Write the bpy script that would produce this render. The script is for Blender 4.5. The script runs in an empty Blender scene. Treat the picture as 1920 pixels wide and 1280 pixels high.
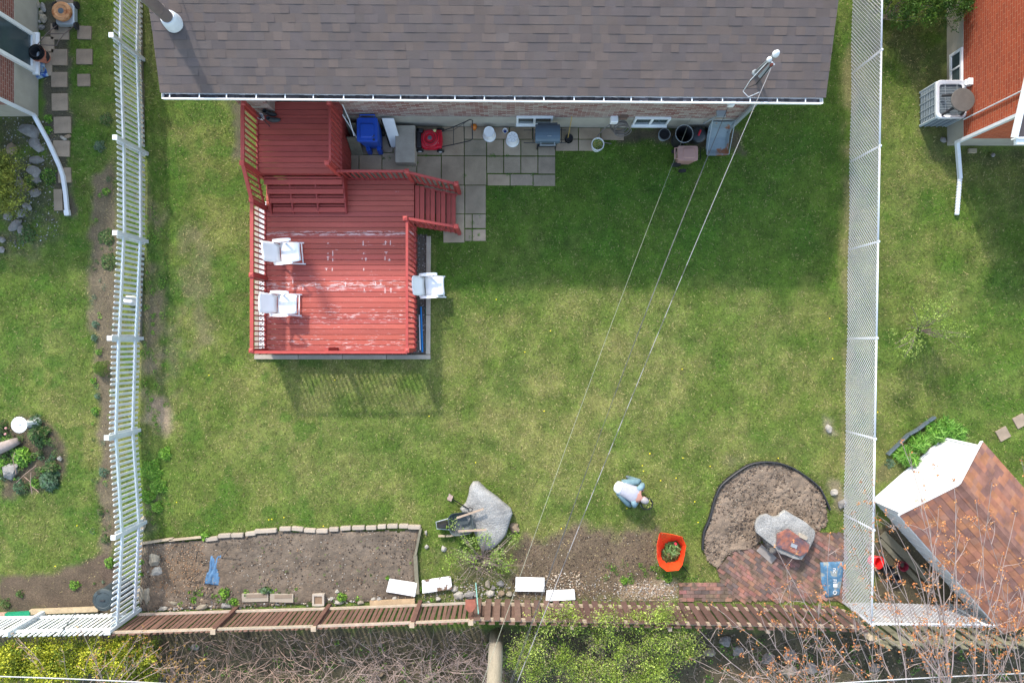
import bpy, bmesh, math, random
import numpy as np
from mathutils import Vector, Matrix, noise as mnoise
R = math.radians
SC = bpy.context.scene
# ---------------- camera, sky, sun, exposure
H = 18.0
cam = bpy.data.cameras.new("camera"); cam.lens = 24; cam.sensor_width = 36; cam.clip_end = 500; cam.clip_start = 0.1
co = bpy.data.objects.new("camera", cam); SC.collection.objects.link(co)
co.location = (0, 0, H); co.rotation_euler = (0, 0, 0); SC.camera = co
SUN_DX, SUN_DY = 0.475, -1.17            # shadow run per metre of height
el = math.atan2(1, math.hypot(SUN_DX, SUN_DY)); az = math.atan2(-SUN_DX, -SUN_DY)
w = bpy.data.worlds.new("World"); SC.world = w; w.use_nodes = True
nt = w.node_tree; sky = nt.nodes.new('ShaderNodeTexSky'); sky.sky_type = 'NISHITA'; sky.sun_disc = False
sky.sun_elevation = el; sky.sun_rotation = az; sky.air_density = 1.6; sky.dust_density = 1.8; sky.ozone_density = 0.4
bg = nt.nodes['Background']; nt.links.new(sky.outputs[0], bg.inputs[0]); bg.inputs[1].default_value = 0.15
sl = bpy.data.lights.new("sun", 'SUN'); sl.energy = 1.65; sl.angle = R(2.6); sl.color = (1, .94, .86)
so = bpy.data.objects.new("sun", sl); SC.collection.objects.link(so)
so.rotation_euler = Vector((-SUN_DX, -SUN_DY, 1)).to_track_quat('Z', 'Y').to_euler()
SC.view_settings.view_transform = 'Standard'; SC.view_settings.look = 'None'; SC.view_settings.gamma = 1
SC.view_settings.exposure = 1.5
try: SC.cycles.max_bounces = 6; SC.cycles.transparent_max_bounces = 8
except Exception: pass
random.seed(7); rng = np.random.default_rng(7)
rnd = random.random
def U(a, b): return a + (b - a) * random.random()
def P(px, py, z=0.0): return Vector(((px - 960) * (H - z) / 1280, (640 - py) * (H - z) / 1280, z))
def C(r, g, b, k=.8):
    f = lambda c: (c / 255 / 12.92 if c <= 10 else ((c / 255 + .055) / 1.055) ** 2.4) * k
    return (f(r), f(g), f(b))
Z = Vector((0, 0, 1))
# ---------------- mesh helpers
class MB:
    def __init__(s): s.v = []; s.f = []; s.c = []; s.cur = None; s.any = False
    def col(s, c): s.cur = c; s.any = True; return s
    def add(s, vs, fs):
        o = len(s.v); s.v.extend([tuple(a) for a in vs])
        for f in fs: s.f.append(tuple(i + o for i in f)); s.c.append(s.cur)
        return s
    def box(s, c, d, M=None):
        if isinstance(M, (int, float)): M = Matrix.Rotation(M, 3, 'Z')
        c = Vector(c); vs = []
        for x in (-.5, .5):
            for y in (-.5, .5):
                for z in (-.5, .5):
                    p = Vector((x * d[0], y * d[1], z * d[2])); vs.append(c + (M @ p if M else p))
        return s.add(vs, [(0, 1, 3, 2), (4, 6, 7, 5), (0, 4, 5, 1), (2, 3, 7, 6), (0, 2, 6, 4), (1, 5, 7, 3)])
    def beam(s, a, b, w, h, up=Z):
        a = Vector(a); b = Vector(b); d = (b - a)
        if d.length < 1e-6: return s
        x = d.normalized(); y = up.cross(x)
        if y.length < 1e-3: y = Vector((0, 1, 0)).cross(x)
        y.normalize(); z = x.cross(y)
        return s.box((a + b) / 2, (d.length, w, h), Matrix((x, y, z)).transposed())
    def tube(s, pts, r, n=6, cap=True):
        pts = [Vector(p) for p in pts]; m = len(pts)
        rr = [r] * m if isinstance(r, (int, float)) else list(r); vs = []; fs = []; up = None
        for i, p in enumerate(pts):
            d = (pts[min(i + 1, m - 1)] - pts[max(i - 1, 0)])
            d = d.normalized() if d.length > 1e-9 else Z
            if up is None: up = Vector((0, 0, 1)) if abs(d.z) < .9 else Vector((1, 0, 0))
            y = d.cross(up)
            if y.length < 1e-4: y = d.cross(Vector((0, 1, .3)))
            y.normalize(); x = y.cross(d).normalized(); up = x
            for k in range(n):
                a = 2 * math.pi * k / n; vs.append(p + x * math.cos(a) * rr[i] + y * math.sin(a) * rr[i])
        for i in range(m - 1):
            for k in range(n):
                k2 = (k + 1) % n; fs.append((i * n + k, i * n + k2, (i + 1) * n + k2, (i + 1) * n + k))
        if cap: fs.append(tuple(range(n))[::-1]); fs.append(tuple((m - 1) * n + k for k in range(n)))
        return s.add(vs, fs)
    def lathe(s, prof, n=24, o=(0, 0, 0), M=None, sx=1, sy=1, wob=0):
        o = Vector(o); vs = []; fs = []
        for (r, z) in prof:
            for k in range(n):
                a = 2 * math.pi * k / n; q = r * (1 + wob * (1 if k % 2 else -1))
                p = Vector((q * math.cos(a) * sx, q * math.sin(a) * sy, z)); vs.append(o + (M @ p if M else p))
        for i in range(len(prof) - 1):
            for k in range(n):
                k2 = (k + 1) % n; fs.append((i * n + k, i * n + k2, (i + 1) * n + k2, (i + 1) * n + k))
        if prof[0][0] > 1e-6: fs.append(tuple(range(n))[::-1])
        if prof[-1][0] > 1e-6: fs.append(tuple((len(prof) - 1) * n + k for k in range(n)))
        return s.add(vs, fs)
    def loft(s, rings, cap=True):
        n = len(rings[0]); vs = [p for r in rings for p in r]; fs = []
        for i in range(len(rings) - 1):
            for k in range(n):
                k2 = (k + 1) % n; fs.append((i * n + k, i * n + k2, (i + 1) * n + k2, (i + 1) * n + k))
        if cap: fs.append(tuple(range(n))[::-1]); fs.append(tuple((len(rings) - 1) * n + k for k in range(n)))
        return s.add(vs, fs)
    def prism(s, poly, z0, z1, shrink=0.0):
        n = len(poly); cx = sum(p[0] for p in poly) / n; cy = sum(p[1] for p in poly) / n
        vs = [(p[0], p[1], z0) for p in poly] + [(cx + (p[0] - cx) * (1 - shrink), cy + (p[1] - cy) * (1 - shrink), z1) for p in poly]
        fs = [tuple(range(n))[::-1], tuple(range(n, 2 * n))]
        for k in range(n): fs.append((k, (k + 1) % n, n + (k + 1) % n, n + k))
        return s.add(vs, fs)
    def quad(s, a, b, c, d): return s.add([a, b, c, d], [(0, 1, 2, 3)])
    def rock(s, c, sx, sy, sz, seed=0, rot=0, rough=.25, flat=0):
        c = Vector(c); M = Matrix.Rotation(rot, 3, 'Z'); vs = []
        for v in ICO[0]:
            q = mnoise.noise(Vector(v) * 1.3 + Vector((seed * 3.1, seed * 1.7, 0))) + .4 * mnoise.noise(Vector(v) * 3.5 + Vector((seed, 0, seed)))
            # faceting: clamp to a few random planes
            p = Vector(v) * (1 + rough * q)
            for d in PL[seed % len(PL)]:
                e = p.dot(d) - .78
                if e > 0: p -= d * e * .85
            p = Vector((p.x * sx, p.y * sy, max(p.z, -.35) * sz)); vs.append(c + M @ p)
        return s.add(vs, ICO[1])
    def build(s, name, m, parent=None, loc=None, smooth=False, bev=0, autosm=False, sub=0, solid=0):
        me = bpy.data.meshes.new(name)
        o = bpy.data.objects.new(name, me); SC.collection.objects.link(o)
        if parent is not None: org = ORG[parent.name]; o.parent = parent
        else:
            if loc is None:
                a = np.array(s.v); loc = (float((a[:, 0].min() + a[:, 0].max()) / 2), float((a[:, 1].min() + a[:, 1].max()) / 2), float(a[:, 2].min()))
            org = Vector(loc); o.location = org
        ORG[o.name] = org
        me.from_pydata([(x - org[0], y - org[1], z - org[2]) for (x, y, z) in s.v], [], s.f)
        if s.any:
            at = me.color_attributes.new('tint', 'FLOAT_COLOR', 'CORNER')
            buf = []
            for f, c in zip(s.f, s.c): buf.extend(((c or (1, 1, 1)) + (1,)) * len(f))
            at.data.foreach_set('color', buf)
        if smooth: me.polygons.foreach_set('use_smooth', [True] * len(me.polygons))
        me.materials.append(m)
        if bev:
            b = o.modifiers.new('b', 'BEVEL'); b.width = bev; b.segments = 2; b.limit_method = 'ANGLE'; b.angle_limit = R(40)
        if sub: q = o.modifiers.new('s', 'SUBSURF'); q.levels = sub; q.render_levels = sub
        if solid: q = o.modifiers.new('t', 'SOLIDIFY'); q.thickness = solid; q.offset = 0
        me.update(); return o
ORG = {}
_b = bmesh.new(); bmesh.ops.create_icosphere(_b, subdivisions=3, radius=1)
ICO = ([tuple(v.co) for v in _b.verts], [tuple(v.index for v in f.verts) for f in _b.faces]); _b.free()
PL = [[Vector((random.gauss(0, 1), random.gauss(0, 1), random.gauss(.3, .8))).normalized() for _ in range(7)] for _ in range(24)]
def thing(name, label, cat, loc, group=None):
    o = bpy.data.objects.new(name, None); SC.collection.objects.link(o); o.location = loc; ORG[o.name] = Vector(loc)
    o.empty_display_size = .1; o['label'] = label; o['category'] = cat
    if group: o['group'] = group
    return o
def tag(o, label=None, cat=None, group=None, kind=None):
    if label: o['label'] = label
    if cat: o['category'] = cat
    if group: o['group'] = group
    if kind: o['kind'] = kind
    return o
def npmesh(name, V, n, m, parent=None, tint=None, loc=(0, 0, 0)):
    """V: (k, n, 3) array of k separate n-gons, tint (k,3)."""
    k = len(V); me = bpy.data.meshes.new(name); o = bpy.data.objects.new(name, me); SC.collection.objects.link(o)
    if parent is not None: loc = ORG[parent.name]; o.parent = parent
    else: o.location = loc
    ORG[o.name] = Vector(loc)
    A = (np.asarray(V, dtype=np.float64) - np.array(tuple(loc))).astype(np.float32).reshape(-1, 3)
    me.vertices.add(k * n); me.vertices.foreach_set('co', A.ravel())
    me.loops.add(k * n); me.loops.foreach_set('vertex_index', np.arange(k * n, dtype=np.int32))
    me.polygons.add(k); me.polygons.foreach_set('loop_start', np.arange(0, k * n, n, dtype=np.int32))
    me.polygons.foreach_set('loop_total', np.full(k, n, dtype=np.int32))
    if tint is not None:
        at = me.color_attributes.new('tint', 'FLOAT_COLOR', 'CORNER')
        t = np.concatenate([np.asarray(tint), np.ones((k, 1))], axis=1).astype(np.float32)
        at.data.foreach_set('color', np.repeat(t, n, axis=0).ravel())
    me.materials.append(m); me.update(calc_edges=True); me.validate(); return o
def copytree(o, loc, rz, label=None):
    c = o.copy(); SC.collection.objects.link(c); c.location = loc; c.rotation_euler = (0, 0, rz)
    if label: c['label'] = label
    for ch in list(o.children):
        d = ch.copy(); SC.collection.objects.link(d); d.parent = c
        for g in list(ch.children):
            e = g.copy(); SC.collection.objects.link(e); e.parent = d
    return c
# ---------------- materials
def mat(name, col, rough=.8, var=.2, scale=6, bump=.3, bscale=40, metal=0, tint=False, fine=0, fscale=150, col2=None, thr=.55, soft=.06, s2=5, stretch=(1, 1, 1), spec=.4, bdist=.01, two=False):
    m = bpy.data.materials.new(name); m.use_nodes = True; t = m.node_tree; N = t.nodes; L = t.links; b = N['Principled BSDF']
    b.inputs['Roughness'].default_value = rough; b.inputs['Metallic'].default_value = metal; b.inputs['Specular IOR Level'].default_value = spec
    tc = N.new('ShaderNodeTexCoord'); mp = N.new('ShaderNodeMapping'); mp.inputs['Scale'].default_value = stretch; L.new(tc.outputs['Object'], mp.inputs[0])
    def noi(sc, det=5, r=.6):
        n = N.new('ShaderNodeTexNoise'); n.inputs['Scale'].default_value = sc; n.inputs['Detail'].default_value = det; n.inputs['Roughness'].default_value = r
        L.new(mp.outputs[0], n.inputs['Vector']); return n.outputs['Fac']
    def mul(a, bb):
        x = N.new('ShaderNodeMix'); x.data_type = 'RGBA'; x.blend_type = 'MULTIPLY'; x.inputs[0].default_value = 1
        L.new(a, x.inputs[6]); L.new(bb, x.inputs[7]); return x.outputs[2]
    def rngn(f, lo, hi, a=.3, bb=.7):
        x = N.new('ShaderNodeMapRange'); x.inputs['From Min'].default_value = a; x.inputs['From Max'].default_value = bb
        x.inputs['To Min'].default_value = lo; x.inputs['To Max'].default_value = hi; L.new(f, x.inputs[0]); return x.outputs[0]
    rgb = N.new('ShaderNodeRGB'); rgb.outputs[0].default_value = (*col, 1); out = rgb.outputs[0]
    if tint:
        a = N.new('ShaderNodeAttribute'); a.attribute_name = 'tint'; out = mul(out, a.outputs['Color'])
    if col2:
        x = N.new('ShaderNodeMix'); x.data_type = 'RGBA'; L.new(rngn(noi(s2, 8, .65), 0, 1, thr - soft, thr + soft), x.inputs[0]); L.new(out, x.inputs[6]); x.inputs[7].default_value = (*col2, 1); out = x.outputs[2]
    if var: out = mul(out, rngn(noi(scale), 1 - var, 1 + var))
    if fine: out = mul(out, rngn(noi(fscale, 3), 1 - fine, 1 + fine))
    L.new(out, b.inputs['Base Color'])
    if bump:
        bp = N.new('ShaderNodeBump'); bp.inputs['Strength'].default_value = bump; bp.inputs['Distance'].default_value = bdist
        L.new(noi(bscale, 4), bp.inputs['Height']); L.new(bp.outputs[0], b.inputs['Normal'])
    return m
W3 = (1, 1, 1)
def wood_tint(lo=.8, hi=1.15): k = U(lo, hi); return (k * U(.95, 1.05), k, k * U(.95, 1.05))
M = {}
M['ground'] = mat('ground_mat', W3, .95, .22, 2.2, .9, 55, tint=True, fine=.4, fscale=38, bdist=.03)
M['blade'] = mat('blade_mat', W3, .75, 0, 1, 0, tint=True, spec=.2)
M['leaf'] = mat('leaf_mat', W3, .6, 0, 1, 0, tint=True, spec=.3)
M['soil'] = mat('soil_mat', C(144, 128, 112, .46), .97, .3, 2.5, 1.0, 26, fine=.3, fscale=60, tint=True, bdist=.02)
M['red'] = mat('red_paint', (.37, .066, .05), .62, .1, 5, .25, 60, tint=True, stretch=(.35, 1, 1))
M['redrail'] = mat('red_rail_paint', (.34, .05, .042), .6, .12, 6, .1, 60, tint=True)
M['white'] = mat('white_paint', C(238, 240, 242, .85), .5, .05, 6, .1, 60)
M['wfence'] = mat('white_fence_paint', C(228, 232, 234, .84), .6, .1, 5, .15, 60, tint=True)
M['plastic'] = mat('white_plastic', C(244, 244, 246, .88), .35, .02, 5, 0)
M['galv'] = mat('white_coated_metal', C(222, 226, 232, .82), .4, .05, 5, 0)
M['wire'] = mat('white_mesh_wire', C(226, 226, 234, .8), .5, 0, 5, 0)
M['brown'] = mat('brown_fence_stain', C(134, 100, 88, .58), .8, .18, 5, .4, 40, tint=True, fine=.15)
M['pale'] = mat('weathered_wood', C(198, 182, 164, .6), .85, .18, 6, .4, 40, tint=True, fine=.2)
M['greyw'] = mat('grey_wood', C(152, 148, 128, .58), .85, .2, 6, .4, 40, tint=True, fine=.2)
M['conc'] = mat('concrete', C(170, 163, 154, .66), .92, .14, 3, .4, 60, fine=.18, tint=True)
M['slab'] = mat('patio_slab', C(172, 154, 134, .74), .93, .2, 2.5, .4, 70, fine=.22, tint=True)
M['found'] = mat('foundation_render', C(178, 172, 160, .78), .9, .12, 2, .3, 50, fine=.08)
M['stone'] = mat('stone', C(170, 166, 158, .6), .9, .32, 5, .6, 25, fine=.2, fscale=70, tint=True)
M['granite'] = mat('granite', C(190, 188, 184, .52), .9, .3, 2.6, .9, 22, fine=.35, fscale=45, tint=True, bdist=.03)
M['shingle'] = mat('roof_shingle', (.092, .075, .071), .95, .1, 2, .5, 150, fine=.12, fscale=200, tint=True)
M['sshing'] = mat('shed_shingle', C(170, 124, 104, .56), .95, .3, 3, .5, 150, fine=.12, fscale=200, tint=True)
M['black'] = mat('black_plastic', C(46, 46, 50, .9), .5, .2, 5, .1)
M['rubber'] = mat('black_rubber', C(38, 38, 40, .9), .8, .1, 5, .1)
M['dkgrey'] = mat('dark_grey_paint', C(92, 104, 112, .8), .5, .12, 4, .1)
M['blue'] = mat('blue_plastic', C(28, 78, 178, .9), .4, .1, 4, .1)
M['metal'] = mat('grey_metal', C(170, 178, 184, .8), .4, .1, 4, .1, metal=.3)
M['glass'] = mat('window_glass', C(84, 100, 106, .6), .08, .1, 2, 0, spec=.8)
M['bark'] = mat('bark', C(172, 158, 152, .72), .9, .2, 8, .5, 40, tint=True)
M['bud'] = mat('bud', W3, .8, 0, 1, 0, tint=True)
M['gravel'] = mat('gravel', (.72, .72, .72), .9, .1, 6, .3, 60, tint=True)
M['mow'] = mat('red_enamel', C(206, 26, 50, .85), .3, .08, 4, 0)
M['orange'] = mat('orange_mesh', C(250, 78, 36, .95), .5, .05, 5, 0)
M['brick'] = mat('paving_brick', C(166, 134, 122, .54), .9, .3, 5, .5, 40, fine=.25, tint=True, col2=C(136, 118, 102, .46), thr=.56, soft=.05, s2=3)
M['tan'] = mat('tan_plastic', C(178, 138, 128, .8), .5, .1, 4, .05)
M['terra'] = mat('terracotta', C(196, 122, 100, .8), .8, .1, 4, .1)
M['rust'] = mat('rusty_metal', C(160, 100, 80, .75), .8, .3, 6, .4, 30, col2=C(96, 82, 92, .7), thr=.5, soft=.1, s2=5)
def brickmat(name, c1, c2, mortar, axes='XZ', bw=.22, bh=.075, mix=None):
    m = bpy.data.materials.new(name); m.use_nodes = True; t = m.node_tree; N = t.nodes; L = t.links; b = N['Principled BSDF']; b.inputs['Roughness'].default_value = .9
    tc = N.new('ShaderNodeTexCoord'); sp = N.new('ShaderNodeSeparateXYZ'); cb = N.new('ShaderNodeCombineXYZ'); L.new(tc.outputs['Object'], sp.inputs[0])
    L.new(sp.outputs[axes[0]], cb.inputs[0]); L.new(sp.outputs[axes[1]], cb.inputs[1])
    br = N.new('ShaderNodeTexBrick'); L.new(cb.outputs[0], br.inputs[0]); br.inputs['Scale'].default_value = 1
    br.inputs['Brick Width'].default_value = bw; br.inputs['Row Height'].default_value = bh; br.inputs['Mortar Size'].default_value = .006
    br.inputs['Color1'].default_value = (*c1, 1); br.inputs['Color2'].default_value = (*c2, 1); br.inputs['Mortar'].default_value = (*mortar, 1)
    out = br.outputs['Color']
    nz = N.new('ShaderNodeTexNoise'); nz.inputs['Scale'].default_value = 9; nz.inputs['Detail'].default_value = 8; nz.inputs['Roughness'].default_value = .7; L.new(tc.outputs['Object'], nz.inputs['Vector'])
    if mix:
        mr = N.new('ShaderNodeMapRange'); mr.inputs['From Min'].default_value = .44; mr.inputs['From Max'].default_value = .56; L.new(nz.outputs['Fac'], mr.inputs[0])
        x = N.new('ShaderNodeMix'); x.data_type = 'RGBA'; L.new(mr.outputs[0], x.inputs[0]); L.new(out, x.inputs[6]); x.inputs[7].default_value = (*mix, 1); out = x.outputs[2]
    mr = N.new('ShaderNodeMapRange'); mr.inputs['To Min'].default_value = .7; mr.inputs['To Max'].default_value = 1.3; L.new(nz.outputs['Fac'], mr.inputs[0])
    x = N.new('ShaderNodeMix'); x.data_type = 'RGBA'; x.blend_type = 'MULTIPLY'; x.inputs[0].default_value = 1; L.new(out, x.inputs[6]); L.new(mr.outputs[0], x.inputs[7])
    L.new(x.outputs[2], b.inputs['Base Color'])
    bp = N.new('ShaderNodeBump'); bp.inputs['Strength'].default_value = .5; bp.inputs['Distance'].default_value = .01; L.new(br.outputs['Fac'], bp.inputs['Height']); bp.invert = True; L.new(bp.outputs[0], b.inputs['Normal'])
    return m
M['hbrick'] = brickmat('mottled_brick', C(120, 56, 50, .8), C(164, 152, 144, .8), C(178, 170, 164, .85), 'XZ')
M['obrick'] = brickmat('orange_brick', C(188, 84, 48, .66), C(168, 70, 40, .66), C(190, 134, 106, .66), 'YZ', .24, .078)
M['obrick2'] = brickmat('orange_brick_south', C(196, 92, 54, .82), C(176, 76, 44, .82), C(196, 140, 112, .8), 'XZ', .24, .078)
M['lbrick'] = brickmat('brown_brick', C(150, 88, 76, .8), C(124, 74, 66, .8), C(176, 158, 148, .8), 'YZ', .2, .07)
M['lbrick2'] = brickmat('brown_brick_south', C(150, 88, 76, .8), C(124, 74, 66, .8), C(176, 158, 148, .8), 'XZ', .2, .07)
# ---------------- numpy noise and masks
def vn(x, y, s, seed):
    x = np.asarray(x) / s + 1000; y = np.asarray(y) / s + 1000; xi = np.floor(x).astype(np.int64); yi = np.floor(y).astype(np.int64); fx = x - xi; fy = y - yi
    fx = fx * fx * (3 - 2 * fx); fy = fy * fy * (3 - 2 * fy)
    def h(a, b): q = (a * 374761393 + b * 668265263 + seed * 974634777) & 0xffffffff; q = ((q ^ (q >> 13)) * 1274126177) & 0xffffffff; return ((q ^ (q >> 16)) & 0xffff) / 65535.0
    return (h(xi, yi) * (1 - fx) + h(xi + 1, yi) * fx) * (1 - fy) + (h(xi, yi + 1) * (1 - fx) + h(xi + 1, yi + 1) * fx) * fy
def fbm(x, y, s, seed, o=4): 
    t = 0; a = .5; n = 0
    for i in range(o): t = t + a * vn(x, y, s / 2 ** i, seed + i * 17); n += a; a *= .55
    return t / n
def inpoly(x, y, poly):
    r = np.zeros(np.shape(x), bool); n = len(poly)
    for i in range(n):
        x1, y1 = poly[i][0], poly[i][1]; x2, y2 = poly[(i + 1) % n][0], poly[(i + 1) % n][1]
        if y1 == y2: continue
        c = ((y1 > y) != (y2 > y)) & (x < (x2 - x1) * (y - y1) / (y2 - y1) + x1); r ^= c
    return r
def pp(L, z=0): return [tuple(P(a, b, z))[:2] for a, b in L]
def polydist(x, y, poly):
    d = np.full(np.shape(x), 1e9); n = len(poly)
    for i in range(n):
        ax, ay = poly[i][:2]; bx, by = poly[(i + 1) % n][:2]; ex, ey = bx - ax, by - ay
        t = np.clip(((x - ax) * ex + (y - ay) * ey) / (ex * ex + ey * ey + 1e-12), 0, 1)
        d = np.minimum(d, np.hypot(x - ax - t * ex, y - ay - t * ey))
    return np.where(inpoly(x, y, poly), -d, d)
def sstep(a, b, v): t = np.clip((v - a) / (b - a), 0, 1); return t * t * (3 - 2 * t)
BED_L = pp([(262, 1022), (330, 1014), (395, 1010), (450, 1003), (520, 996), (640, 994), (786, 994), (780, 1060), (776, 1122), (600, 1132), (440, 1138), (262, 1146)])
BED_R = pp([(1318, 1030), (1318, 999), (1330, 973), (1340, 933), (1350, 910), (1375, 889), (1404, 870), (1431, 865), (1460, 867), (1486, 876), (1518, 897), (1537, 914), (1547, 934), (1553, 958), (1550, 985), (1527, 999), (1440, 1010), (1410, 1026), (1367, 1040), (1342, 1062), (1325, 1050)])
BRICKS = pp([(1343, 1066), (1372, 1036), (1418, 1020), (1470, 1010), (1529, 998), (1583, 998), (1584, 1126), (1372, 1126), (1362, 1098), (1350, 1085)])
BRICK2 = pp([(1273, 1092), (1350, 1092), (1365, 1108), (1372, 1126), (1273, 1124)])
DECKYARD = pp([(486, 385), (500, 385), (770, 440), (801, 440), (801, 664), (486, 664)])
# dirt regions: polygon (px), softness m, soil colour, noise amount, grass kill
DIRT = [
 ([(172, 330), (215, 300), (225, 660), (215, 1060), (205, 1130), (190, 1130), (180, 700), (168, 560)], .12, C(140, 122, 104, 0.49), .9),
 ([(0, 1080), (60, 1078), (130, 1060), (185, 1035), (225, 1040), (225, 1150), (0, 1150)], .1, C(124, 104, 90, 0.48), .95),
 ([(985, 1010), (1040, 1000), (1100, 985), (1150, 995), (1232, 990), (1236, 1060), (1240, 1128), (960, 1128), (960, 1060)], .25, C(142, 118, 102, 0.48), .9),
 ([(790, 1040), (985, 1020), (985, 1128), (785, 1128)], .3, C(128, 112, 92, 0.48), .6),
 ([(1165, 1088), (1275, 1084), (1278, 1126), (1165, 1126)], .12, C(190, 168, 140, 0.52), .9),
 ([(272, 735), (312, 733), (322, 770), (312, 806), (285, 800), (270, 790)], .18, C(188, 164, 138, 0.52), .95),
 ([(262, 540), (296, 560), (302, 720), (266, 720)], .3, C(164, 142, 120, .46), .75),
 ([(266, 300), (296, 400), (300, 520), (270, 520)], .3, C(164, 142, 120, .46), .7),
 ([(350, 420), (390, 430), (400, 640), (360, 660), (340, 560)], .35, C(154, 134, 114, .46), .5),
 ([(300, 560), (330, 600), (335, 720), (310, 700)], .3, C(154, 134, 114, .46), .5),
 ([(262, 1000), (292, 890), (300, 930), (290, 1010)], .2, C(140, 124, 104, 0.48), .6),
 ([(1700, 30), (1780, 30), (1780, 290), (1900, 276), (1920, 290), (1860, 310), (1740, 300), (1722, 240), (1716, 150), (1660, 75)], .16, C(112, 108, 74, .5), .5),
 ([(0, 215), (70, 215), (100, 260), (112, 330), (120, 440), (60, 480), (0, 480)], .18, C(112, 100, 86, 0.45), .7),
 ([(78, 0), (135, 0), (132, 120), (128, 300), (140, 400), (110, 400), (100, 300), (78, 210)], .1, C(116, 104, 92, 0.46), .9),
 ([(0, 795), (50, 785), (92, 790), (118, 830), (122, 880), (95, 915), (30, 932), (0, 930)], .12, C(122, 104, 88, 0.45), .9),
 ([(1160, 240), (1395, 240), (1395, 285), (1330, 276), (1250, 268), (1160, 266)], .1, C(122, 104, 88, 0.45), .9),
 ([(1640, 985), (1700, 960), (1900, 1130), (1900, 1175), (1640, 1172)], .1, C(116, 100, 86, 0.45), .9),
 ([(1578, 120), (1600, 60), (1604, 300), (1596, 520), (1592, 960), (1580, 960), (1584, 500), (1580, 300)], .1, C(176, 158, 118, 0.48), .5),
 ([(1540, 780), (1562, 782), (1566, 812), (1546, 812)], .12, C(186, 172, 150, 0.52), .8),
 ([(1553, 905), (1576, 900), (1580, 950), (1560, 948)], .12, C(186, 168, 140, 0.52), .8),
 ([(1365, 855), (1400, 850), (1404, 870), (1370, 874)], .2, C(150, 132, 108, 0.48), .5),
 ([(425, 190), (470, 190), (470, 300), (440, 290), (440, 230)], .12, C(126, 114, 100, 0.48), .8),
 ([(-200, 1176), (2100, 1176), (2100, 1500), (-200, 1500)], .15, C(112, 96, 82, 0.5), .85),
 ([(1690, 880), (1640, 915), (1650, 870), (1720, 800), (1760, 790), (1810, 800), (1830, 830), (1765, 822)], .1, C(128, 110, 88, 0.45), .6),
]
DIRTW = [(pp(p), s, np.array(c), k) for p, s, c, k in DIRT]
SOLID = [BED_L, BED_R, BRICKS, BRICK2, DECKYARD]
def ground_eval(x, y):
    """albedo (n,3) and grass density (n,) at ground points; the bare, thin and lush patches of the lawn"""
    a = fbm(x, y, 2.6, 3); b = fbm(x, y, .55, 11, 3); c = fbm(x, y, 6.0, 29, 2)
    dry = sstep(.3, .8, .35 * a + .5 * b + .25 * c - .05)
    # the main yard's middle is drier, the fence sides and north lusher; the north colour also holds the house shade's deeper green
    mid = np.exp(-(((x - 1.5) / 5.5) ** 2 + ((y + 2.0) / 2.9) ** 2)); dry = np.clip(dry * .75 + .42 * mid * (.35 + b) - .55 * sstep(1.0, 2.0, y) * (x > -2) * (x < 8.6), 0, 1)
    lush = .7 * sstep(.4, .8, fbm(x, y, 1.3, 57, 3))
    g1 = np.array(C(108, 140, 46, .49)); g2 = np.array(C(86, 132, 36, .5)); tan = np.array(C(182, 168, 104, .55))
    col = g1 * (1 - lush[:, None]) + g2 * lush[:, None]; col = col * (1 - .55 * dry[:, None]) + tan * .55 * dry[:, None]
    dens = 1 - .25 * dry
    ax, ay = P(290, 905)[:2]; l2 = np.exp(-(((x - ax) / .45) ** 2 + ((y - ay) / .9) ** 2)); col = col * (1 - .6 * l2[:, None]) + np.array(C(110, 160, 46, .6)) * .6 * l2[:, None]
    f = fbm(x, y, .16, 19, 3)[:, None]; f2 = fbm(x, y, .4, 23, 3)[:, None]; col = col * (.72 + .56 * f) * (.8 + .4 * f2)
    w_ = (sstep(.56, .68, fbm(x, y, .5, 33, 3)) * np.where(x < -5, .6, .12))[:, None]; col = col * (1 - w_) + np.array(C(100, 150, 44, .44)) * w_ * .9
    nz = fbm(x, y, .35, 71, 3) - .5
    for poly, s, sc, k in DIRTW:
        d = polydist(x, y, poly) + nz * (2.2 * s + .12); m = k * (1 - sstep(-s, s, d))
        if k < .8: m = m * sstep(.3, .6, fbm(x, y, .5, 91, 3) + .1)
        col = col * (1 - m[:, None]) + sc * (.85 + .3 * b[:, None]) * m[:, None]; dens = dens * (1 - m)
    return col, dens
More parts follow.
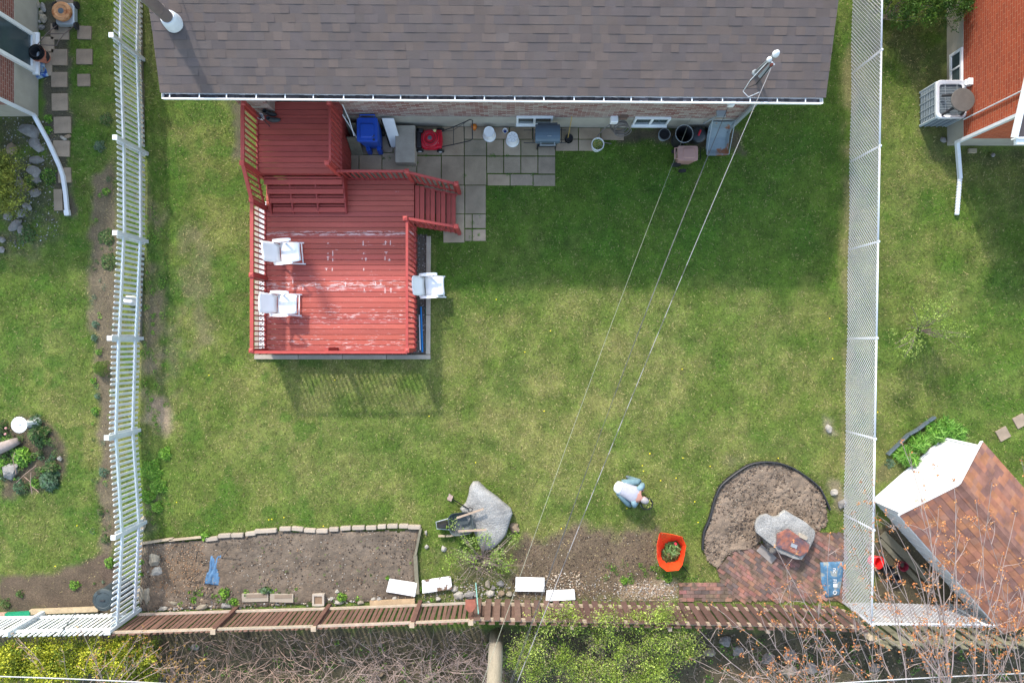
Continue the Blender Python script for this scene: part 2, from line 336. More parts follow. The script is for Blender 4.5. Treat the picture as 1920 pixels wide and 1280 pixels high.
# ================= SETTING: ground, beds, paving
def gridmesh(name, x0, x1, y0, y1, st, zf, m, colf=None, keep=None):
    nx = int((x1 - x0) / st) + 1; ny = int((y1 - y0) / st) + 1
    xs = np.linspace(x0, x1, nx); ys = np.linspace(y0, y1, ny); X, Y = np.meshgrid(xs, ys); X = X.ravel(); Y = Y.ravel()
    Zz = zf(X, Y); idx = np.arange(nx * ny).reshape(ny, nx)
    F = np.stack([idx[:-1, :-1], idx[:-1, 1:], idx[1:, 1:], idx[1:, :-1]], -1).reshape(-1, 4)
    if keep is not None:
        k = keep(X, Y); F = F[k[F].all(1)]; used = np.unique(F); mp = -np.ones(len(X), int); mp[used] = np.arange(len(used)); F = mp[F]; X, Y, Zz = X[used], Y[used], Zz[used]
    me = bpy.data.meshes.new(name); o = bpy.data.objects.new(name, me); SC.collection.objects.link(o); ORG[name] = Vector((0, 0, 0))
    me.vertices.add(len(X)); me.vertices.foreach_set('co', np.stack([X, Y, Zz], -1).astype(np.float32).ravel())
    n = len(F); me.loops.add(n * 4); me.loops.foreach_set('vertex_index', F.astype(np.int32).ravel()); me.polygons.add(n)
    me.polygons.foreach_set('loop_start', np.arange(0, n * 4, 4, dtype=np.int32)); me.polygons.foreach_set('loop_total', np.full(n, 4, dtype=np.int32))
    me.polygons.foreach_set('use_smooth', np.ones(n, bool))
    if colf is not None:
        c = colf(X, Y); at = me.color_attributes.new('tint', 'FLOAT_COLOR', 'POINT')
        at.data.foreach_set('color', np.concatenate([c, np.ones((len(X), 1))], 1).astype(np.float32).ravel())
    me.materials.append(m); me.update(calc_edges=True); return o
# one sheet reaching far; finely divided where the camera sees it
def gz(x, y):
    z = .03 * (fbm(x, y, 1.1, 5, 3) - .5)
    for p in (BED_L, BED_R): z = z - .06 * sstep(.1, -.15, polydist(x, y, p))
    return z - .012
def gfar(nm, x0, x1, y0, y1, st=1.5):
    return gridmesh(nm, x0, x1, y0, y1, st, lambda x, y: x * 0 - .014, M['ground'], lambda x, y: ground_eval(x, y)[0])
tag(gridmesh('ground', -15.2, 15.2, -11, 11, .07, gz, M['ground'], lambda x, y: ground_eval(x, y)[0]), kind='structure')
for q in ((-120, -15.2, -120, 120), (15.2, 120, -120, 120), (-15.2, 15.2, 11, 120), (-15.2, 15.2, -120, -11)):
    tag(gfar('ground', *q, 2.0), kind='structure')
def bedmesh(name, poly, z, lump, tintf, st=.035):
    a = np.array(poly); x0, y0 = a.min(0); x1, y1 = a.max(0)
    def zf(x, y): return z + lump * (fbm(x, y, .42, 13, 5) - .5) * 1.5 + lump * .5 * (vn(x, y, .07, 8) - .5) - .03 * sstep(-.12, .02, polydist(x, y, poly))
    return gridmesh(name, x0 - .05, x1 + .05, y0 - .05, y1 + .05, st, zf, M['soil'], tintf, lambda x, y: polydist(x, y, poly) + .1 * (fbm(x, y, .3, 4, 2) - .5) < .01)
def tl(x, y):
    c = np.ones((len(x), 3)); d = fbm(x, y, .7, 41, 4)[:, None]; c = c * (.82 + .36 * d)
    wx, wy = P(330, 1070)[:2]; k = np.exp(-(((x - wx) / 1.2) ** 2 + ((y - wy) / .55) ** 2))[:, None] * .5
    return c * (1 - k) + np.array((1.2, 1.0, .78)) * k
tag(bedmesh('vegetable_bed', BED_L, .03, .05, tl), kind='structure')
def tr(x, y):
    d = fbm(x, y, .6, 43, 4)[:, None]; return np.array((1.55, 1.5, 1.46)) * (.85 + .3 * d)
tag(bedmesh('round_bed', BED_R, .04, .09, tr), kind='structure')
# ---- grass blades
def blades():
    n = 520000; x = rng.uniform(-13.7, 13.7, n); y = rng.uniform(-7.0, 9.3, n)
    col, dens = ground_eval(x, y); ok = rng.random(n) < dens * (.55 + .6 * fbm(x, y, .25, 77, 2))
    for p in SOLID: ok &= ~inpoly(x, y, p)
    for s in SLABW: ok &= ~((x > s[0]) & (x < s[2]) & (y > s[1]) & (y < s[3]))
    ok &= ~((y > 5.3) & (x > -7.3) & (x < 5.7)) & ~((x < -12.3) & (y > 5.8)) & ~((x > 11.3) & (y > 5.0))
    ok &= ~inpoly(x, y, SHEDP)
    x, y, col = x[ok], y[ok], col[ok]; n = len(x)
    dry = rng.random(n) < .1 + .45 * np.clip((col[:, 0] - col[:, 1]) / .05 + .9, 0, 1); a = rng.uniform(0, 2 * np.pi, n); l = rng.uniform(.03, .085, n); wd = rng.uniform(.004, .009, n); h = rng.uniform(.012, .045, n) 
    t = rng.uniform(.65, 1.45, n)[:, None] * col; t = np.where(dry[:, None], t * .4 + np.array(C(206, 190, 136, .5)) * rng.uniform(.4, 1.15, n)[:, None], t)
    t = np.where((rng.random(n) < .28)[:, None], t * .5, t)
    z0 = gz(x, y); ca, sa = np.cos(a), np.sin(a)
    A = np.stack([x - sa * wd, y + ca * wd, z0], -1); B = np.stack([x + sa * wd, y - ca * wd, z0], -1); T = np.stack([x + ca * l, y + sa * l, z0 + h], -1)
    tag(npmesh('grass', np.stack([A, B, T], 1), 3, M['blade'], tint=t), kind='stuff')
# ---- patio slabs
SL = [(643,238,673,290),(674,238,716,290),(717,238,737,286),(738,238,781,291),(782,238,827,291),(828,238,870,292),(871,238,912,261),(871,262,912,292),
(643,291,673,347),(674,291,716,347),(717,287,781,347),(782,293,827,347),(828,293,870,347),(871,293,912,347),
(913,239,955,261),(956,239,998,261),(999,239,1041,261),(913,262,944,292),(945,262,976,292),(977,262,1008,292),(1009,262,1041,292),
(913,294,944,325),(945,294,976,325),(977,294,1008,325),(1009,294,1041,326),(914,327,956,348),(957,327,999,348),(1000,328,1041,349),
(1042,240,1084,261),(1085,240,1126,261),(1042,262,1084,283),(1085,262,1126,283),(1127,241,1170,263),
(760,348,829,401),(830,348,871,401),(872,348,911,401),(831,402,871,455),(872,402,885,428),(886,402,911,428),(872,430,885,452),(886,430,911,452)]
def slabw(s): a = P(s[0], s[3]); b = P(s[2], s[1]); return (a.x, a.y, b.x, b.y)
SLABW = [slabw(s) for s in SL]
m = MB()
for s in SLABW:
    k = U(.82, 1.12); m.col((k * U(.97, 1.05), k, k * U(.93, 1.02))); z = .022 + U(-.004, .004); g = .008
    m.box(((s[0] + s[2]) / 2, (s[1] + s[3]) / 2, z / 2 - .02), (s[2] - s[0] - g, s[3] - s[1] - g, z + .04), U(-.008, .008))
tag(m.build('patio', M['slab'], bev=.005), kind='structure')
def stepstone(px, py, w_, h_, rz, lab, g=None, tone=1, nm='stepping_stone'):
    c = P(px, py); m = MB(); tone *= .82; m.col((tone, tone * 1.0, tone * 1.0)); m.box((c.x, c.y, .005), (w_ * .01406, h_ * .01406, .05), rz)
    return tag(m.build(nm, M['slab'], bev=.006), lab, 'paving slab', g)
g = 'square slabs of the left side walk'
for i, (a, b, c, d, e, l) in enumerate([(122, 14, 32, 26, 0, 'pale concrete slab under the rusty mower at the top of the side walk'), (113, 60, 34, 30, 0, 'concrete slab between the two arms of the rusty mower handle'), (112, 108, 30, 30, 0, 'concrete slab right of the terracotta pot'), (112, 150, 30, 28, 0, 'concrete slab level with the crumpled blue bag'), (113, 192, 30, 32, .02, 'concrete slab just above the two green tufts'),
    (118, 235, 32, 31, .02, 'concrete slab beside the two green tufts by the house corner'), (116, 279, 31, 30, -.02, 'lowest fully bare concrete slab beside the downspout extension'), (122, 329, 24, 28, .05, 'half sunken slab beside the bend of the downspout extension'), (110, 375, 16, 40, .03, 'narrow slab tucked under the end of the downspout extension')]):
    stepstone(a, b, c, d, e, l, g, U(.92, 1.08))
for a, b, w_, l in [(159, 62, 26, 'grey stepping stone in the grass, topmost of three beside the side walk'), (159, 107, 30, 'grey stepping stone in the grass, middle and largest of three beside the side walk'), (158, 151, 24, 'grey stepping stone in the grass, lowest and smallest of three beside the side walk')]:
    stepstone(a, b, w_, w_ * .95, U(-.05, .05), l, 'stepping stones in the left lawn', .82)
stepstone(1880, 813, 22, 22, .5, 'square stepping stone nearer the shed on the right lawn', 'stepping stones in the right lawn', 1.05)
stepstone(1912, 789, 22, 22, .5, 'square stepping stone at the right edge of the photo', 'stepping stones in the right lawn', 1.1)
for a, b, w_, h_, z_, l in [(90, 85, 24, 30, 1.25, 'sand coloured slab beneath the handle of the rusty mower'), (88, 120, 20, 45, 1.2, 'sand coloured narrow slab right of the crumpled blue bag')]:
    stepstone(a, b, w_, h_, 0, l, g, z_)
# ---- brick paving
def bricks(name, poly, seed, ang_fn):
    m = MB(); random.seed(seed); a = np.array(poly); x0, y0 = a.min(0) - .3; x1, y1 = a.max(0) + .3; cx, cy = (x0 + x1) / 2, (y0 + y1) / 2; an = ang_fn
    L_, Wd = .2, .1; ca, sa = math.cos(an), math.sin(an); r = int(6 / Wd)
    for j in range(-r, r):
        for i in range(-18, 18):
            u = i * L_ + (j % 2) * L_ / 2; v = j * Wd; x = cx + u * ca - v * sa; y = cy + u * sa + v * ca
            if not bool(inpoly(np.array([x]), np.array([y]), poly)[0]): continue
            if rnd() < .015: continue
            q = rnd(); t = (.58, .7, .8) if q < .18 else ((.8, .8, .85) if q < .34 else (U(.95, 1.3), U(.9, 1.1), U(.85, 1.05)))
            k = U(.85, 1.1); m.col(tuple(c * k for c in t)); m.box((x, y, .012 + U(-.004, .005)), (L_ - .008, Wd - .008, .04), an + U(-.02, .02))
    return tag(m.build(name, M['brick']), kind='structure')
bricks('brick_paving', [p for p in BRICKS if True], 3, -.62)
bricks('brick_paving', BRICK2, 5, 0.0)
m = MB(); m.col((.75, .7, .62)); 
for p in (BRICKS, BRICK2): m.prism([(x, y) for x, y in p], -.03, .012)
tag(m.build('paving_sand', M['soil']), kind='structure')
# ---- pebbles, chips: nobody could count them
def pebbles(name, n, sampler, cols, s0, s1, z=.0, label=None):
    m = MB()
    oc = [(1, 0, 0), (0, 1, 0), (-1, 0, 0), (0, -1, 0), (0, 0, .7), (0, 0, -.5)]; of = [(0, 1, 4), (1, 2, 4), (2, 3, 4), (3, 0, 4), (1, 0, 5), (2, 1, 5), (3, 2, 5), (0, 3, 5)]
    for _ in range(n):
        x, y = sampler(); s = U(s0, s1); a = rnd() * 6.3; e = U(.5, 1); k = U(.75, 1.2); c = random.choice(cols); m.col(tuple(q * k for q in c))
        m.add([(x + s * (p[0] * math.cos(a) - p[1] * e * math.sin(a)), y + s * (p[0] * math.sin(a) + p[1] * e * math.cos(a)), z + s * p[2] * .8) for p in oc], of)
    return tag(m.build(name, M['gravel']), kind='stuff')
def insampler(poly):
    a = np.array(poly); x0, y0 = a.min(0); x1, y1 = a.max(0)
    def f():
        while True:
            x, y = U(x0, x1), U(y0, y1)
            if bool(inpoly(np.array([x]), np.array([y]), poly)[0]): return x, y
    return f
GREY = [C(176, 172, 168), C(146, 142, 140), C(214, 210, 204), C(112, 108, 108)]
CREAM = [C(216, 196, 172), C(196, 172, 146), C(236, 226, 212), C(176, 146, 122)]
pebbles('gravel', 5200, insampler(DECKYARD), GREY, .008, .026, .008)
m = MB(); m.col((.95, .98, 1.05)); m.prism(DECKYARD, -.03, .006); tag(m.build('gravel_base', M['soil']), kind='structure')
gs_ = lambda cx, cy, sx, sy: (lambda: tuple(P(random.gauss(cx, sx), min(1125, random.gauss(cy, sy))).xy))
pebbles('gravel', 900, gs_(1224, 1108, 28, 10), CREAM + GREY[:1] + [C(170, 140, 110)], .008, .03, .005)
pebbles('gravel', 300, gs_(1130, 1100, 50, 20), CREAM + GREY, .006, .02, .0)
pebbles('gravel', 420, gs_(900, 1105, 50, 14), CREAM + GREY, .006, .024, .0)
pebbles('gravel', 260, insampler(pp([(1022, 1075), (1085, 1068), (1100, 1105), (1022, 1108)])), CREAM, .008, .03, .01)
pebbles('wood_chips', 900, insampler(BED_L), [C(206, 170, 130), C(190, 160, 126), C(230, 222, 210), C(150, 110, 84)], .008, .02, .045)
pebbles('wood_chips', 650, insampler(pp([(280, 1022), (390, 1015), (385, 1110), (290, 1120)])), [C(206, 156, 108), C(190, 140, 100), C(226, 200, 170)], .008, .018, .045)
pebbles('soil_crumbs', 900, insampler(BED_R), [C(170, 150, 130, .7), C(130, 112, 96, .6), C(196, 180, 160, .7)], .01, .03, .05)
pebbles('soil_clods', 1500, insampler(BED_L), [C(120, 102, 88, .5), C(150, 130, 112, .5), C(96, 82, 72, .45)], .01, .03, .035)
pebbles('soil_clods', 1300, insampler(BED_R), [C(176, 156, 138, .6), C(150, 130, 112, .55), C(120, 102, 90, .5)], .01, .04, .05)
pebbles('soil_clods', 1100, insampler(DIRTW[2][0]), [C(120, 102, 88, .5), C(150, 126, 108, .5), C(96, 82, 72, .45)], .008, .026, .0)
pebbles('soil_crumbs', 500, insampler(DIRTW[2][0]), [C(200, 190, 176, .7), C(110, 92, 78, .6), C(220, 190, 140, .7)], .008, .02, .0)
pebbles('rubble', 420, insampler(pp([(262, 1126), (430, 1122), (600, 1120), (700, 1116), (700, 1126), (430, 1136), (262, 1146)])), CREAM + GREY, .015, .06, .01)
pebbles('rubble', 700, insampler(pp([(262, 1120), (430, 1120), (880, 1095), (1160, 1090), (1160, 1126), (600, 1136), (262, 1150)])), CREAM + GREY, .008, .032, .01)
pebbles('rubble', 500, insampler(pp([(5, 220), (100, 225), (110, 440), (20, 470)])), GREY, .01, .03, .0)
pebbles('leaf_litter', 3800, insampler(pp([(190, 1186), (1920, 1186), (1920, 1290), (190, 1290)])), [C(150, 128, 108, .7), C(120, 104, 90, .6), C(180, 160, 140, .7), C(80, 68, 58, .6)], .01, .035, .0)
# dandelions
m = MB(); m.col(C(240, 220, 40, .95))
DAND = [(1458, 858), (1280, 858), (892, 866), (1308, 978), (505, 973), (533, 969), (607, 985), (146, 984), (105, 1060), (1175, 952), (1238, 900), (1204, 872), (1218, 850), (700, 590), (1218, 849), (1560, 672), (1644, 772), (1020, 770)]
for i in range(18): DAND.append((U(280, 1560), U(560, 990)))
for a, b in DAND:
    c = P(a, b); 
    if bool(inpoly(np.array([c.x]), np.array([c.y]), BED_R)[0]) or (a < 830 and b < 700 and a > 470): continue
    m.lathe([(.0, .045), (.013, .05), (.016, .042), (0, .035)], 6, (c.x, c.y, U(-.01, .0)))
tag(m.build('dandelions', M['leaf']), kind='stuff')
# ================= HOUSES
# ---- main house, local frame turned very slightly
HR = -0.0075
def hp(x, y, z): return (x * math.cos(HR) - y * math.sin(HR) , x * math.sin(HR) + y * math.cos(HR), z)
WX0, WX1, WY, WZ = -6.62, 5.68, 5.65, 3.15
hs = thing('house', 'brown shingled house with mottled brick back wall and white eavestrough above the red deck', 'house', (-.8, 5.65, 0))
def hbox(m, x0, x1, y0, y1, z0, z1): return m.box(hp((x0 + x1) / 2, (y0 + y1) / 2, (z0 + z1) / 2), (x1 - x0, y1 - y0, z1 - z0), HR)
RX_a, RX_b, RYB = -5.92, -4.16, 6.0
m = MB(); hbox(m, WX0, WX1, WY, 13.7, -.1, .78); m.build('foundation', M['found'], hs)
m = MB(); hbox(m, WX0, RX_a, WY + .012, 13.69, .781, WZ); hbox(m, RX_b, WX1, WY + .012, 13.69, .781, WZ); hbox(m, RX_a, RX_b, RYB, 13.68, .782, WZ - .002); m.build('wall', M['hbrick'], hs)
# roof
RX0, RX1, RY, RZ = -7.62, 6.72, 5.34, 3.27; SLP = .30; RIDY = 9.75
def roofpt(u, y, dz=0): return hp(u, y, RZ + (y - RY) * SLP + dz)
m = MB(); 
a0, a1, a2, a3 = roofpt(RX0, RY, -.03), roofpt(RX1, RY, -.03), roofpt(RX1, RIDY, -.03), roofpt(RX0, RIDY, -.03)
b0, b1 = hp(RX0, 2 * RIDY - RY, RZ - .03), hp(RX1, 2 * RIDY - RY, RZ - .03)
m.col((.6, .6, .6)); dn = lambda p: (p[0], p[1], p[2] - .14)
m.add([a0, a1, a2, a3, b0, b1] + [dn(p) for p in (a0, a1, a2, a3, b0, b1)], [(0, 1, 2, 3), (3, 2, 5, 4), (6, 9, 8, 7), (9, 10, 11, 8), (0, 6, 7, 1), (0, 3, 9, 6), (3, 4, 10, 9), (1, 7, 8, 2), (2, 8, 11, 5), (4, 5, 11, 10)])
random.seed(21); crs = .168; y = RY - .03; row = 0
SHC = [(1, 1, 1), (.96, .96, 1), (1.03, 1.0, .98), (1.08, 1.03, .98), (.93, .94, .98), (1.0, .97, .97), (1.0, 1., 1.), (1.14, 1.08, 1.02)]
while y < RIDY + .02:
    u = RX0 - .01 - rnd() * .2; sh = 0
    while u < RX1:
        wd = U(.14, .3); u2 = min(u + wd, RX1 + .015); uu = max(u, RX0 - .015)
        if u2 > uu + .01:
            k = U(.93, 1.06); c = random.choice(SHC); m.col((c[0] * k, c[1] * k, c[2] * k)); th = .011 if (sh := 1 - sh) else .014
            th = U(.002, .013)
            lo = roofpt(uu, y, th); lo2 = roofpt(u2, y, th); hi = roofpt(uu, y + crs + .01, .002); hi2 = roofpt(u2, y + crs + .01, .002); bl = roofpt(uu, y, -.02); bl2 = roofpt(u2, y, -.02)
            m.add([bl, bl2, lo2, lo, hi2, hi], [(0, 1, 2, 3), (3, 2, 4, 5)])
        u += wd
    y += crs; row += 1
m.build('roof', M['shingle'], hs)
m = MB(); hbox(m, RX0 + .05, RX1 - .05, RY + .02, WY, 3.05, 3.12); hbox(m, RX0 + .02, RX1 - .02, RY - .005, RY + .02, 3.08, 3.24); m.build('soffit', M['white'], hs)
for xx in (WX0 + .01, WX1 - .01):
    m = MB(); s_ = .12 if xx < 0 else -.12
    pts = [(WY + .02, WZ), (13.6, WZ), (RIDY, WZ + (RIDY - WY) * SLP)]
    m.add([hp(xx, a, b) for a, b in pts] + [hp(xx + s_, a, b) for a, b in pts], [(0, 1, 2), (5, 4, 3), (0, 3, 4, 1), (1, 4, 5, 2), (2, 5, 3, 0)]); m.build('gable', M['white'], hs)
# gutter: open trough with a bright outer lip and straps
gt = MB(); GY0, GY1, GZ = RY - .135, RY - .01, 3.22
hbox(gt, RX0 + .0, RX1 - .03, GY0, GY0 + .008, GZ - .1, GZ); hbox(gt, RX0, RX1 - .03, GY0 + .008, GY1, GZ - .1, GZ - .09); hbox(gt, RX0, RX1 - .03, GY0 - .016, GY0 + .01, GZ + .0015, GZ + .012)
hbox(gt, RX0, RX1 - .03, GY1 - .004, GY1 + .004, GZ - .1, GZ - .004); hbox(gt, RX0 - .006, RX0, GY0, GY1, GZ - .1, GZ); hbox(gt, RX1 - .03, RX1 - .024, GY0, GY1, GZ - .1, GZ)
g_o = gt.build('eavestrough', M['white'], hs)
m = MB(); x = RX0 + .16
while x < RX1 - .05: hbox(m, x, x + .022, GY0 + .004, GY1 + .03, GZ + .003, GZ + .01); x += .625 + U(-.04, .04)
m.build('strap', M['white'], g_o)
m = MB(); random.seed(4)
x = RX0 + .01
while x < RX1 - .1:
    q = U(.04, .11); k = U(.35, 1) if x < 2.6 else U(.8, 1.9); m.col((k, k * .98, k)); hbox(m, x, x + q, GY0 + .012 + U(0, .05 if x > 2.6 else .01), GY1 - .012, GZ - .089, GZ - .085 + U(.0, .02)); x += q
m.build('debris', mat('gutter_debris', C(92, 88, 92, .7), .95, .3, 10, .5, 40, tint=True), g_o)
# basement windows
def bwindow(xc, wd, label=None):
    m = MB(); z0, z1 = .33, .86; y = WY - .012
    for a, b, c, d in [(xc - wd / 2, xc + wd / 2, z0, z0 + .055), (xc - wd / 2, xc + wd / 2, z1 - .05, z1), (xc - wd / 2, xc - wd / 2 + .05, z0 + .055, z1 - .05), (xc + wd / 2 - .05, xc + wd / 2, z0 + .055, z1 - .05), (xc - .03, xc + .03, z0 + .055, z1 - .05)]: hbox(m, a, b, y - .03, y + .012 + .02, c, d)
    f = m.build('window', M['white'], hs)
    m = MB(); hbox(m, xc - wd / 2 - .01, xc + wd / 2 + .01, y - .075, y + .01, z0 - .03, z0 - .002); m.build('sill', M['white'], f)
    for s_ in (-1, 1):
        m = MB(); hbox(m, *(sorted((xc + s_ * .035, xc + s_ * (wd / 2 - .055)))), y - .012, y - .004, z0 + .058, z1 - .053); m.build('pane', M['glass'], f)
bwindow((999 - 960) * 17.4 / 1280, .92); bwindow((1218 - 960) * 17.4 / 1280, .9)
# patio door above the upper deck
WD = RYB - .01; m = MB(); hbox(m, -5.9, -4.17, WD - .04, WD + .02, 1.1, 1.22); hbox(m, -5.77, -5.69, WD - .03, WD + .02, 1.22, 3.0); hbox(m, -4.25, -4.17, WD - .03, WD + .02, 1.22, 3.0); hbox(m, -5.01, -4.94, WD - .03, WD + .02, 1.22, 3.0); hbox(m, -5.69, -4.25, WD - .03, WD + .02, 2.92, 3.0)
d_ = m.build('patio_door', M['white'], hs)
for a, b in ((-5.685, -5.015), (-4.935, -4.255)): m = MB(); hbox(m, a, b, WD - .012, WD - .004, 1.23, 2.91); m.build('pane', M['glass'], d_)
# downspout at the right corner
m = MB(); P1 = [P(1421, 188, 3.1), Vector(hp(5.62, 5.57, 2.85)), Vector(hp(5.62, 5.57, .25)), P(1366, 248, .16)]
m.col(W3)
for a, b in zip(P1[:-1], P1[1:]): m.beam(a, b, .085, .07)
m.build('downspout', M['metal'], hs)
# vents, meter pieces and hooks on the wall
def pw(px, py, z): p = P(px, py, z); return p
m = MB(); c = hp(3.93 + 1.35, WY, 0); x = (1353 - 960) * 16.6 / 1280
hbox(m, x - .07, x + .07, WY - .1, WY + .02, 1.9, 2.05); m.build('outdoor_lamp', M['white'], hs, bev=.01)
m = MB(); x = (1340 - 960) * 17 / 1280; m.tube([hp(x - .05, WY + .01, 1.35), hp(x - .05, WY - .1, 1.35), hp(x - .16, WY - .1, 1.0), hp(x - .2, WY - .06, .6)], .025, 8); hbox(m, x - .1, x + .12, WY - .14, WY + .01, 1.3, 1.38); hbox(m, x + .12, x + .3, WY - .03, WY + .01, 2.1, 2.16)
m.build('gas_pipe', M['metal'], hs)
# rooftop things
b = P(322, 40, 3.74); fl = thing('chimney_pipe', 'tall grey metal flue pipe with a white collar rising from the left of the roof', 'chimney', b)
m = MB(); m.lathe([(.2, -.1), (.19, .02), (.17, .14), (.145, .2), (.13, .2)], 24, b); m.build('collar', M['galv'], fl, smooth=False)
m = MB(); m.lathe([(.125, .0), (.125, .5), (.13, .5), (.13, .53), (.125, .53), (.125, 1.6), (.16, 1.62), (.16, 1.8), (.05, 1.86)], 20, b); m.build('pipe', mat('flue_metal', C(132, 120, 118, .8), .5, .12, 6, .1, metal=.3), fl)
for s_ in ((.9, .75), (-.2, 1.0)):
    m = MB(); m.tube([b + Vector((0, .1, 1.15)), b + Vector((-s_[0] * .6, s_[1] * .8, .25))], .012, 5); m.build('stay_rod', M['galv'], fl)
b = P(1416, 136, 3.42); t = P(1457, 101, 4.62); ms = thing('service_mast', 'leaning electric service mast with weatherhead on the right of the roof', 'mast', b)
t = Vector((b.x + .06, b.y + .03, 4.68)); t = P(1452, 104, 4.55)
m = MB(); m.tube([b - Vector((0, 0, .1)), Vector((b.x + (t.x - b.x) * .9, b.y + (t.y - b.y) * .9, 4.45)), t], .035, 10); m.build('pipe', M['metal'], ms, smooth=True)
m = MB(); m.lathe([(.0, -.08), (.06, -.07), (.07, 0), (.05, .07), (0, .1)], 12, t + Vector((.02, .02, .03))); m.lathe([(.0, -.06), (.05, -.04), (.05, .03), (0, .06)], 10, t + Vector((-.09, -.07, -.03))); m.build('weatherhead', M['galv'], ms, smooth=True)
m = MB(); q = t + Vector((-.03, -.16, -.08)); m.lathe([(.0, -.05), (.03, -.03), (.035, .03), (0, .05)], 10, q); m.build('insulator', mat('brown_insulator', C(120, 60, 52), .4, .1, 4, 0), ms, smooth=True)
m = MB(); m.tube([t + Vector((-.06, -.05, 0)), t + Vector((-.3, -.3, -.5)), t + Vector((-.33, -.4, -.85)), t + Vector((-.2, -.5, -.9)), t + Vector((-.02, -.45, -.75))], .007, 5); m.build('drip_loop', M['galv'], ms)
m = MB(); m.tube([t + Vector((-.03, -.06, -.05)), t + Vector((-.2, -.2, -.55)), t + Vector((-.28, -.32, -.95)), t + Vector((-.1, -.3, -.7)), q], .014, 5); m.build('drip_loop', M['black'], ms)
m = MB(); m.beam(b + Vector((.1, -.1, .0)), b + Vector((.17, -.03, .55)), .09, .04); m.lathe([(.07, -.02), (.06, .02), (.04, .05)], 14, b); m.build('bracket', M['metal'], ms)
# ---- right neighbour house
nh = thing('house', 'orange brick neighbour house at the top right corner with grey foundation', 'house', (13, 8, 0))
NX, NY = 11.475, 5.16
m = MB(); m.box((NX + 5, NY + 5.5, .27), (10, 11, .74)); m.build('foundation', M['found'], nh)
m = MB(); m.box((NX + 5.0, NY + 5.5, 1.77), (9.98, 10.98, 2.26)); ob = m.build('wall', M['obrick'], nh)
m = MB(); m.box((NX + 5.0, NY + .004, 1.76), (9.96, .02, 2.22)); m.build('south_wall_face', M['obrick2'], nh)
m = MB(); r0x, r0y, rz0, nr = NX - .33, NY - .65, 2.93, .34
pts = [(r0y, rz0), (NY + 5.5, rz0 + (NY + 5.5 - r0y) * nr), (NY + 11.6, rz0)]
m.col((.8, .8, .85)); m.add([(x, a, b + e) for x in (r0x, NX + 10.3) for e in (0, -.16) for a, b in pts], [(0, 1, 7, 6), (1, 2, 8, 7), (3, 9, 10, 4), (4, 10, 11, 5), (0, 3, 4, 1), (1, 4, 5, 2), (6, 7, 10, 9), (7, 8, 11, 10), (0, 6, 9, 3), (2, 5, 11, 8)]); m.build('roof', M['shingle'], nh)
m = MB(); m.col(W3); m.beam((r0x - .02, r0y, rz0 - .05), (r0x - .02, NY + 5.5, rz0 + (NY + 5.5 - r0y) * nr - .05), .03, .2); m.beam((r0x - .03, r0y - .02, rz0 - .06), (NX + 10, r0y - .02, rz0 - .06), .03, .15); m.build('fascia', M['white'], nh)
m = MB(); m.box((NX + 5, r0y - .09, rz0 - .1), (10.6, .11, .09)); m.build('eavestrough', M['white'], nh, bev=.008)
m = MB(); yy = (640 - 125) * 17.5 / 1280
for a, b, c, d in [(-.44, .44, .2, .27), (-.44, .44, .62, .69), (-.44, -.37, .27, .62), (.37, .44, .27, .62), (-.02, .02, .27, .62)]: m.box((NX - .01, yy + (a + b) / 2, (c + d) / 2 - .05), (.07, b - a, d - c))
f = m.build('window', M['white'], nh)
for s_ in (-1, 1): m = MB(); m.box((NX - .01, yy + s_ * .195, .395), (.02, .34, .34)); m.build('pane', M['glass'], f)
m = MB(); c = (640 - 153) * 17 / 1280; m.box((NX - .06, c, .95), (.12, .17, .15)); m.box((NX - .13, c, .91), (.04, .14, .07)); m.build('dryer_vent', M['white'], nh, bev=.01)
m = MB(); m.tube([(NX - .03, 5.62, .7), (NX - .03, 5.62, 3.0)], .018, 8); m.build('conduit', M['galv'], nh)
m = MB(); m.beam((NX - .05, NY - .05, 2.8), (NX - .05, NY - .05, .45), .09, .075, Vector((0, 1, 0))); m.beam((NX - .05, NY - .05, .48), P(1800, 335, .08), .09, .08); dso = m.build('downspout', M['galv'], nh)
m = MB(); a = P(1800, 330, .07); b = P(1794, 403, .05); n = 26; pts = [a.lerp(b, i / n) for i in range(n + 1)]; m.tube(pts, [.062 if i % 2 else .05 for i in range(n + 1)], 10); m.build('corrugated_extension', M['galv'], dso)
# ---- left neighbour house
lh = thing('house', 'brown brick neighbour house with a white framed window at the left edge', 'house', (-13, 8, 0)); LX, LY = -12.49, 5.93
m = MB(); m.box((LX - 5, LY + 5, .385), (10, 10, .97)); m.build('foundation', M['found'], lh)
m = MB(); m.box((LX - 5.0, LY + 5, 2.0), (9.98, 9.98, 2.26)); m.build('wall', M['lbrick'], lh)
m = MB(); m.box((LX - 5.0, LY + .006, 2.0), (9.96, .03, 2.2)); m.build('south_wall_face', M['lbrick2'], lh)
m = MB(); m.col((.8, .8, .85)); pts = [(LY - .5, 3.1), (LY + 5, 5.0), (LY + 10.5, 3.1)]
m.add([(x, a, b + e) for x in (LX + .0, LX - 10.3) for e in (0, -.16) for a, b in pts], [(0, 1, 7, 6), (1, 2, 8, 7), (3, 9, 10, 4), (4, 10, 11, 5), (0, 3, 4, 1), (1, 4, 5, 2), (6, 7, 10, 9), (7, 8, 11, 10), (0, 6, 9, 3), (2, 5, 11, 8)]); m.build('roof', M['shingle'], lh)
y0, y1, z0, z1 = 7.0, 8.0, .22, 1.95
m = MB()
for a, b, c, d in [(y0, y1, z0, z0 + .12), (y0, y1, z1 - .09, z1), (y0, y0 + .09, z0 + .12, z1 - .09), (y1 - .09, y1, z0 + .12, z1 - .09)]: m.box((LX + .03, (a + b) / 2, (c + d) / 2), (.12, b - a, d - c))
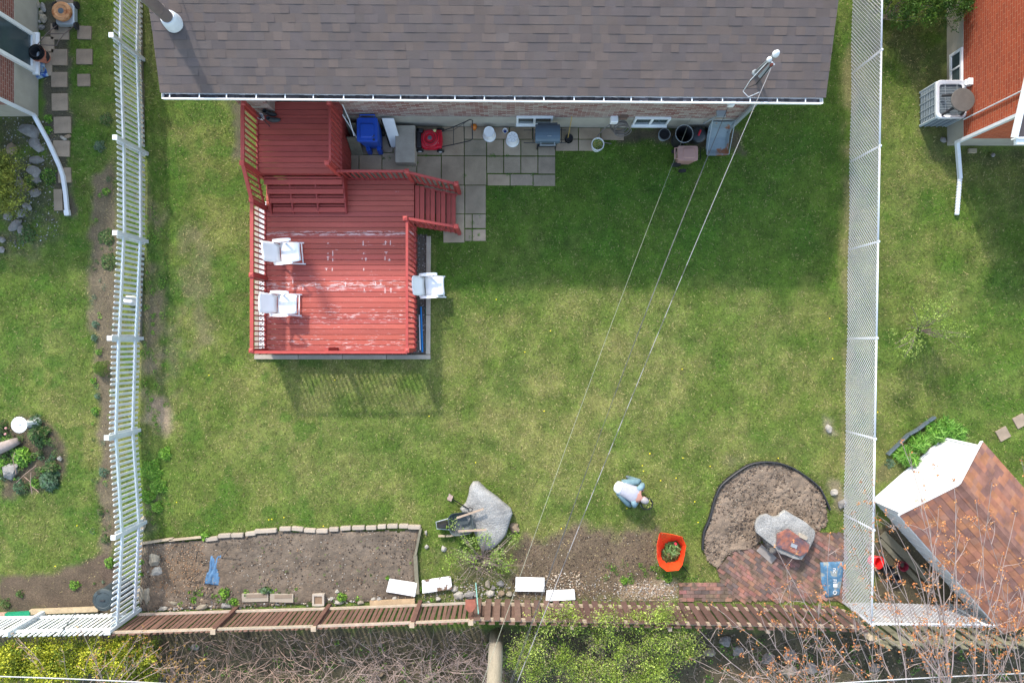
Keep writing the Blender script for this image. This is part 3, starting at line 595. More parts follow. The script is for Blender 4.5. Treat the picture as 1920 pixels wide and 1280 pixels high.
f = m.build('window', M['white'], lh); m = MB(); m.box((LX + .02, (y0 + y1) / 2, (z0 + z1) / 2), (.03, y1 - y0 - .19, z1 - z0 - .22)); m.build('pane', M['glass'], f)
m = MB(); m.box((LX + .06, (y0 + y1) / 2, z0 - .03), (.2, y1 - y0 + .1, .05)); m.build('sill', M['white'], f)
m = MB(); a = Vector((LX + .04, LY - .04, 3.0)); b = Vector((LX + .04, LY - .04, .22)); m.beam(a, b, .085, .07, Vector((0, 1, 0))); pts = [b, P(92, 268, .12), P(112, 312, .08), P(118, 330, .07), P(123, 362, .06), P(126, 396, .06)]
for i, (u, v) in enumerate(zip(pts[:-1], pts[1:])): m.beam(u, v, .09 + .004 * (i % 2), .07)
m.beam(P(125.5, 394, .06), P(127, 404, .06), .125, .09); m.build('downspout', M['galv'], lh)
# ================= DECK
DZ, UZ = .45, 1.08; DX0, DX1, DY0, DY1 = -6.32, -2.52, -.25, 4.14; UX1 = -4.25
dk = thing('deck', 'red painted two level wooden deck with railings and two flights of steps', 'deck', (-4.4, 2.5, 0))
random.seed(11)
def boards(m, x0, x1, y0, y1, z, pitch, th=.035):
    y = y0
    while y < y1 - .03:
        wd = min(pitch - .0105, y1 - y); k = U(.86, 1.08); m.col((k, k * U(.94, 1.05), k * U(.94, 1.05))); m.box(((x0 + x1) / 2, y + wd / 2, z - th / 2 + U(-.0015, .0015)), (x1 - x0, wd, th)); y += pitch
dm = mat('deck_boards', (.37, .078, .058), .62, .1, 3, .25, 60, tint=True, stretch=(.3, 2.2, 1), fine=.08)
# worn white patches: real wear, in a few board rows
def wear(mm, yb, thr0, thr1):
    t = mm.node_tree; N = t.nodes; L = t.links; b = N['Principled BSDF']; src = b.inputs['Base Color'].links[0].from_socket
    tc = N.new('ShaderNodeTexCoord'); mp = N.new('ShaderNodeMapping'); mp.inputs['Scale'].default_value = (3.2, 17, 5); L.new(tc.outputs['Object'], mp.inputs[0])
    n = N.new('ShaderNodeTexNoise'); n.inputs['Scale'].default_value = 1.6; n.inputs['Detail'].default_value = 9; n.inputs['Roughness'].default_value = .72; L.new(mp.outputs[0], n.inputs['Vector'])
    sp = N.new('ShaderNodeSeparateXYZ'); L.new(tc.outputs['Object'], sp.inputs[0])
    cr = N.new('ShaderNodeValToRGB'); e = cr.color_ramp; y0, y1 = -2.9, 1.7
    mr = N.new('ShaderNodeMapRange'); mr.inputs['From Min'].default_value = y0; mr.inputs['From Max'].default_value = y1; L.new(sp.outputs['Y'], mr.inputs[0]); L.new(mr.outputs[0], cr.inputs[0])
    pts = [(y0, .25), (-2.72, .5), (-2.5, .6), (-2.2, .3), (-1.9, .75), (-1.6, .45), (-1.32, .25), (-1.08, 1.), (-.9, .5), (-.6, .18), (-.2, .3), (.0, .35), (.2, .12), (.22, 1.05), (.33, .95), (.36, .05), (1.2, .04), (1.35, .3), (1.42, .05), (1.7, .0)]
    while len(e.elements) > 1: e.elements.remove(e.elements[0])
    e.elements[0].position = 0; e.elements[0].color = (pts[0][1],) * 3 + (1,)
    for p, v in pts[1:]: q = e.elements.new((p - y0) / (y1 - y0)); q.color = (v,) * 3 + (1,)
    md = N.new('ShaderNodeMath'); md.operation = 'MULTIPLY_ADD'; L.new(cr.outputs[0], md.inputs[0]); md.inputs[1].default_value = .205; L.new(n.outputs['Fac'], md.inputs[2])
    st = N.new('ShaderNodeMapRange'); st.inputs['From Min'].default_value = .69; st.inputs['From Max'].default_value = .73; L.new(md.outputs[0], st.inputs[0])
    x = N.new('ShaderNodeMix'); x.data_type = 'RGBA'; L.new(st.outputs[0], x.inputs[0]); L.new(src, x.inputs[6]); x.inputs[7].default_value = (*C(214, 176, 172, .8), 1); L.new(x.outputs[2], b.inputs['Base Color'])
wear(dm, None, 0, 0)
m = MB(); boards(m, DX0, DX1, DY0 + .02, DY1, DZ, .1375); m.build('lower_platform', dm, dk, bev=.003)
m = MB(); boards(m, DX0, UX1, DY1 + .02, 5.6, UZ, .1375); boards(m, -5.88, -4.2, 5.6 + .01, 5.93, UZ, .1375); m.build('upper_platform', M['red'], dk, bev=.003)
# worn foot marks where furniture stood
mk = MB()
for (px, py) in [(615, 475), (624, 475), (615, 484), (624, 487), (682, 475), (679, 485), (686, 486), (722, 484), (730, 487), (612, 505), (623, 505), (682, 505), (724, 474), (648, 533), (660, 532), (704, 532), (714, 532), (615, 541), (683, 543), (722, 544), (733, 544), (592, 533), (615, 456), (681, 456), (723, 455), (732, 455), (549, 528), (560, 540), (541, 533), (568, 540)]:
    c = P(px, py, DZ); h = U(.02, .075)
    mk.add([(c.x - .011, c.y - h, DZ + .0035), (c.x + .012, c.y - h + .01, DZ + .0035), (c.x + .009, c.y + h, DZ + .0035), (c.x - .009, c.y + h - .008, DZ + .0035)], [(0, 1, 2, 3)])
    if rnd() < .5: mk.box((c.x, c.y + h * U(-1, 1), DZ + .004), (U(.04, .09), .014, .003))
mk.build('worn_mark', mat('worn_paint', C(226, 196, 192, .85), .8, .2, 20, 0), dk)
# frame and skirts
m = MB(); k = (.8, .8, .8); m.col(k)
for y in (DY0, DY1 - .02): m.box(((DX0 + DX1) / 2, y + .0, DZ - .135), (DX1 - DX0 - .02, .038, .2))
for x in (DX0 + .03, DX1 - .03, (DX0 + DX1) / 2): m.box((x, (DY0 + DY1) / 2, DZ - .14), (.038, DY1 - DY0 - .06, .2))
for x in (DX0 + .03, UX1 - .03): m.box((x, (DY1 + 5.6) / 2 + .02, UZ - .14), (.038, 5.6 - DY1 - .06, .2))
m.box(((DX0 + UX1) / 2, DY1 + .03, UZ - .14), (UX1 - DX0 - .1, .038, .2))
for x in (DX0 + .08, UX1 - .08, -5.2): 
    for y in (DY1 + .1, 5.5): m.box((x, y, .42), (.09, .09, .95))
for x in (DX0 + .1, -4.4, DX1 - .1):
    for y in (DY0 + .1, 2.0, DY1 - .12): m.box((x, y, .14), (.09, .09, .42))
m.build('frame', M['redrail'], dk)
m = MB()
for i in range(13): m.col(wood_tint(.75, .95)); m.box((UX1 + .012, DY1 + .08 + i * .115, .5), (.02, .1, .9))
m.build('skirt', M['redrail'], dk)
# inner steps
m = MB()
for i in range(4):
    z = UZ - .13 * (i + 1); y = DY1 - .015 - .205 * i
    for a, b in ((.035, .05), (.145, .125)):
        k = U(.88, 1.0); m.col((k, k * .95, k * .95)); m.box(((DX0 + .12 + i * .03 + UX1) / 2, y - a, z - .018 - (.01 if b < .1 else 0)), (UX1 - DX0 - .12 - i * .03, b, .035))
st = m.build('inner_steps', M['red'], dk, bev=.003)
for x in (DX0 + .16, -5.6, -4.95, UX1 + .005): 
    m = MB(); m.col((.85, .85, .85)); m.add([(x - .018, DY1, UZ - .16), (x - .018, DY1, DZ), (x - .018, DY1 - .86, DZ), (x - .018, DY1 - .86, DZ + .09), (x + .018, DY1, UZ - .16), (x + .018, DY1, DZ), (x + .018, DY1 - .86, DZ), (x + .018, DY1 - .86, DZ + .09)], [(0, 1, 2, 3), (7, 6, 5, 4), (0, 4, 5, 1), (1, 5, 6, 2), (2, 6, 7, 3), (3, 7, 4, 0)])
    m.build('stringer', M['redrail'], st)
# outer steps
m = MB(); sx0 = DX1 + .01; N_ = 4
for i in range(N_):
    z = DZ - .085 * (i + 1) + .04
    for j in range(2):
        x = sx0 + .065 + i * .262 + j * .128; k = U(.84, .98); m.col((k, k * .93, k * .95)); sh = -.17 * (i * 2 + j) / 8
        m.box((x, 3.53 + sh, z - .018), (.112, .98, .035))
st = m.build('outer_steps', M['red'], dk, bev=.003)
for y in (4.0, 3.04): m = MB(); m.col((.85, .85, .85)); m.beam((sx0, y, DZ - .12), (sx0 + 1.06, y - .17, .08), .038, .15); m.build('stringer', M['redrail'], st)
# railings
def rail(parent, a, b, base_a, base_b, out, n, name='railing', topw=.085, lowrail=True, sleeve=1):
    a = Vector(a); b = Vector(b); m = MB(); m.col(wood_tint(.95, 1.05)); m.beam(a, b, topw, .038)
    off = Vector(out); A = Vector(base_a) + off; B = Vector(base_b) + off
    if lowrail:
        m.col(wood_tint(.85, .95)); m.beam(A + Vector((0, 0, .1)), B + Vector((0, 0, .1)), .038, .06)
    for i in range(n):
        t = (i + .5) / n; p = a.lerp(b, t) + off * .6; q = A.lerp(B, t) + Vector((0, 0, -.03)); m.col(wood_tint(.85, 1.05)); m.beam(q, p - Vector((0, 0, .02)), .034, .034, Vector((1, 0, 0)) if abs((b - a).y) > abs((b - a).x) else Vector((0, 1, 0)))
    return m.build(name, M['redrail'], parent)
def post(parent, x, y, z0, z1, s=.088, cap=True):
    m = MB(); m.col(wood_tint(.92, 1.05)); m.box((x, y, (z0 + z1) / 2), (s, s, z1 - z0)); o = m.build('post', M['redrail'], parent)
    if cap: m = MB(); m.col((1.12, 1.12, 1.12)); m.add([(x - .055, y - .055, z1 + .002), (x + .055, y - .055, z1 + .002), (x + .055, y + .055, z1 + .002), (x - .055, y + .055, z1 + .002), (x - .055, y - .055, z1 + .02), (x + .055, y - .055, z1 + .02), (x + .055, y + .055, z1 + .02), (x - .055, y + .055, z1 + .02), (x, y, z1 + .05)], [(3, 2, 1, 0), (0, 1, 5, 4), (1, 2, 6, 5), (2, 3, 7, 6), (3, 0, 4, 7), (4, 5, 8), (5, 6, 8), (6, 7, 8), (7, 4, 8)]); m.build('post_cap', M['redrail'], o)
RT = 1.42; XL = DX0
for y0, y1, n in ((3.43, 1.62, 14), (1.6, -.19, 14)): rail(dk, (XL, y0, RT), (XL, y1, RT), (XL, y0, DZ - .1), (XL, y1, DZ - .1), (-.02, 0, 0), n)
rail(dk, (XL, DY0 - .01, RT), (-2.55, DY0 - .01, RT), (XL, DY0, DZ - .1), (-2.55, DY0, DZ - .1), (0, -.02, 0), 29, topw=.07)
XR = -2.55
rail(dk, (XR, 2.97, RT), (XR, DY0, RT), (XR, 2.97, DZ - .1), (XR, DY0, DZ - .1), (.05, 0, 0), 25, topw=.06)
m = MB()
for i in range(22): m.col(wood_tint(.8, 1.0)); m.box((XR + .075, 2.9 - i * .143, DZ - .08), (.02, .1, .26))
m.build('skirt', M['redrail'], dk)
rail(dk, (UX1 - .02, DY1 - .01, RT), (XR + .04, DY1 - .01, RT), (UX1, DY1, DZ - .1), (XR, DY1, DZ - .1), (0, .03, 0), 13, topw=.06)
rail(dk, (XL + .03, 5.55, 2.06), (XL + .03, 4.15, 2.06), (XL + .03, 5.55, UZ - .1), (XL + .03, 4.15, UZ - .1), (-.02, 0, 0), 10)
rail(dk, (UX1, 5.55, 2.06), (UX1, 4.16, 2.06), (UX1, 5.55, UZ - .1), (UX1, 4.16, UZ - .1), (.02, 0, 0), 11, topw=.05)
rail(dk, (XL + .03, 4.12, 2.04), (XL, 3.48, 1.46), (XL + .03, 4.12, UZ - .1), (XL, 3.48, DZ), (-.02, 0, 0), 5, 'stair_railing')
for x, y, z0, z1 in [(XL + .03, 4.15, .1, 2.1), (XL, 3.43, .1, 1.45), (XL, 1.61, .1, 1.45), (XL, -.22, .1, 1.45), (XR, -.22, .1, 1.42), (XR - .04, 2.98, .1, 1.46), (XR, DY1 - .02, .1, 1.46), (UX1 - .06, 4.16, .1, 2.1)]: post(dk, x, y, z0, z1)
post(dk, XL + .06, 5.55, .3, 2.08); post(dk, UX1 - .02, 5.57, .3, 2.08)
# inner blocks of posts seen on the deck side
post(dk, -4.51, -.19, .1, 1.4, cap=False)
ex = sx0 + 1.1
for y0, y1 in ((DY1 - .04, 3.9), (2.98, 2.84)):
    rail(dk, (XR + .04, y0, RT), (ex + .02, y1, 1.08), (XR + .1, y0 - .02, .4), (ex, y1, .1), (0, .0, 0), 8, 'stair_railing', topw=.06)
    post(dk, ex + .03, y1, -.02, 1.12)
# ---- concrete kerb and white lattice by the deck
def kerb(pts, lab, n, grp):
    for i, (a, b) in enumerate(zip(pts[:-1], pts[1:])):
        A = P(*a); B = P(*b); k = max(1, round((B - A).length / 1.1))
        for j in range(k):
            m = MB(); kk = U(1.2, 1.4); m.col((kk * 1.04, kk * .98, kk * .92)); p = A.lerp(B, j / k); q = A.lerp(B, (j + 1) / k); d = (q - p).normalized() * .006; m.beam(p + d + Vector((0, 0, .02)), q - d + Vector((0, 0, .02)), .105, .1)
            side = ['left of the deck', 'in front of the deck', 'right of the deck'][i]
            o = m.build('kerb_stone', M['conc'], bev=.006); tag(o, f"{['first','second','third','fourth','fifth'][j]} concrete kerb block along the gravel {side}, counted from its {'top' if i != 1 else 'left'} end", 'kerb stone', grp)
kerb([(483, 388), (483, 664)], '', 0, 'concrete kerb blocks round the deck')
def kerb2(a, b, i):
    A = P(*a); B = P(*b); k = 4 if i == 1 else 3
    for j in range(k):
        m = MB(); kk = U(1.2, 1.4); m.col((kk * 1.02, kk * .98, kk * .92)); p = A.lerp(B, j / k); q = A.lerp(B, (j + 1) / k); d = (q - p).normalized() * .006; m.beam(p + d + Vector((0, 0, .02)), q - d + Vector((0, 0, .02)), .115, .1)
        tag(m.build('kerb_stone', M['conc'], bev=.006), f"{['first','second','third','fourth'][j]} concrete kerb block {'in front' if i == 1 else 'right'} of the deck, counted from its {'left' if i == 1 else 'top'} end", 'kerb stone', 'concrete kerb blocks round the deck')
kerb2((478, 669), (808, 669), 1); kerb2((804, 443), (803, 664), 2)
m = MB(); random.seed(5)
a, b = P(492, 385, .05), P(492, 655, .05)
for i in range(46):
    t0 = i / 46; y = a.y + (b.y - a.y) * t0
    for s_ in (-1, 1): m.beam((a.x - .075, y - s_ * .07, .03 + .005 * s_), (a.x + .075, y + s_ * .07, .03 + .005 * s_), .028, .006)
m.box((a.x - .085, (a.y + b.y) / 2, .034), (.03, a.y - b.y + .2, .025)); m.box((a.x + .085, (a.y + b.y) / 2, .034), (.03, a.y - b.y + .2, .025)); m.box((a.x + .0, (a.y + b.y) / 2 + .9, .02), (.15, a.y - b.y - 1.8, .012))
tag(m.build('lattice_strip', M['white']), 'white lattice strip lying on the ground along the left of the deck', 'lattice')
def rod(name, a, b, r, m_, lab, cat, n=8, grp=None, za=.04, zb=.04, mid=0):
    A = P(*a, za); B = P(*b, zb); m = MB(); pts = [A.lerp(B, i / 6) + Vector((0, 0, 0)) + Vector((mid * math.sin(math.pi * i / 6), 0, 0)) for i in range(7)]
    m.tube(pts, r, n); return tag(m.build(name, m_, smooth=False), lab, cat, grp)
rod('pole', (786, 590), (788, 656), .016, M['white'], 'thin white pole on the gravel right of the deck', 'pole')
rod('pole', (789, 575), (792, 660), .026, mat('blue_pole', C(20, 120, 190, .9), .4, .1, 4, 0), 'bright blue pole on the gravel right of the deck', 'pole')
rod('garden_hose', (797, 575), (797, 658), .012, mat('green_hose', C(40, 96, 70, .8), .5, .1, 4, 0), 'dark green hose piece between the blue pole and the kerb', 'hose', mid=.03)
# ================= FENCES
def fence_thing(name, lab, loc, cat='fence'): return thing(name, lab, cat, loc)
# left white picket fence
PT = [(-9.66, 9.9), (-9.71, 7.42), (-9.62, 4.94), (-9.62, 2.63), (-9.75, .08), (-9.82, -2.33), (-9.66, -4.75), (-9.79, -7.04)]
lf = fence_thing('picket_fence', 'long white picket fence between the left neighbour and the lawn', (-9.7, 0, 0)); random.seed(31)
def picket(m, x, y, z0, z1, w_, th, ax, lean=(0, 0), tip=.05, tint=(.93, 1.02), pointed=True):
    m.col(wood_tint(*tint)); hw = w_ / 2; dx, dy = ax; nx, ny = -dy, dx; lx, ly = lean
    def q(u, v, z, t): return (x + dx * u + nx * v + lx * t, y + dy * u + ny * v + ly * t, z)
    prof = [(-hw, z0), (hw, z0), (hw, z1 - tip)] + ([(0, z1)] if pointed else [(hw * .5, z1), (-hw * .5, z1)]) + [(-hw, z1 - tip)]
    n = len(prof); vs = [q(u, -th / 2, z, (z - z0)) for u, z in prof] + [q(u, th / 2, z, (z - z0)) for u, z in prof]
    m.add(vs, [tuple(range(n))[::-1], tuple(range(n, 2 * n))] + [(k, (k + 1) % n, n + (k + 1) % n, n + k) for k in range(n)])
for i in range(len(PT) - 1):
    a = Vector((*PT[i], 0)); b = Vector((*PT[i + 1], 0)); d = (b - a); L_ = d.length; dn_ = d.normalized(); nrm = Vector((-dn_.y, dn_.x, 0))   # east is +x => nrm
    n = int(L_ / .128); m = MB()
    for k in range(n):
        p = a + d * ((k + .5) / n) + nrm * (-.03); picket(m, p.x, p.y, .06 + U(-.01, .01), 1.33 + U(-.012, .012), .062, .018, (dn_.x, dn_.y), lean=(.0, U(-.01, .01)))
    m.build('picket_panel', M['wfence'], lf)
    for z in (.33, 1.08): m = MB(); m.col(wood_tint(.96, 1.03)); m.beam(a + nrm * .005 + Vector((0, 0, z)), b + nrm * .005 + Vector((0, 0, z + U(-.02, .02))), .04, .085); m.build('rail', M['wfence'], lf)
for i, (x, y) in enumerate(PT):
    m = MB(); m.col((.93, .95, .97)); m.box((x + .0, y, .72), (.088, .088, 1.44)); o = m.build('post', M['wfence'], lf, bev=.004)
    m = MB(); m.col((1.04, 1.04, 1.04)); m.box((x, y, 1.458), (.12, .12, .03)); m.build('post_cap', M['wfence'], o, bev=.005)
# boards at the foot of that fence
for a, b, c, l in [((263, 0), (266, 150), .6, 'grey weathered plank edging the picket fence, uppermost'), ((267, 155), (268, 275), .6, 'grey weathered plank edging the picket fence beside the roof corner'), ((265, 475), (263, 640), .7, 'curved grey plank at the foot of the picket fence, level with the white chairs')]:
    A = P(*a, .05); B = P(*b, .05); m = MB(); m.col((.9, .88, .92)); m.beam(A, B, .05, .1); tag(m.build('edging_plank', M['greyw']), l, 'plank', 'planks edging the picket fence')
# white back fence at the lower left
wf = fence_thing('picket_fence', 'white back fence of close narrow slats at the bottom left', (-12, -7.1, 0))
a, b = Vector((-9.85, -7.1, 0)), Vector((-15.2, -7.2, 0)); 
for s0, s1 in ((0, .46), (.46, 1)):
    A, B = a.lerp(b, s0), a.lerp(b, s1); m = MB(); n = int((B - A).length / .122)
    for k in range(n): p = A.lerp(B, (k + .5) / n); picket(m, p.x, p.y - .03, .05, 1.42 + U(-.01, .01), .066, .018, (1, 0), lean=(U(-.02, .01), 0), pointed=True)
    m.build('picket_panel', M['wfence'], wf)
    for z in (.3, 1.15): m = MB(); m.col((1.02, 1.02, 1.02)); m.beam(A + Vector((0, .01, z)), B + Vector((0, .01, z + .02)), .04, .085); m.build('rail', M['wfence'], wf)
for x in (-12.28, -14.7): m = MB(); m.col((.9, .93, .95)); m.box((x, -7.1, .72), (.1, .1, 1.44)); m.build('post', M['wfence'], wf, bev=.01)
m = MB(); m.tube([P(141, 1148, .25), P(112, 1190, 1.5)], .014, 6); tag(m.build('metal_rod', M['dkgrey']), 'thin dark rod leaning on the bottom left white fence', 'rod')
# brown back fence, left run
PB = [(-9.75, -7.1), (-7.26, -7.02), (-4.82, -6.95), (-2.43, -6.86), (-1.0, -6.8)]
bf = fence_thing('slat_fence', 'reddish brown slat fence along the vegetable bed with pale weathered rails', (-5.5, -7, 0)); random.seed(33)
for i in range(4):
    a = Vector((*PB[i], 0)); b = Vector((*PB[i + 1], 0)); n = int((b - a).length / .122); m = MB()
    for k in range(n):
        p = a.lerp(b, (k + .5) / n); k_ = U(.8, 1.15); picket(m, p.x, p.y - .035, .04, 1.42 + U(-.015, .015), .078 if rnd() > .1 else .1, .018, (1, 0), lean=(U(-.02, .02), 0), tip=.02, tint=(.8, 1.15), pointed=False)
    m.build('slat_panel', M['brown'], bf)
    for z in (.22, 1.32): m = MB(); m.col(wood_tint(.95, 1.1)); m.beam(a + Vector((0, .0, z)), b + Vector((0, .0, z)), .045, .08); m.build('rail', M['pale'], bf)  # weathered rails; light on their top faces is also put into the pale colour
for x, y in PB[1:]: 
    m = MB(); m.col((.85, .8, .8)); m.box((x + .02, y + .0, .7), (.1, .12, 1.36)); o = m.build('post', M['brown'], bf)
    m = MB(); m.col((1.15, 1.08, .98)); m.box((x - .0, y - .02, 1.42), (.12, .12, .05)); m.build('post_cap', M['pale'], o)
# brown back fence, right run with boards on both faces
df = fence_thing('board_fence', 'dark brown fence with overlapping boards on both faces below the brick paving', (4, -6.9, 0)); random.seed(35)
A, B = Vector((-.93, -6.79, 0)), Vector((8.62, -6.98, 0)); L_ = (B - A).length; nb = int(L_ / .25)
cuts = [0, 10, 20, 30, nb]
for ci in range(4):
    m = MB()
    for k in range(cuts[ci], cuts[ci + 1]):
        for s_, off in ((1, 0), (-1, .5)):
            p = A + (B - A) * ((k + .25 + off) / nb); wd = .15 if s_ > 0 else .15; kk = U(.72, 1.0) * (1.15 if k < 8 else .92)
            m.col((kk * .88, kk * (1.0 if k < 8 else .93), kk * 1.02)); yy = p.y + s_ * .045; m.box((p.x + U(-.01, .01), yy, .78 + U(-.015, .015)), (wd, .02, 1.36), Matrix.Rotation(U(-.012, .012), 3, 'Y'))
    m.build('board_panel', M['brown'], df)
    a, b = A + (B - A) * (cuts[ci] / nb), A + (B - A) * (cuts[ci + 1] / nb)
    for z in (.3, 1.28): m = MB(); m.col((1, .97, .92)); m.beam(a + Vector((0, 0, z)), b + Vector((0, 0, z)), .066, .08); m.build('rail', M['pale'], df)
for k in (0, .25, .5, .75, 1): p = A + (B - A) * k; m = MB(); m.col((.9, .86, .82)); m.box((p.x, p.y - (.11 if k else 0), .7), (.09, .09, 1.42)); m.build('post', M['pale'], df)
gf = fence_thing('board_fence', 'grey green weathered board fence behind the shed at the bottom right', (11, -7.3, 0))
m = MB(); random.seed(36)
for k in range(44):
    x = 8.78 + k * .15; kk = U(.8, 1.15); m.col((kk, kk * 1.02, kk * .95)); m.box((x, -7.19 - (k % 2) * .07, .95 + U(-.03, .03)), (.135 if k % 2 else .13, .02, 1.75), Matrix.Rotation(U(-.012, .012), 3, 'Y'))
m.build('board_panel', M['greyw'], gf)
for z in (.3, 1.6): m = MB(); m.col((.9, .9, .85)); m.beam((8.72, -7.225, z), (15.2, -7.225, z), .045, .09); m.build('rail', M['greyw'], gf)
m = MB(); m.col((1.3, 1.25, 1.1)); m.box((8.68, -7.17, .75), (.1, .1, 1.5)); m.build('post', M['pale'], gf)
# chain link
def clip(u0, z0, dx, L_, h):
    pass
def chain(name, lab, A, B, h, posts, pitch=.1, r=.0052):
    A = Vector(A); B = Vector(B); d = (B - A).normalized(); L_ = (B - A).length; t = thing(name, lab, 'fence', (A + B) / 2); t.location.z = 0; ORG[t.name] = Vector(((A + B) / 2).xy.to_3d())
    nrm = Vector((-d.y, d.x, 0)); segs = [0] + [s for s in posts] + [L_]; segs = sorted(set([round(s, 3) for s in segs]))
    for s0, s1 in zip(segs[:-1], segs[1:]):
        if s1 - s0 < .3: continue
        m = MB(); c = math.ceil((s0 - h) / pitch)
        def pt(u, z, o): return A + d * u + Vector((0, 0, z)) + nrm * o + nrm * .012 * math.sin(u * 2.1)
        i = c
        while i * pitch < s1 + h:
            for sg in (1, -1):
                # wire passes (u, z): u = i*pitch + sg*(z)   clipped to panel
                u0 = i * pitch if sg > 0 else i * pitch; z_a, z_b = 0.03, h + .03
                def uu(z): return u0 + (z if sg > 0 else -z)
                lo, hi = z_a, z_b
                if sg > 0: lo = max(lo, s0 - u0); hi = min(hi, s1 - u0)
                else: lo = max(lo, u0 - s1); hi = min(hi, u0 - s0)
                if hi - lo > .03: m.tube([pt(uu(lo), lo, .003 * sg), pt(uu(hi), hi, .003 * sg)], r, 3, False)
            i += 1
        m.build('wire_mesh', M['wire'], t)
        m = MB(); m.tube([A + d * s0 + Vector((0, 0, h - .02)) + nrm * .03, A + d * s1 + Vector((0, 0, h - .02)) + nrm * .03], .025, 8); m.build('top_rail', M['galv'], t, smooth=True)
    for s in posts:
        p = A + d * s + nrm * .04; m = MB(); m.tube([p, p + Vector((0, 0, h))], .027, 8); o = m.build('post', M['galv'], t, smooth=True)
        m = MB(); m.lathe([(.036, h - .03), (.036, h), (.02, h + .03), (0, h + .035)], 10, p); m.build('post_cap', M['galv'], o)
Lr = 17.0; ytop = 10.1
chain('chain_link_fence', 'long white chain link fence down the right side of the lawn', (8.98, ytop, 0), (8.7, -6.87, 0), 1.45, [ytop - 9.5, ytop - 7.07, ytop - 4.74, ytop - 2.42, ytop - .08, ytop + 2.36, ytop + 4.57, 16.97])
chain('chain_link_fence', 'white chain link fence running behind the shed at the bottom right', (8.72, -6.87, 0), (15.2, -6.95, 0), 1.45, [2.75, 5.1])
# ================= SHED
A = P(1637, 937); B = P(1767, 822); ab = (B - A).normalized(); per = Vector((ab.y, -ab.x, 0)); Wd = (B - A).length; Ln = 3.7; hw, ha = 1.5, 2.13
SHEDP = [tuple((A).xy), tuple(B.xy), tuple((B + per * Ln).xy), tuple((A + per * Ln).xy)]
sh = thing('shed', 'white garden shed with orange brown shingled gable roof at the lower right', 'shed', (A + B) / 2 + per * Ln / 2)
def sp(u, v, z): return A + ab * u + per * v + Vector((0, 0, z))
m = MB(); vs = [sp(0, 0, -.02), sp(Wd, 0, -.02), sp(Wd, 0, hw), sp(Wd / 2, 0, ha), sp(0, 0, hw)]; vs += [v + per * Ln for v in vs]
m.add(vs, [(0, 1, 2, 3, 4), (9, 8, 7, 6, 5), (0, 4, 9, 5), (1, 6, 7, 2)]); wl = m.build('wall', mat('shed_siding', C(232, 232, 234, .82), .6, .04, 4, .1, 30), sh)
m = MB()
for (a, b) in ((sp(-.01, -.015, .03), sp(-.01, -.015, hw)), (sp(Wd + .01, -.015, .03), sp(Wd + .01, -.015, hw)), (sp(0, -.02, .04), sp(Wd, -.02, .04))): m.beam(a, b, .06, .025, per)
m.build('trim', M['white'], wl)
m = MB()
for i in range(1, 13): m.beam(sp(-.008, i * Ln / 13, .02), sp(-.008, i * Ln / 13, hw - .04), .03, .012, ab)
m.build('siding_rib', M['white'], wl)
random.seed(41); m = MB(); oh, ov = .13, .06; sl = (ha - hw) / (Wd / 2); 
SC2 = [(1, 1, 1), (1.12, .98, .85), (.82, .82, .96), (.92, .88, .95), (1.18, 1.05, .82), (.72, .74, .9), (1.05, .9, .85)]
for side in (0, 1):
    run = Wd / 2 + oh; s = 0; cr = .15; row = 0
    while s < run:
        def rp(v, q, dz):
            u = (-oh + q) if side == 0 else (Wd + oh - q); return sp(u, v, hw + .04 + (q - oh) * sl + dz)
        v = -ov - rnd() * .2
        while v < Ln + ov:
            l = U(.12, .3); v0 = max(v, -ov); v1 = min(v + l, Ln + ov); q1 = min(s + cr + .005, run)
            if v1 > v0 + .01:
                k = U(.88, 1.1); c = random.choice(SC2); m.col(tuple(x * k for x in c)); a, b, c_, d, e, f = rp(v0, s, .014), rp(v1, s, .014), rp(v1, q1, .002), rp(v0, q1, .002), rp(v0, s, -.03), rp(v1, s, -.03)
                m.add([a, b, c_, d, e, f], [(0, 3, 2, 1), (4, 0, 1, 5)] if side else [(0, 1, 2, 3), (4, 5, 1, 0)])
            v += l
        s += cr
    m.col((.8, .8, .8))
    for vv in (-ov, Ln + ov):
        pass
    u0 = -oh if side == 0 else Wd + oh
    m.add([sp(u0, -ov, hw - oh * sl + .0), sp(Wd / 2, -ov, ha + .02), sp(Wd / 2, Ln + ov, ha + .02), sp(u0, Ln + ov, hw - oh * sl)], [(0, 1, 2, 3)])
m.col((.85, .84, .95))
for i in range(24):
    v = -ov + i * (Ln + 2 * ov) / 24; k = U(.85, 1.1); m.col((k * .8, k * .82, k * .95)); l = (Ln + 2 * ov) / 24 + .02
    zr = hw + .04 + Wd / 2 * sl + .014
    m.add([sp(Wd / 2 - .1, v, zr - .1 * sl + .006), sp(Wd / 2, v, zr + .012), sp(Wd / 2 + .1, v, zr - .1 * sl + .006), sp(Wd / 2 - .1, v + l, zr - .1 * sl), sp(Wd / 2, v + l, zr + .004), sp(Wd / 2 + .1, v + l, zr - .1 * sl)], [(0, 1, 4, 3), (1, 2, 5, 4)])
m.build('roof', M['sshing'], sh)
m = MB()
for s0, s1 in ((sp(-oh, -ov - .01, hw - oh * sl - .01), sp(Wd / 2, -ov - .01, ha + .0)), (sp(Wd + oh, -ov - .01, hw - oh * sl - .01), sp(Wd / 2, -ov - .01, ha + .0))): m.beam(s0, s1, .02, .07)
m.beam(sp(-oh, -ov, hw - oh * sl), sp(-oh, Ln + ov, hw - oh * sl), .02, .06); m.beam(sp(Wd + oh, -ov, hw - oh * sl), sp(Wd + oh, Ln + ov, hw - oh * sl), .02, .06); m.build('fascia', M['white'], sh)
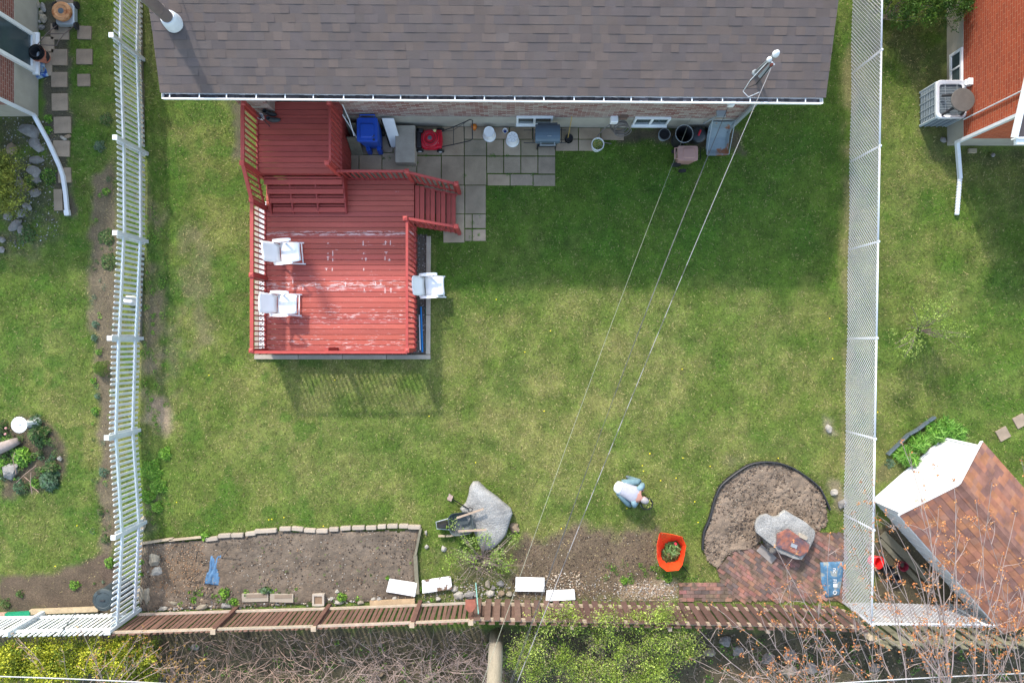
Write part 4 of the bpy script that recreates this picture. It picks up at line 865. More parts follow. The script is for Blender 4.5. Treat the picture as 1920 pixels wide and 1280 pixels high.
# utility pole and wires
pb = P(931, 1190); up = thing('utility_pole', 'pale grey wooden utility pole standing behind the back fence', 'pole', pb)
m = MB(); m.col(W3); m.tube([pb + Vector((0, 0, i * .9 - .1)) for i in range(11)], [.185 - .004 * i for i in range(11)], 20); m.build('pole_shaft', mat('pole_wood', C(186, 176, 158, .6), .85, .15, 2, .5, 12, stretch=(6, 6, .5), fine=.2, fscale=30, tint=True), up, smooth=True)
m = MB(); m.col((.9, .9, .9)); m.box((pb.x - .1, pb.y - .16, 7.9), (2.9, .1, .12)); m.build('cross_arm', M['greyw'], up)
def cable(lab, pts, r, twist=None, sag=0, n=60, nm='overhead_cable', mm=None, grp=None):
    a, b = pts; m = MB(); prev = None
    Ps = [a.lerp(b, i / n) - Vector((0, 0, sag * 4 * (i / n) * (1 - i / n))) for i in range(n + 1)]
    for i in range(n):
        if twist: m.col(twist(i / n))
        m.tube(Ps[i:i + 2], r, 5, False)
    return tag(m.build(nm, mm or M['gravel']), lab, 'cable', grp)
wht, blk = C(196, 194, 198, .62), C(128, 128, 132, .6)
ptop = Vector((pb.x - .5, pb.y + .02, 7.6))
cable('twisted black and white service cable from the roof mast to the utility pole', (P(1451, 116, 4.45), ptop), .0062, lambda t: wht if (t < .3 or math.sin(t * 170 + 2 * math.sin(t * 23)) > -.3) else blk, .42, 200)
cable('thin pale wire from the back wall over the dark bin to the utility pole', (Vector((4.45, 5.6, 1.15)), Vector((-1.4, pb.y - .1, 7.9))), .0042, lambda t: C(196, 200, 180, .6), .75, 60)
for k, dx in ((0, 0), (1, .045)):
    cable(f"{'upper' if k == 0 else 'lower'} of two dark telephone cables from the right house corner to the utility pole", (Vector((5.14 + dx * .3, 5.56, 1.75 - .12 * k)), Vector((-1.0 + dx, pb.y - .1, 7.9))), .005 if k == 0 else .004, lambda t: C(90, 92, 96, .7) if t > .35 else C(140, 140, 140, .6), .7 + .12 * k, 60)
for (a, b, l) in ((Vector((pb.x - .1, -7.5, 4.2)), Vector((-24, -6.7, 5.0)), 'pale street cable crossing the bottom left of the photo'), (Vector((pb.x + .1, -7.55, 4.2)), Vector((26, -6.45, 5.0)), 'pale street cable crossing the bottom right of the photo')):
    cable(l, (a, b), .014, lambda t: C(214, 214, 216), 1.15, 80)
# ================= THINGS ON THE DECK AND BY THE HOUSE
def rrect(w_, h_, r, n=4):
    pts = []
    for cx, cy, a0 in ((w_ / 2 - r, h_ / 2 - r, 0), (-w_ / 2 + r, h_ / 2 - r, 90), (-w_ / 2 + r, -h_ / 2 + r, 180), (w_ / 2 - r, -h_ / 2 + r, 270)):
        for i in range(n + 1): a = R(a0 + 90 * i / n); pts.append((cx + r * math.cos(a), cy + r * math.sin(a)))
    return pts
def slabloft(m, secs, th):
    """secs: list of (center, halfwidth vector, normal) -> thin curved panel"""
    top = []; bot = []; vs = []; fs = []
    for c, hw, nrm in secs:
        c = Vector(c); hw = Vector(hw); nrm = Vector(nrm).normalized() * th / 2
        for k in range(7):
            t = -1 + 2 * k / 6; dip = (t * t - .5) * .02; vs.append(c + hw * t + nrm * (1 + dip / th * 2)); 
        for k in range(7):
            t = -1 + 2 * k / 6; dip = (t * t - .5) * .02; vs.append(c + hw * t - nrm * (1 - dip / th * 2))
    n = len(secs)
    for i in range(n - 1):
        for k in range(6):
            a = i * 14 + k; fs.append((a, a + 1, a + 15, a + 14)); b = a + 7; fs.append((b, b + 14, b + 15, b + 1))
        fs.append((i * 14, i * 14 + 14, i * 14 + 21, i * 14 + 7)); fs.append((i * 14 + 6, i * 14 + 13, i * 14 + 27, i * 14 + 20))
    for i in (0, n - 1):
        for k in range(6): a = i * 14 + k; q = (a, a + 7, a + 8, a + 1); fs.append(q if i == 0 else q[::-1])
    m.add(vs, fs)
def chair(lab):
    t = thing('patio_chair', lab, 'chair', (0, 0, 0), 'white plastic patio chairs')
    m = MB(); slabloft(m, [((-.07, 0, .415), (0, .235, 0), (0, 0, 1)), ((.05, 0, .405), (0, .25, 0), (0, 0, 1)), ((.25, 0, .415), (0, .25, 0), (0, 0, 1)), ((.36, 0, .425), (0, .24, 0), (.1, 0, 1)), ((.405, 0, .40), (0, .215, 0), (1, 0, .6))], .022); m.build('seat', M['plastic'], t, smooth=True)
    m = MB(); slabloft(m, [((-.095, 0, .42), (0, .215, 0), (.9, 0, .35)), ((-.15, 0, .58), (0, .24, 0), (.9, 0, .4)), ((-.23, 0, .80), (0, .25, 0), (.9, 0, .4)), ((-.295, 0, .97), (0, .245, 0), (.9, 0, .4)), ((-.315, 0, 1.03), (0, .225, 0), (.9, 0, .3))], .022); m.build('backrest', M['plastic'], t, smooth=True)
    for s_ in (-1, 1):
        m = MB(); slabloft(m, [((-.19, s_ * .285, .63), (0, .034, 0), (0, 0, 1)), ((0, s_ * .29, .645), (0, .036, 0), (0, 0, 1)), ((.22, s_ * .285, .64), (0, .036, 0), (0, 0, 1)), ((.27, s_ * .28, .625), (0, .028, 0), (.3, 0, 1))], .025); m.build('armrest', M['plastic'], t, smooth=True)
        m = MB(); m.beam((-.2, s_ * .262, .62), (.4, s_ * .27, .012), .03, .04); m.build('leg', M['plastic'], t)
        m = MB(); m.beam((.2, s_ * .235, .62), (-.22, s_ * .235, .012), .03, .04); m.build('leg', M['plastic'], t)
    m = MB(); m.beam((.36, -.25, .07), (.36, .25, .07), .025, .03); m.beam((-.16, -.22, .09), (-.16, .22, .09), .025, .03); m.build('stretcher', M['plastic'], t)
    return t
ch = chair('white plastic patio chair on the red deck, the upper of two and slightly turned')
ch.location = (P(532, 474, .87).x, P(532, 474, .87).y, DZ); ch.rotation_euler = (0, 0, R(5))
c2 = P(526, 570, .87); copytree(ch, (c2.x, c2.y, DZ), R(-1), 'white plastic patio chair on the red deck, the lower of two and set square')
c3 = P(803, 537, .42); copytree(ch, (c3.x, c3.y, .02), R(3), 'white plastic patio chair on the ground right of the deck, partly shaded by its railing')
# upper deck: cup with stick, boots
c = P(489, 219, UZ + .1); t = thing('mop_bucket', 'small white bucket with a dark stick standing on the upper deck corner', 'bucket', (c.x, c.y, UZ))
m = MB(); m.lathe([(.06, 0), (.075, .14), (.08, .145), (.068, .14), (.058, .02), (0, .02)], 18, (c.x, c.y, UZ)); m.build('pail', M['white'], t, smooth=False)
m = MB(); m.tube([(c.x, c.y, UZ + .03), (c.x, c.y + .02, UZ + .06), (c.x + .17, c.y - .2, UZ + .02)], .0, 5) if 0 else m.tube([(c.x - .34, c.y + .38, UZ + .75), (c.x + .2, c.y - .22, UZ + .03)], .012, 6); m.build('stick', M['black'], t)
c = P(508, 217, UZ + .1); m = MB(); rndc = [C(62, 70, 74), C(44, 46, 50)]
for i, (dx, dy, a) in enumerate(((-.05, .07, -.15), (.04, -.09, .1))):
    m = MB(); m.col(rndc[1 - i]); Mz = Matrix.Rotation(a, 3, 'Z'); o = Vector((c.x + dx, c.y + dy, UZ))
    rings = [[o + Mz @ Vector((math.cos(q) * rx + ox, math.sin(q) * ry, z)) for q in [2 * math.pi * k / 14 for k in range(14)]] for z, rx, ry, ox in ((0, .14, .055, .03), (.03, .145, .06, .03), (.07, .12, .055, .01), (.10, .075, .05, -.05), (.2, .06, .05, -.07), (.22, .055, .045, -.07), (.12, .045, .038, -.07))]
    m.loft(rings); tag(m.build('boot', mat('boot_rubber', W3, .6, .1, 5, 0, tint=True), smooth=True), ['dark grey boot lying nearer the house wall on the upper deck', 'grey green boot lying nearer the steps on the upper deck'][i], 'boot', 'pair of boots on the upper deck')
# blue recycling bin
def loftrect(m, secs, rr=.05, M_=None, o=(0, 0, 0)):
    o = Vector(o); rings = []
    for cx, cy, z, w_, h_ in secs: rings.append([o + (M_ @ Vector((x + cx, y + cy, z)) if M_ else Vector((x + cx, y + cy, z))) for x, y in rrect(w_, h_, min(rr, w_ / 2.2, h_ / 2.2))])
    m.loft(rings)
def wheelie(lab, x, y, rz, mm, w_=.52, d_=.6, h_=1.0, wheel='dark'):
    t = thing('wheeled_bin', lab, 'bin', (x, y, 0)); Mz = Matrix.Rotation(rz, 3, 'Z'); o = (x, y, 0)
    m = MB(); loftrect(m, [(0, .0, .04, w_ * .78, d_ * .72), (0, 0, h_ * .8, w_ * .95, d_ * .92), (0, 0, h_ * .92, w_ * .97, d_ * .95)], .04, Mz, o); m.build('tub', mm, t)
    m = MB(); loftrect(m, [(0, 0, h_ * .925, w_, d_), (0, 0, h_ * .96, w_ * 1.01, d_ * 1.01), (0, .0, h_ * .985, w_ * .97, d_ * .97)], .05, Mz, o); loftrect(m, [(0, -.03, h_ * .983, w_ * .7, d_ * .62), (0, -.03, h_ * 1.02, w_ * .6, d_ * .52)], .05, Mz, o)
    lid = m.build('lid', mm, t, bev=.006)
    m = MB(); c = Vector(o) + Mz @ Vector((0, d_ * .5, h_ * .96)); m.tube([c + Mz @ Vector((-w_ * .36, -.02, 0)), c + Mz @ Vector((-w_ * .36, .07, 0)), c + Mz @ Vector((w_ * .36, .07, 0)), c + Mz @ Vector((w_ * .36, -.02, 0))], .018, 8); m.build('handle', mm, t)
    for s_ in (-1, 1): m = MB(); p = Vector(o) + Mz @ Vector((s_ * w_ * .46, d_ * .36, .12)); m.tube([p - Mz @ Vector((.03, 0, 0)), p + Mz @ Vector((.03, 0, 0))], .12, 18); m.build('wheel', M['rubber'], t)
    return t, Mz, o
p = P(688, 240, 1.0); t, Mz, o = wheelie('blue wheeled recycling bin against the back wall beside the deck', p.x, 5.28, 0.0, M['blue'])
m = MB(); 
for x in (-.12, .16): loftrect(m, [(x, -.3, .03, .12, .14), (x, -.28, .3, .1, .12)], .03, Mz, o)
m.build('moulded_foot', M['blue'], t)
m = MB(); m.beam((p.x + .12, 5.08, 1.005), (p.x + .19, 5.13, 1.005), .03, .008); m.lathe([(0, 1.0), (.03, 1.0), (.03, 1.008), (0, 1.008)], 8, (p.x + .17, 5.02, 0)); m.build('lid_slot', M['black'], t)
# grey lattice boards stacked beside the bin
for k, (x, l) in enumerate(((-4.13, 'upper pale grey panel leaning between the deck and the blue bin'), (-4.06, 'lower pale grey panel leaning between the deck and the blue bin'))):
    m = MB(); m.col((1.1 - .15 * k,) * 3); m.beam((x, 5.56 - .36 * k, .62), (x, 5.3 - .4 * k, .0), .3, .03); tag(m.build('panel', M['greyw'], bev=.004), l, 'panel', 'pale panels leaning beside the blue bin')
m = MB(); m.tube([P(642, 196, 1.8), P(655, 225, 1.35), P(664, 255, 1.1)], .012, 6); m.tube([P(642, 215, 1.2), P(669, 258, .7)], .014, 6); tag(m.build('clothes_prop', M['galv']), 'thin pale metal rods leaning from the deck rail towards the blue bin', 'rod')
m = MB(); a = Vector((-3.3, 5.6, .78)); m.add([(-3.28, 5.6, .8), (-2.98, 5.6, .8), (-2.9, 5.1, .0), (-3.18, 5.1, .0), (-3.28, 5.625, .8), (-2.98, 5.625, .8), (-2.9, 5.13, .0), (-3.18, 5.13, .0)], [(0, 3, 2, 1), (4, 5, 6, 7), (0, 1, 5, 4), (1, 2, 6, 5), (2, 3, 7, 6), (3, 0, 4, 7)])
o_ = tag(m.build('door_panel', M['white']), 'white panel leaning on the foundation between the blue bin and the concrete block', 'panel')
m = MB(); m.add([(-3.31, 5.58, .78), (-3.285, 5.58, .78), (-3.185, 5.09, .0), (-3.22, 5.09, .0), (-3.31, 5.62, .78), (-3.285, 5.62, .78), (-3.185, 5.13, .0), (-3.22, 5.13, .0)], [(0, 3, 2, 1), (4, 5, 6, 7), (0, 1, 5, 4), (1, 2, 6, 5), (2, 3, 7, 6), (3, 0, 4, 7)]); m.build('wooden_edge', M['pale'], o_)
m = MB(); m.col((1.35, 1.3, 1.22)); xa, xb, ya, yb = -3.03, -2.5, 5.6, 4.62; loftrect(m, [((xa + xb) / 2, (ya + yb) / 2, 0, xb - xa, ya - yb), ((xa + xb) / 2, (ya + yb) / 2, .34, xb - xa - .02, ya - yb - .02)], .02); tag(m.build('concrete_step', M['conc'], bev=.012), 'long grey concrete step block standing left of the red lawn mower', 'concrete block')
# lawn mower
p = P(806, 258, .35); t = thing('lawn_mower', 'red push lawn mower on the patio with its black handle to the right', 'lawn mower', (p.x, p.y, 0)); x0, y0 = p.x, p.y
def wheel(m, c, r, w_, n=16): c = Vector(c); m.tube([c - Vector((0, w_ / 2, 0)), c + Vector((0, w_ / 2, 0))], r, n)
m = MB(); loftrect(m, [(.0, 0, .06, .56, .5), (.02, 0, .14, .58, .52), (.02, 0, .2, .54, .48), (.02, 0, .225, .44, .4)], .16, None, (x0, y0, 0)); dd = m.build('mower_deck', M['mow'], t, smooth=False, bev=.01)
m = MB(); m.box((x0 + .22, y0, .2), (.16, .47, .1)); m.build('rear_guard', M['mow'], t, bev=.03)
m = MB(); m.lathe([(.0, .2), (.2, .2), (.235, .24), (.23, .33), (.18, .37), (.13, .365), (.12, .33), (.085, .33), (.08, .36), (.055, .37)], 28, (x0 - .0, y0 - .01, 0)); en = m.build('engine_cover', M['mow'], t, smooth=False, bev=.006)
m = MB(); m.lathe([(0, .35), (.05, .362), (.055, .372), (.0, .375)], 14, (x0, y0 - .01, 0)); m.build('recoil_hub', M['dkgrey'], en)
m = MB(); m.tube([(x0 + .14 * math.cos(a), y0 - .01 + .14 * math.sin(a), .372) for a in np.linspace(0, 6.28, 24)], .006, 4); m.tube([(x0 + .2 * math.cos(a), y0 - .01 + .2 * math.sin(a), .36) for a in np.linspace(0, 6.28, 24)], .006, 4); m.build('cover_groove', M['black'], en)
m = MB(); m.box((x0 - .3, y0, .16), (.12, .44, .12)); m.box((x0 - .24, y0 + .2, .26), (.12, .1, .1)); m.build('front_guard', M['black'], t, bev=.02)
m = MB(); m.lathe([(.0, .37), (.035, .372), (.035, .385), (0, .388)], 12, (x0 + .13, y0 + .17, 0)); m.build('fuel_cap', mat('yellow_decal', C(226, 222, 150), .5, .05, 4, 0), t)
m = MB()
for a, b, c_ in ((.08, .2, .03), (.19, -.0, .06), (.2, -.12, .03)): m.box((x0 + a, y0 + b * .9, .34 if a < .1 else .255), (.03, c_, .006))
m.build('decal', M['white'], t)
for a, b in ((-.29, .27), (-.29, -.27), (.25, .28), (.25, -.28)):
    m = MB(); wheel(m, (x0 + a, y0 + b, .095), .095, .045); w_o = m.build('wheel', M['rubber'], t); m = MB(); wheel(m, (x0 + a, y0 + b + .0, .095), .05, .054, 12); m.build('rim', M['galv'], w_o)
m = MB(); H1 = [(x0 + .25, y0 + .2, .18), (x0 + .62, y0 + .24, .45), (x0 + 1.07, y0 + .3, .85), (x0 + 1.13, y0 + .27, .88), (x0 + 1.13, y0 - .2, .88), (x0 + 1.07, y0 - .23, .85), (x0 + .62, y0 - .21, .45), (x0 + .25, y0 - .2, .18)]; m.tube(H1, .013, 7); m.beam((x0 + .62, y0 + .24, .45), (x0 + .62, y0 - .21, .45), .015, .015); m.tube([(x0 + .9, y0 + .27, .7), (x0 + .92, y0 - .2, .72)], .007, 5); m.tube([(x0 + 1.0, y0 + .28, .8), (x0 + .6, y0 + .2, .3), (x0 + .2, y0 + .15, .3)], .006, 5); m.build('handle', M['black'], t)
# small orange trimmer head / cup
p = P(889, 238, .2); t = thing('lamp_lantern', 'small amber glass lantern on the patio right of the mower handle', 'lantern', (p.x, p.y, 0))
m = MB(); m.lathe([(.05, 0), (.06, .12), (.07, .13), (.075, .24), (.05, .27), (0, .28)], 14, p.xy.to_3d()); m.build('amber_jar', mat('amber', C(214, 120, 40), .25, .2, 12, .1), t, smooth=True)
m = MB(); m.lathe([(.08, 0), (.085, .012), (0, .02)], 14, p.xy.to_3d()); m.build('base', M['metal'], t)
def bucket_up(px, py, lab, r=.155, h=.36, rim=True):
    p = P(px, py, h); t = thing('bucket', lab, 'bucket', (p.x, p.y, 0), 'white buckets along the back wall'); o = (p.x, p.y, 0)
    m = MB(); m.lathe([(r * 1.12, 0), (r * 1.13, .03), (r * 1.08, .035), (r * 1.09, .08), (r * 1.02, .085), (r * .9, h - .01), (r * .88, h), (r * .8, h - .008), (0, h - .006)], 30, o); m.build('pail', M['plastic'], t)
    m = MB(); m.tube([(o[0] + r * 1.14 * math.cos(a), o[1] + r * 1.14 * math.sin(a) - .005, .05 + .0 * a) for a in np.linspace(2.4, 6.6, 18)], .004, 4); m.build('handle', M['metal'], t); return t
bucket_up(917, 247, 'upturned white bucket, left of two, by the back wall and the mower handle')
t = bucket_up(961, 257, 'upturned white bucket, right of two, with faint grey marks on its base')
p = P(961, 257, .36); m = MB()
for i in range(7): a = i * .9; m.beam((p.x + .04 * math.cos(a), p.y + .04 * math.sin(a), .358), (p.x + .12 * math.cos(a), p.y + .12 * math.sin(a), .358), .006, .006)
m.build('base_rib', M['metal'], t)
p = P(947, 245, .12); t = thing('cup', 'tiny white cup with blue inside between the two upturned buckets', 'cup', (p.x, p.y, 0)); m = MB(); m.lathe([(.045, 0), (.065, .11), (.07, .115), (.055, .11), (.04, .02), (0, .02)], 18, (p.x, p.y, 0)); m.build('vessel', M['plastic'], t)
m = MB(); m.lathe([(0, .02), (.03, .03), (.02, .07), (0, .08)], 10, (p.x, p.y, 0)); m.build('blue_liner', M['blue'], t)
# barbecue
x0 = (1027 - 960) * 17.1 / 1280; y0 = (640 - 249) * 17.1 / 1280; t = thing('barbecue', 'grey lidded gas barbecue with folding side wings under the left basement window', 'barbecue', (x0, y0, 0))
m = MB(); loftrect(m, [(0, 0, .66, .58, .42), (0, 0, .8, .62, .46)], .03, None, (x0, y0, 0)); m.build('firebox', M['dkgrey'], t)
m = MB(); rings = []
for k in range(9):
    a = math.pi * k / 8; yy = -.23 * math.cos(a) + .0; zz = .8 + .17 * math.sin(a) ** .7; rings.append((yy, zz))
vs = [(x0 - .31, y0 + a, b) for a, b in rings] + [(x0 + .31, y0 + a, b) for a, b in rings]; m.add(vs, [(k, k + 1, 10 + k, 9 + k)[::-1] for k in range(8)] + [tuple(range(9)), tuple(range(9, 18))[::-1]]); lid = m.build('lid', mat('bbq_lid', C(86, 104, 120, .8), .45, .08, 3, .05), t, bev=.01)
m = MB(); m.tube([(x0 - .2, y0 - .3, .86), (x0 + .2, y0 - .3, .86)], .014, 8); m.box((x0 - .17, y0 - .27, .86), (.02, .08, .02)); m.box((x0 + .17, y0 - .27, .86), (.02, .08, .02)); m.build('handle', M['metal'], lid)
m = MB(); m.box((x0 + .04, y0 - .1, .958), (.1, .012, .006)); m.build('badge', M['metal'], lid)
m = MB(); m.box((x0, y0 + .25, .72), (.5, .06, .2)); m.build('rear_shield', M['dkgrey'], t)
m = MB(); m.box((x0, y0, .3), (.5, .36, .05))
for a in (-.24, .24):
    for b in (-.16, .16): m.box((x0 + a, y0 + b, .34), (.03, .03, .66))
m.build('cart', M['black'], t)
for s_ in (-1, 1):
    m = MB(); L2 = .3 if s_ < 0 else .17; m.tube([(x0 + s_ * .3, y0 + .12, .72), (x0 + s_ * (.3 + L2), y0 + .12, .72)], .01, 5); m.tube([(x0 + s_ * .3, y0 - .2, .72), (x0 + s_ * (.3 + L2), y0 - .2, .72)], .012, 5); m.tube([(x0 + s_ * (.36), y0 + .18, .72), (x0 + s_ * (.36), y0 - .2, .72)], .01, 5); m.build('shelf_bracket', M['black'], t)
for s_ in (-1, 1): m = MB(); m.tube([(x0 + .27 * s_, y0 + .15, .08), (x0 + .3 * s_, y0 + .15, .08)], .08, 14); m.build('wheel', M['rubber'], t)
# pot with broom
p = P(1067, 259, .14); t = thing('flower_pot', 'small black pot with a pale saucer and a thin wooden stick leaning on the wall', 'pot', (p.x, p.y, 0))
m = MB(); m.lathe([(.1, 0), (.11, .03), (.1, .03)], 16, (p.x, p.y, 0)); m.build('saucer', M['pale'], t)
m = MB(); m.lathe([(.075, .02), (.1, .17), (.105, .175), (.09, .17), (.085, .13), (0, .13)], 18, (p.x, p.y, 0)); m.build('pot', M['black'], t)
m = MB(); m.tube([(p.x - .03, p.y, .1), (p.x - .0, 5.6, 1.0)], .011, 6); m.build('stick', mat('yellow_stick', C(190, 160, 90), .7, .1, 5, 0), t)
# bucket with clippings
def green_bucket(px, py, lab, mm, r=.155, h=.3, name='bucket', white=True, seed=1):
    p = P(px, py, h); random.seed(seed); t = thing(name, lab, 'bucket', (p.x, p.y, 0)); o = (p.x, p.y, 0)
    m = MB(); m.lathe([(r * .84, 0), (r * .98, h - .04), (r * 1.06, h - .03), (r * 1.07, h), (r * .97, h), (r * .94, h - .05), (r * .8, .04), (0, .04)], 28, o); m.build('pail', mm, t)
    V = []; T = []
    for _ in range(260):
        a = rnd() * 6.28; q = r * .88 * math.sqrt(rnd()); c = Vector((p.x + q * math.cos(a), p.y + q * math.sin(a), h * U(.68, .93))); d = Vector((U(-1, 1), U(-1, 1), U(-.3, .5))).normalized() * U(.02, .045); e = d.cross(Z).normalized() * U(.005, .012)
        V.append([c - d, c + e, c + d, c - e]); k = U(.5, 1.3); g_ = C(120, 140, 60, .8) if rnd() < .65 else C(196, 190, 110, .8); T.append([k * z for z in g_])
    npmesh('clippings', np.array([[list(v) for v in q] for q in V]), 4, M['leaf'], t, tint=np.array(T))
    m = MB(); m.tube([(p.x + r * 1.08 * math.cos(a), p.y + r * 1.08 * math.sin(a) - .0, h - .06 - .03 * math.sin(a * .5)) for a in np.linspace(3.3, 6.1, 14)], .005, 4); m.build('handle', M['metal'], t); return t
green_bucket(1121, 270, 'white bucket half filled with green clippings at the end of the patio', M['plastic'], seed=3)
# hose box and hose
x0 = (1151 - 960) * 17.2 / 1280; t = thing('hose', 'grey garden hose coiled below a white tap box on the foundation', 'hose', (x0, 5.5, 0))
m = MB(); m.box((x0 + .0, WY - .08, .82), (.19, .17, .2)); m.build('tap_box', M['plastic'], t, bev=.02)
m = MB(); m.box((x0 + .22, WY - .05, .95), (.18, .1, .14)); m.build('hose_hanger', mat('hanger_brown', C(120, 96, 84), .8, .1, 4, .1), t)
m = MB(); cx, cy = x0 + .22, 5.42
for k in range(6):
    rx, rz_ = U(.16, .22), U(.24, .3); pts = [(cx + rx * math.cos(a) + U(-.008, .008) + .02 * (k - 3), cy + .1 - .03 * k + .05 * math.sin(a), .55 + rz_ * math.sin(a) + U(-.01, .01)) for a in np.linspace(0, 6.28, 26)]; m.tube(pts, .0115, 6)
m.tube([(x0 - .02, 5.52, .8), (x0 - .2, 5.45, .5), (x0 - .32, 5.38, .15), (x0 - .3, 5.25, .05), (x0 + .05, 5.2, .04)], .0115, 6); m.build('coil', mat('grey_hose', C(124, 116, 114), .6, .1, 6, 0), t, smooth=True)
# black pots and bins at the right
def pot(px, py, r, h, lab, mm, name='plant_pot', inner=None, cat='pot', g=None):
    p = P(px, py, h); t = thing(name, lab, cat, (p.x, p.y, 0), g); m = MB(); m.lathe([(r * .8, 0), (r * .97, h - .03), (r * 1.04, h - .03), (r * 1.05, h), (r * .96, h), (r * .78, .03), (0, .03)], 28, (p.x, p.y, 0)); m.build('body', mm, t)
    if inner: m = MB(); m.lathe([(0, h * .5), (r * inner, h * .5), (r * inner * 1.1, h * 1.02), (r * inner, h * 1.02), (r * inner * .8, h * .55), (0, h * .55)], 22, (p.x, p.y + .01, 0)); m.build('nested_pot', M['black'], t)
    return t
pot(1246, 252, .15, .22, 'small stack of black pots on the soil left of the tall black bin', M['metal'], inner=.82, g='dark pots by the wall')
t = pot(1283, 251, .21, .72, 'tall open black bin with a thin metal rim against the foundation', M['black'], 'open_bin', cat='bin'); p = P(1283, 251, .72)
m = MB(); m.tube([(p.x + .222 * math.cos(a), p.y + .222 * math.sin(a), .725) for a in np.linspace(0, 6.283, 36)], .006, 5); m.build('rim', M['metal'], t)
p = P(1310, 252, .35); t = thing('lidded_tub', 'round dark tub with domed lid and red handle beside the tall black bin', 'bin', (p.x, p.y, 0)); m = MB(); m.lathe([(.17, 0), (.2, .3)], 26, (p.x, p.y, 0)); m.build('tub', M['black'], t)
m = MB(); m.lathe([(.2, .302), (.215, .31), (.2, .34), (.12, .37), (0, .385)], 26, (p.x, p.y, 0)); m.build('lid', mat('tub_lid', C(58, 62, 68), .35, .1, 4, 0), t, smooth=True)
m = MB(); m.beam((p.x - .02, p.y - .05, .40), (p.x + .04, p.y + .1, .40), .05, .03); m.build('handle', mat('red_plastic', C(206, 40, 60), .4, .05, 4, 0), t, bev=.01)
for a, b, r in ((1268, 262, .12), (1330, 240, .1)): pot(a, b, r, .18, f"black pot tucked {'under the left side of the tall black bin' if a < 1300 else 'between the domed tub and the leaning barrow tray'}", M['black'], g='dark pots by the wall')
p = P(1290, 287, .6); t, Mz, o = wheelie('faded brown compost bin lying on the grass edge with a black wheel in front', p.x, p.y, R(90), M['tan'], .38, .52, .6)
m = MB(); wheel(m, (p.x - .02, p.y - .33, .1), .1, .05); m.build('front_wheel', M['rubber'], t)
m = MB(); m.tube([(p.x + .25, p.y + .15, .58), (p.x + .32, p.y + .15, .58), (p.x + .32, p.y - .15, .58), (p.x + .25, p.y - .15, .58)], .01, 5); m.build('side_handle', M['pale'], t)
# leaning barrow tray
x0, x1 = (1331 - 960) * 17.4 / 1280, (1373 - 960) * 17.4 / 1280; t = thing('wheelbarrow', 'old metal wheelbarrow tray with a rust patch leaning on the wall under the downspout', 'wheelbarrow', ((x0 + x1) / 2, 5.2, 0))
m = MB(); prof = [(5.56, .72), (5.5, .42), (5.3, .25), (5.0, .16), (4.84, .22)]
vs = []
for (y, z) in prof:
    for q in (-1, -.82, 0, .82, 1): vs.append(((x0 + x1) / 2 + q * (x1 - x0) / 2, y, z + (.1 if abs(q) == 1 else (.0 if q else -.015))))
m.add(vs, [(i * 5 + k, i * 5 + k + 1, i * 5 + k + 6, i * 5 + k + 5) for i in range(4) for k in range(4)]); m.build('tray', mat('tray_metal', C(128, 142, 150, .85), .55, .15, 3, .1, col2=C(150, 96, 66, .75), thr=.56, soft=.02, s2=1.6), t, solid=.012)
m = MB(); m.tube([(x0, 5.56, .84), (x1, 5.56, .84), (x1, 4.84, .33), (x0, 4.84, .33), (x0, 5.56, .84)], .01, 6); m.build('rolled_edge', M['metal'], t)
m = MB(); m.tube([(x0 + .05, 5.5, .1), (x0 + .05, 5.4, .36)], .015, 6); m.tube([(x1 - .05, 5.5, .1), (x1 - .05, 5.4, .36)], .015, 6); m.tube([(x0 + .1, 4.9, .02), (x0 + .1, 5.1, .16)], .015, 6); m.tube([(x1 - .1, 4.9, .02), (x1 - .1, 5.1, .16)], .015, 6); m.build('leg', M['black'], t)
# ================= RIGHT NEIGHBOUR: air conditioner, stool
x0, x1, y0, y1, h_ = 10.74, 11.4, 5.63, 6.63, .78; cx, cy = (x0 + x1) / 2 + .02, (y0 + y1) / 2 - .02; wx, wy = .74, .94
t = thing('air_conditioner', 'grey outdoor air conditioning unit with louvred sides against the orange brick wall', 'air conditioner', (cx, cy, 0))
m = MB(); loftrect(m, [(0, 0, .04, wx - .03, wy - .03), (0, 0, .7, wx - .03, wy - .03)], .1, None, (cx, cy, 0)); m.build('coil_core', mat('ac_dark', C(96, 108, 116), .6, .1, 8, .1), t)
m = MB()
for k in range(9): 
    z = .1 + k * .07; loftrect(m, [(0, 0, z, wx, wy), (0, 0, z + .012, wx, wy)], .1, None, (cx, cy, 0))
m.build('louvres', mat('ac_louvre', C(140, 152, 160), .5, .05, 4, 0), t)
m = MB()
for (a, b) in ((-1, 0), (0, -1), (1, 0), (0, 1)):
    for q in (-.62, -.2, .2, .62): m.box((cx + a * wx / 2 + (abs(b) * q * wx / 2), cy + b * wy / 2 + abs(a) * q * wy / 2, .37), (.012, .012, .66))
for a in (-1, 1):
    for b in (-1, 1): m.lathe([(.035, .02), (.035, .71)], 8, (cx + a * (wx / 2 - .035), cy + b * (wy / 2 - .035), 0))
m.build('frame', mat('ac_frame', C(186, 196, 204, .8), .5, .05, 4, 0), t)
m = MB(); oo = rrect(wx + .02, wy + .02, .11); ii = rrect(wx - .16, wy - .16, .09); n = len(oo)
vs = [(cx + x, cy + y, .7) for x, y in oo] + [(cx + x, cy + y, .77) for x, y in oo] + [(cx + x, cy + y, .785) for x, y in [(a * .97, b * .97) for a, b in oo]] + [(cx + x, cy + y, .75) for x, y in ii]
m.add(vs, [(r * n + k, r * n + (k + 1) % n, (r + 1) * n + (k + 1) % n, (r + 1) * n + k) for r in range(3) for k in range(n)]); m.build('top_panel', M['galv'], t)
m = MB()
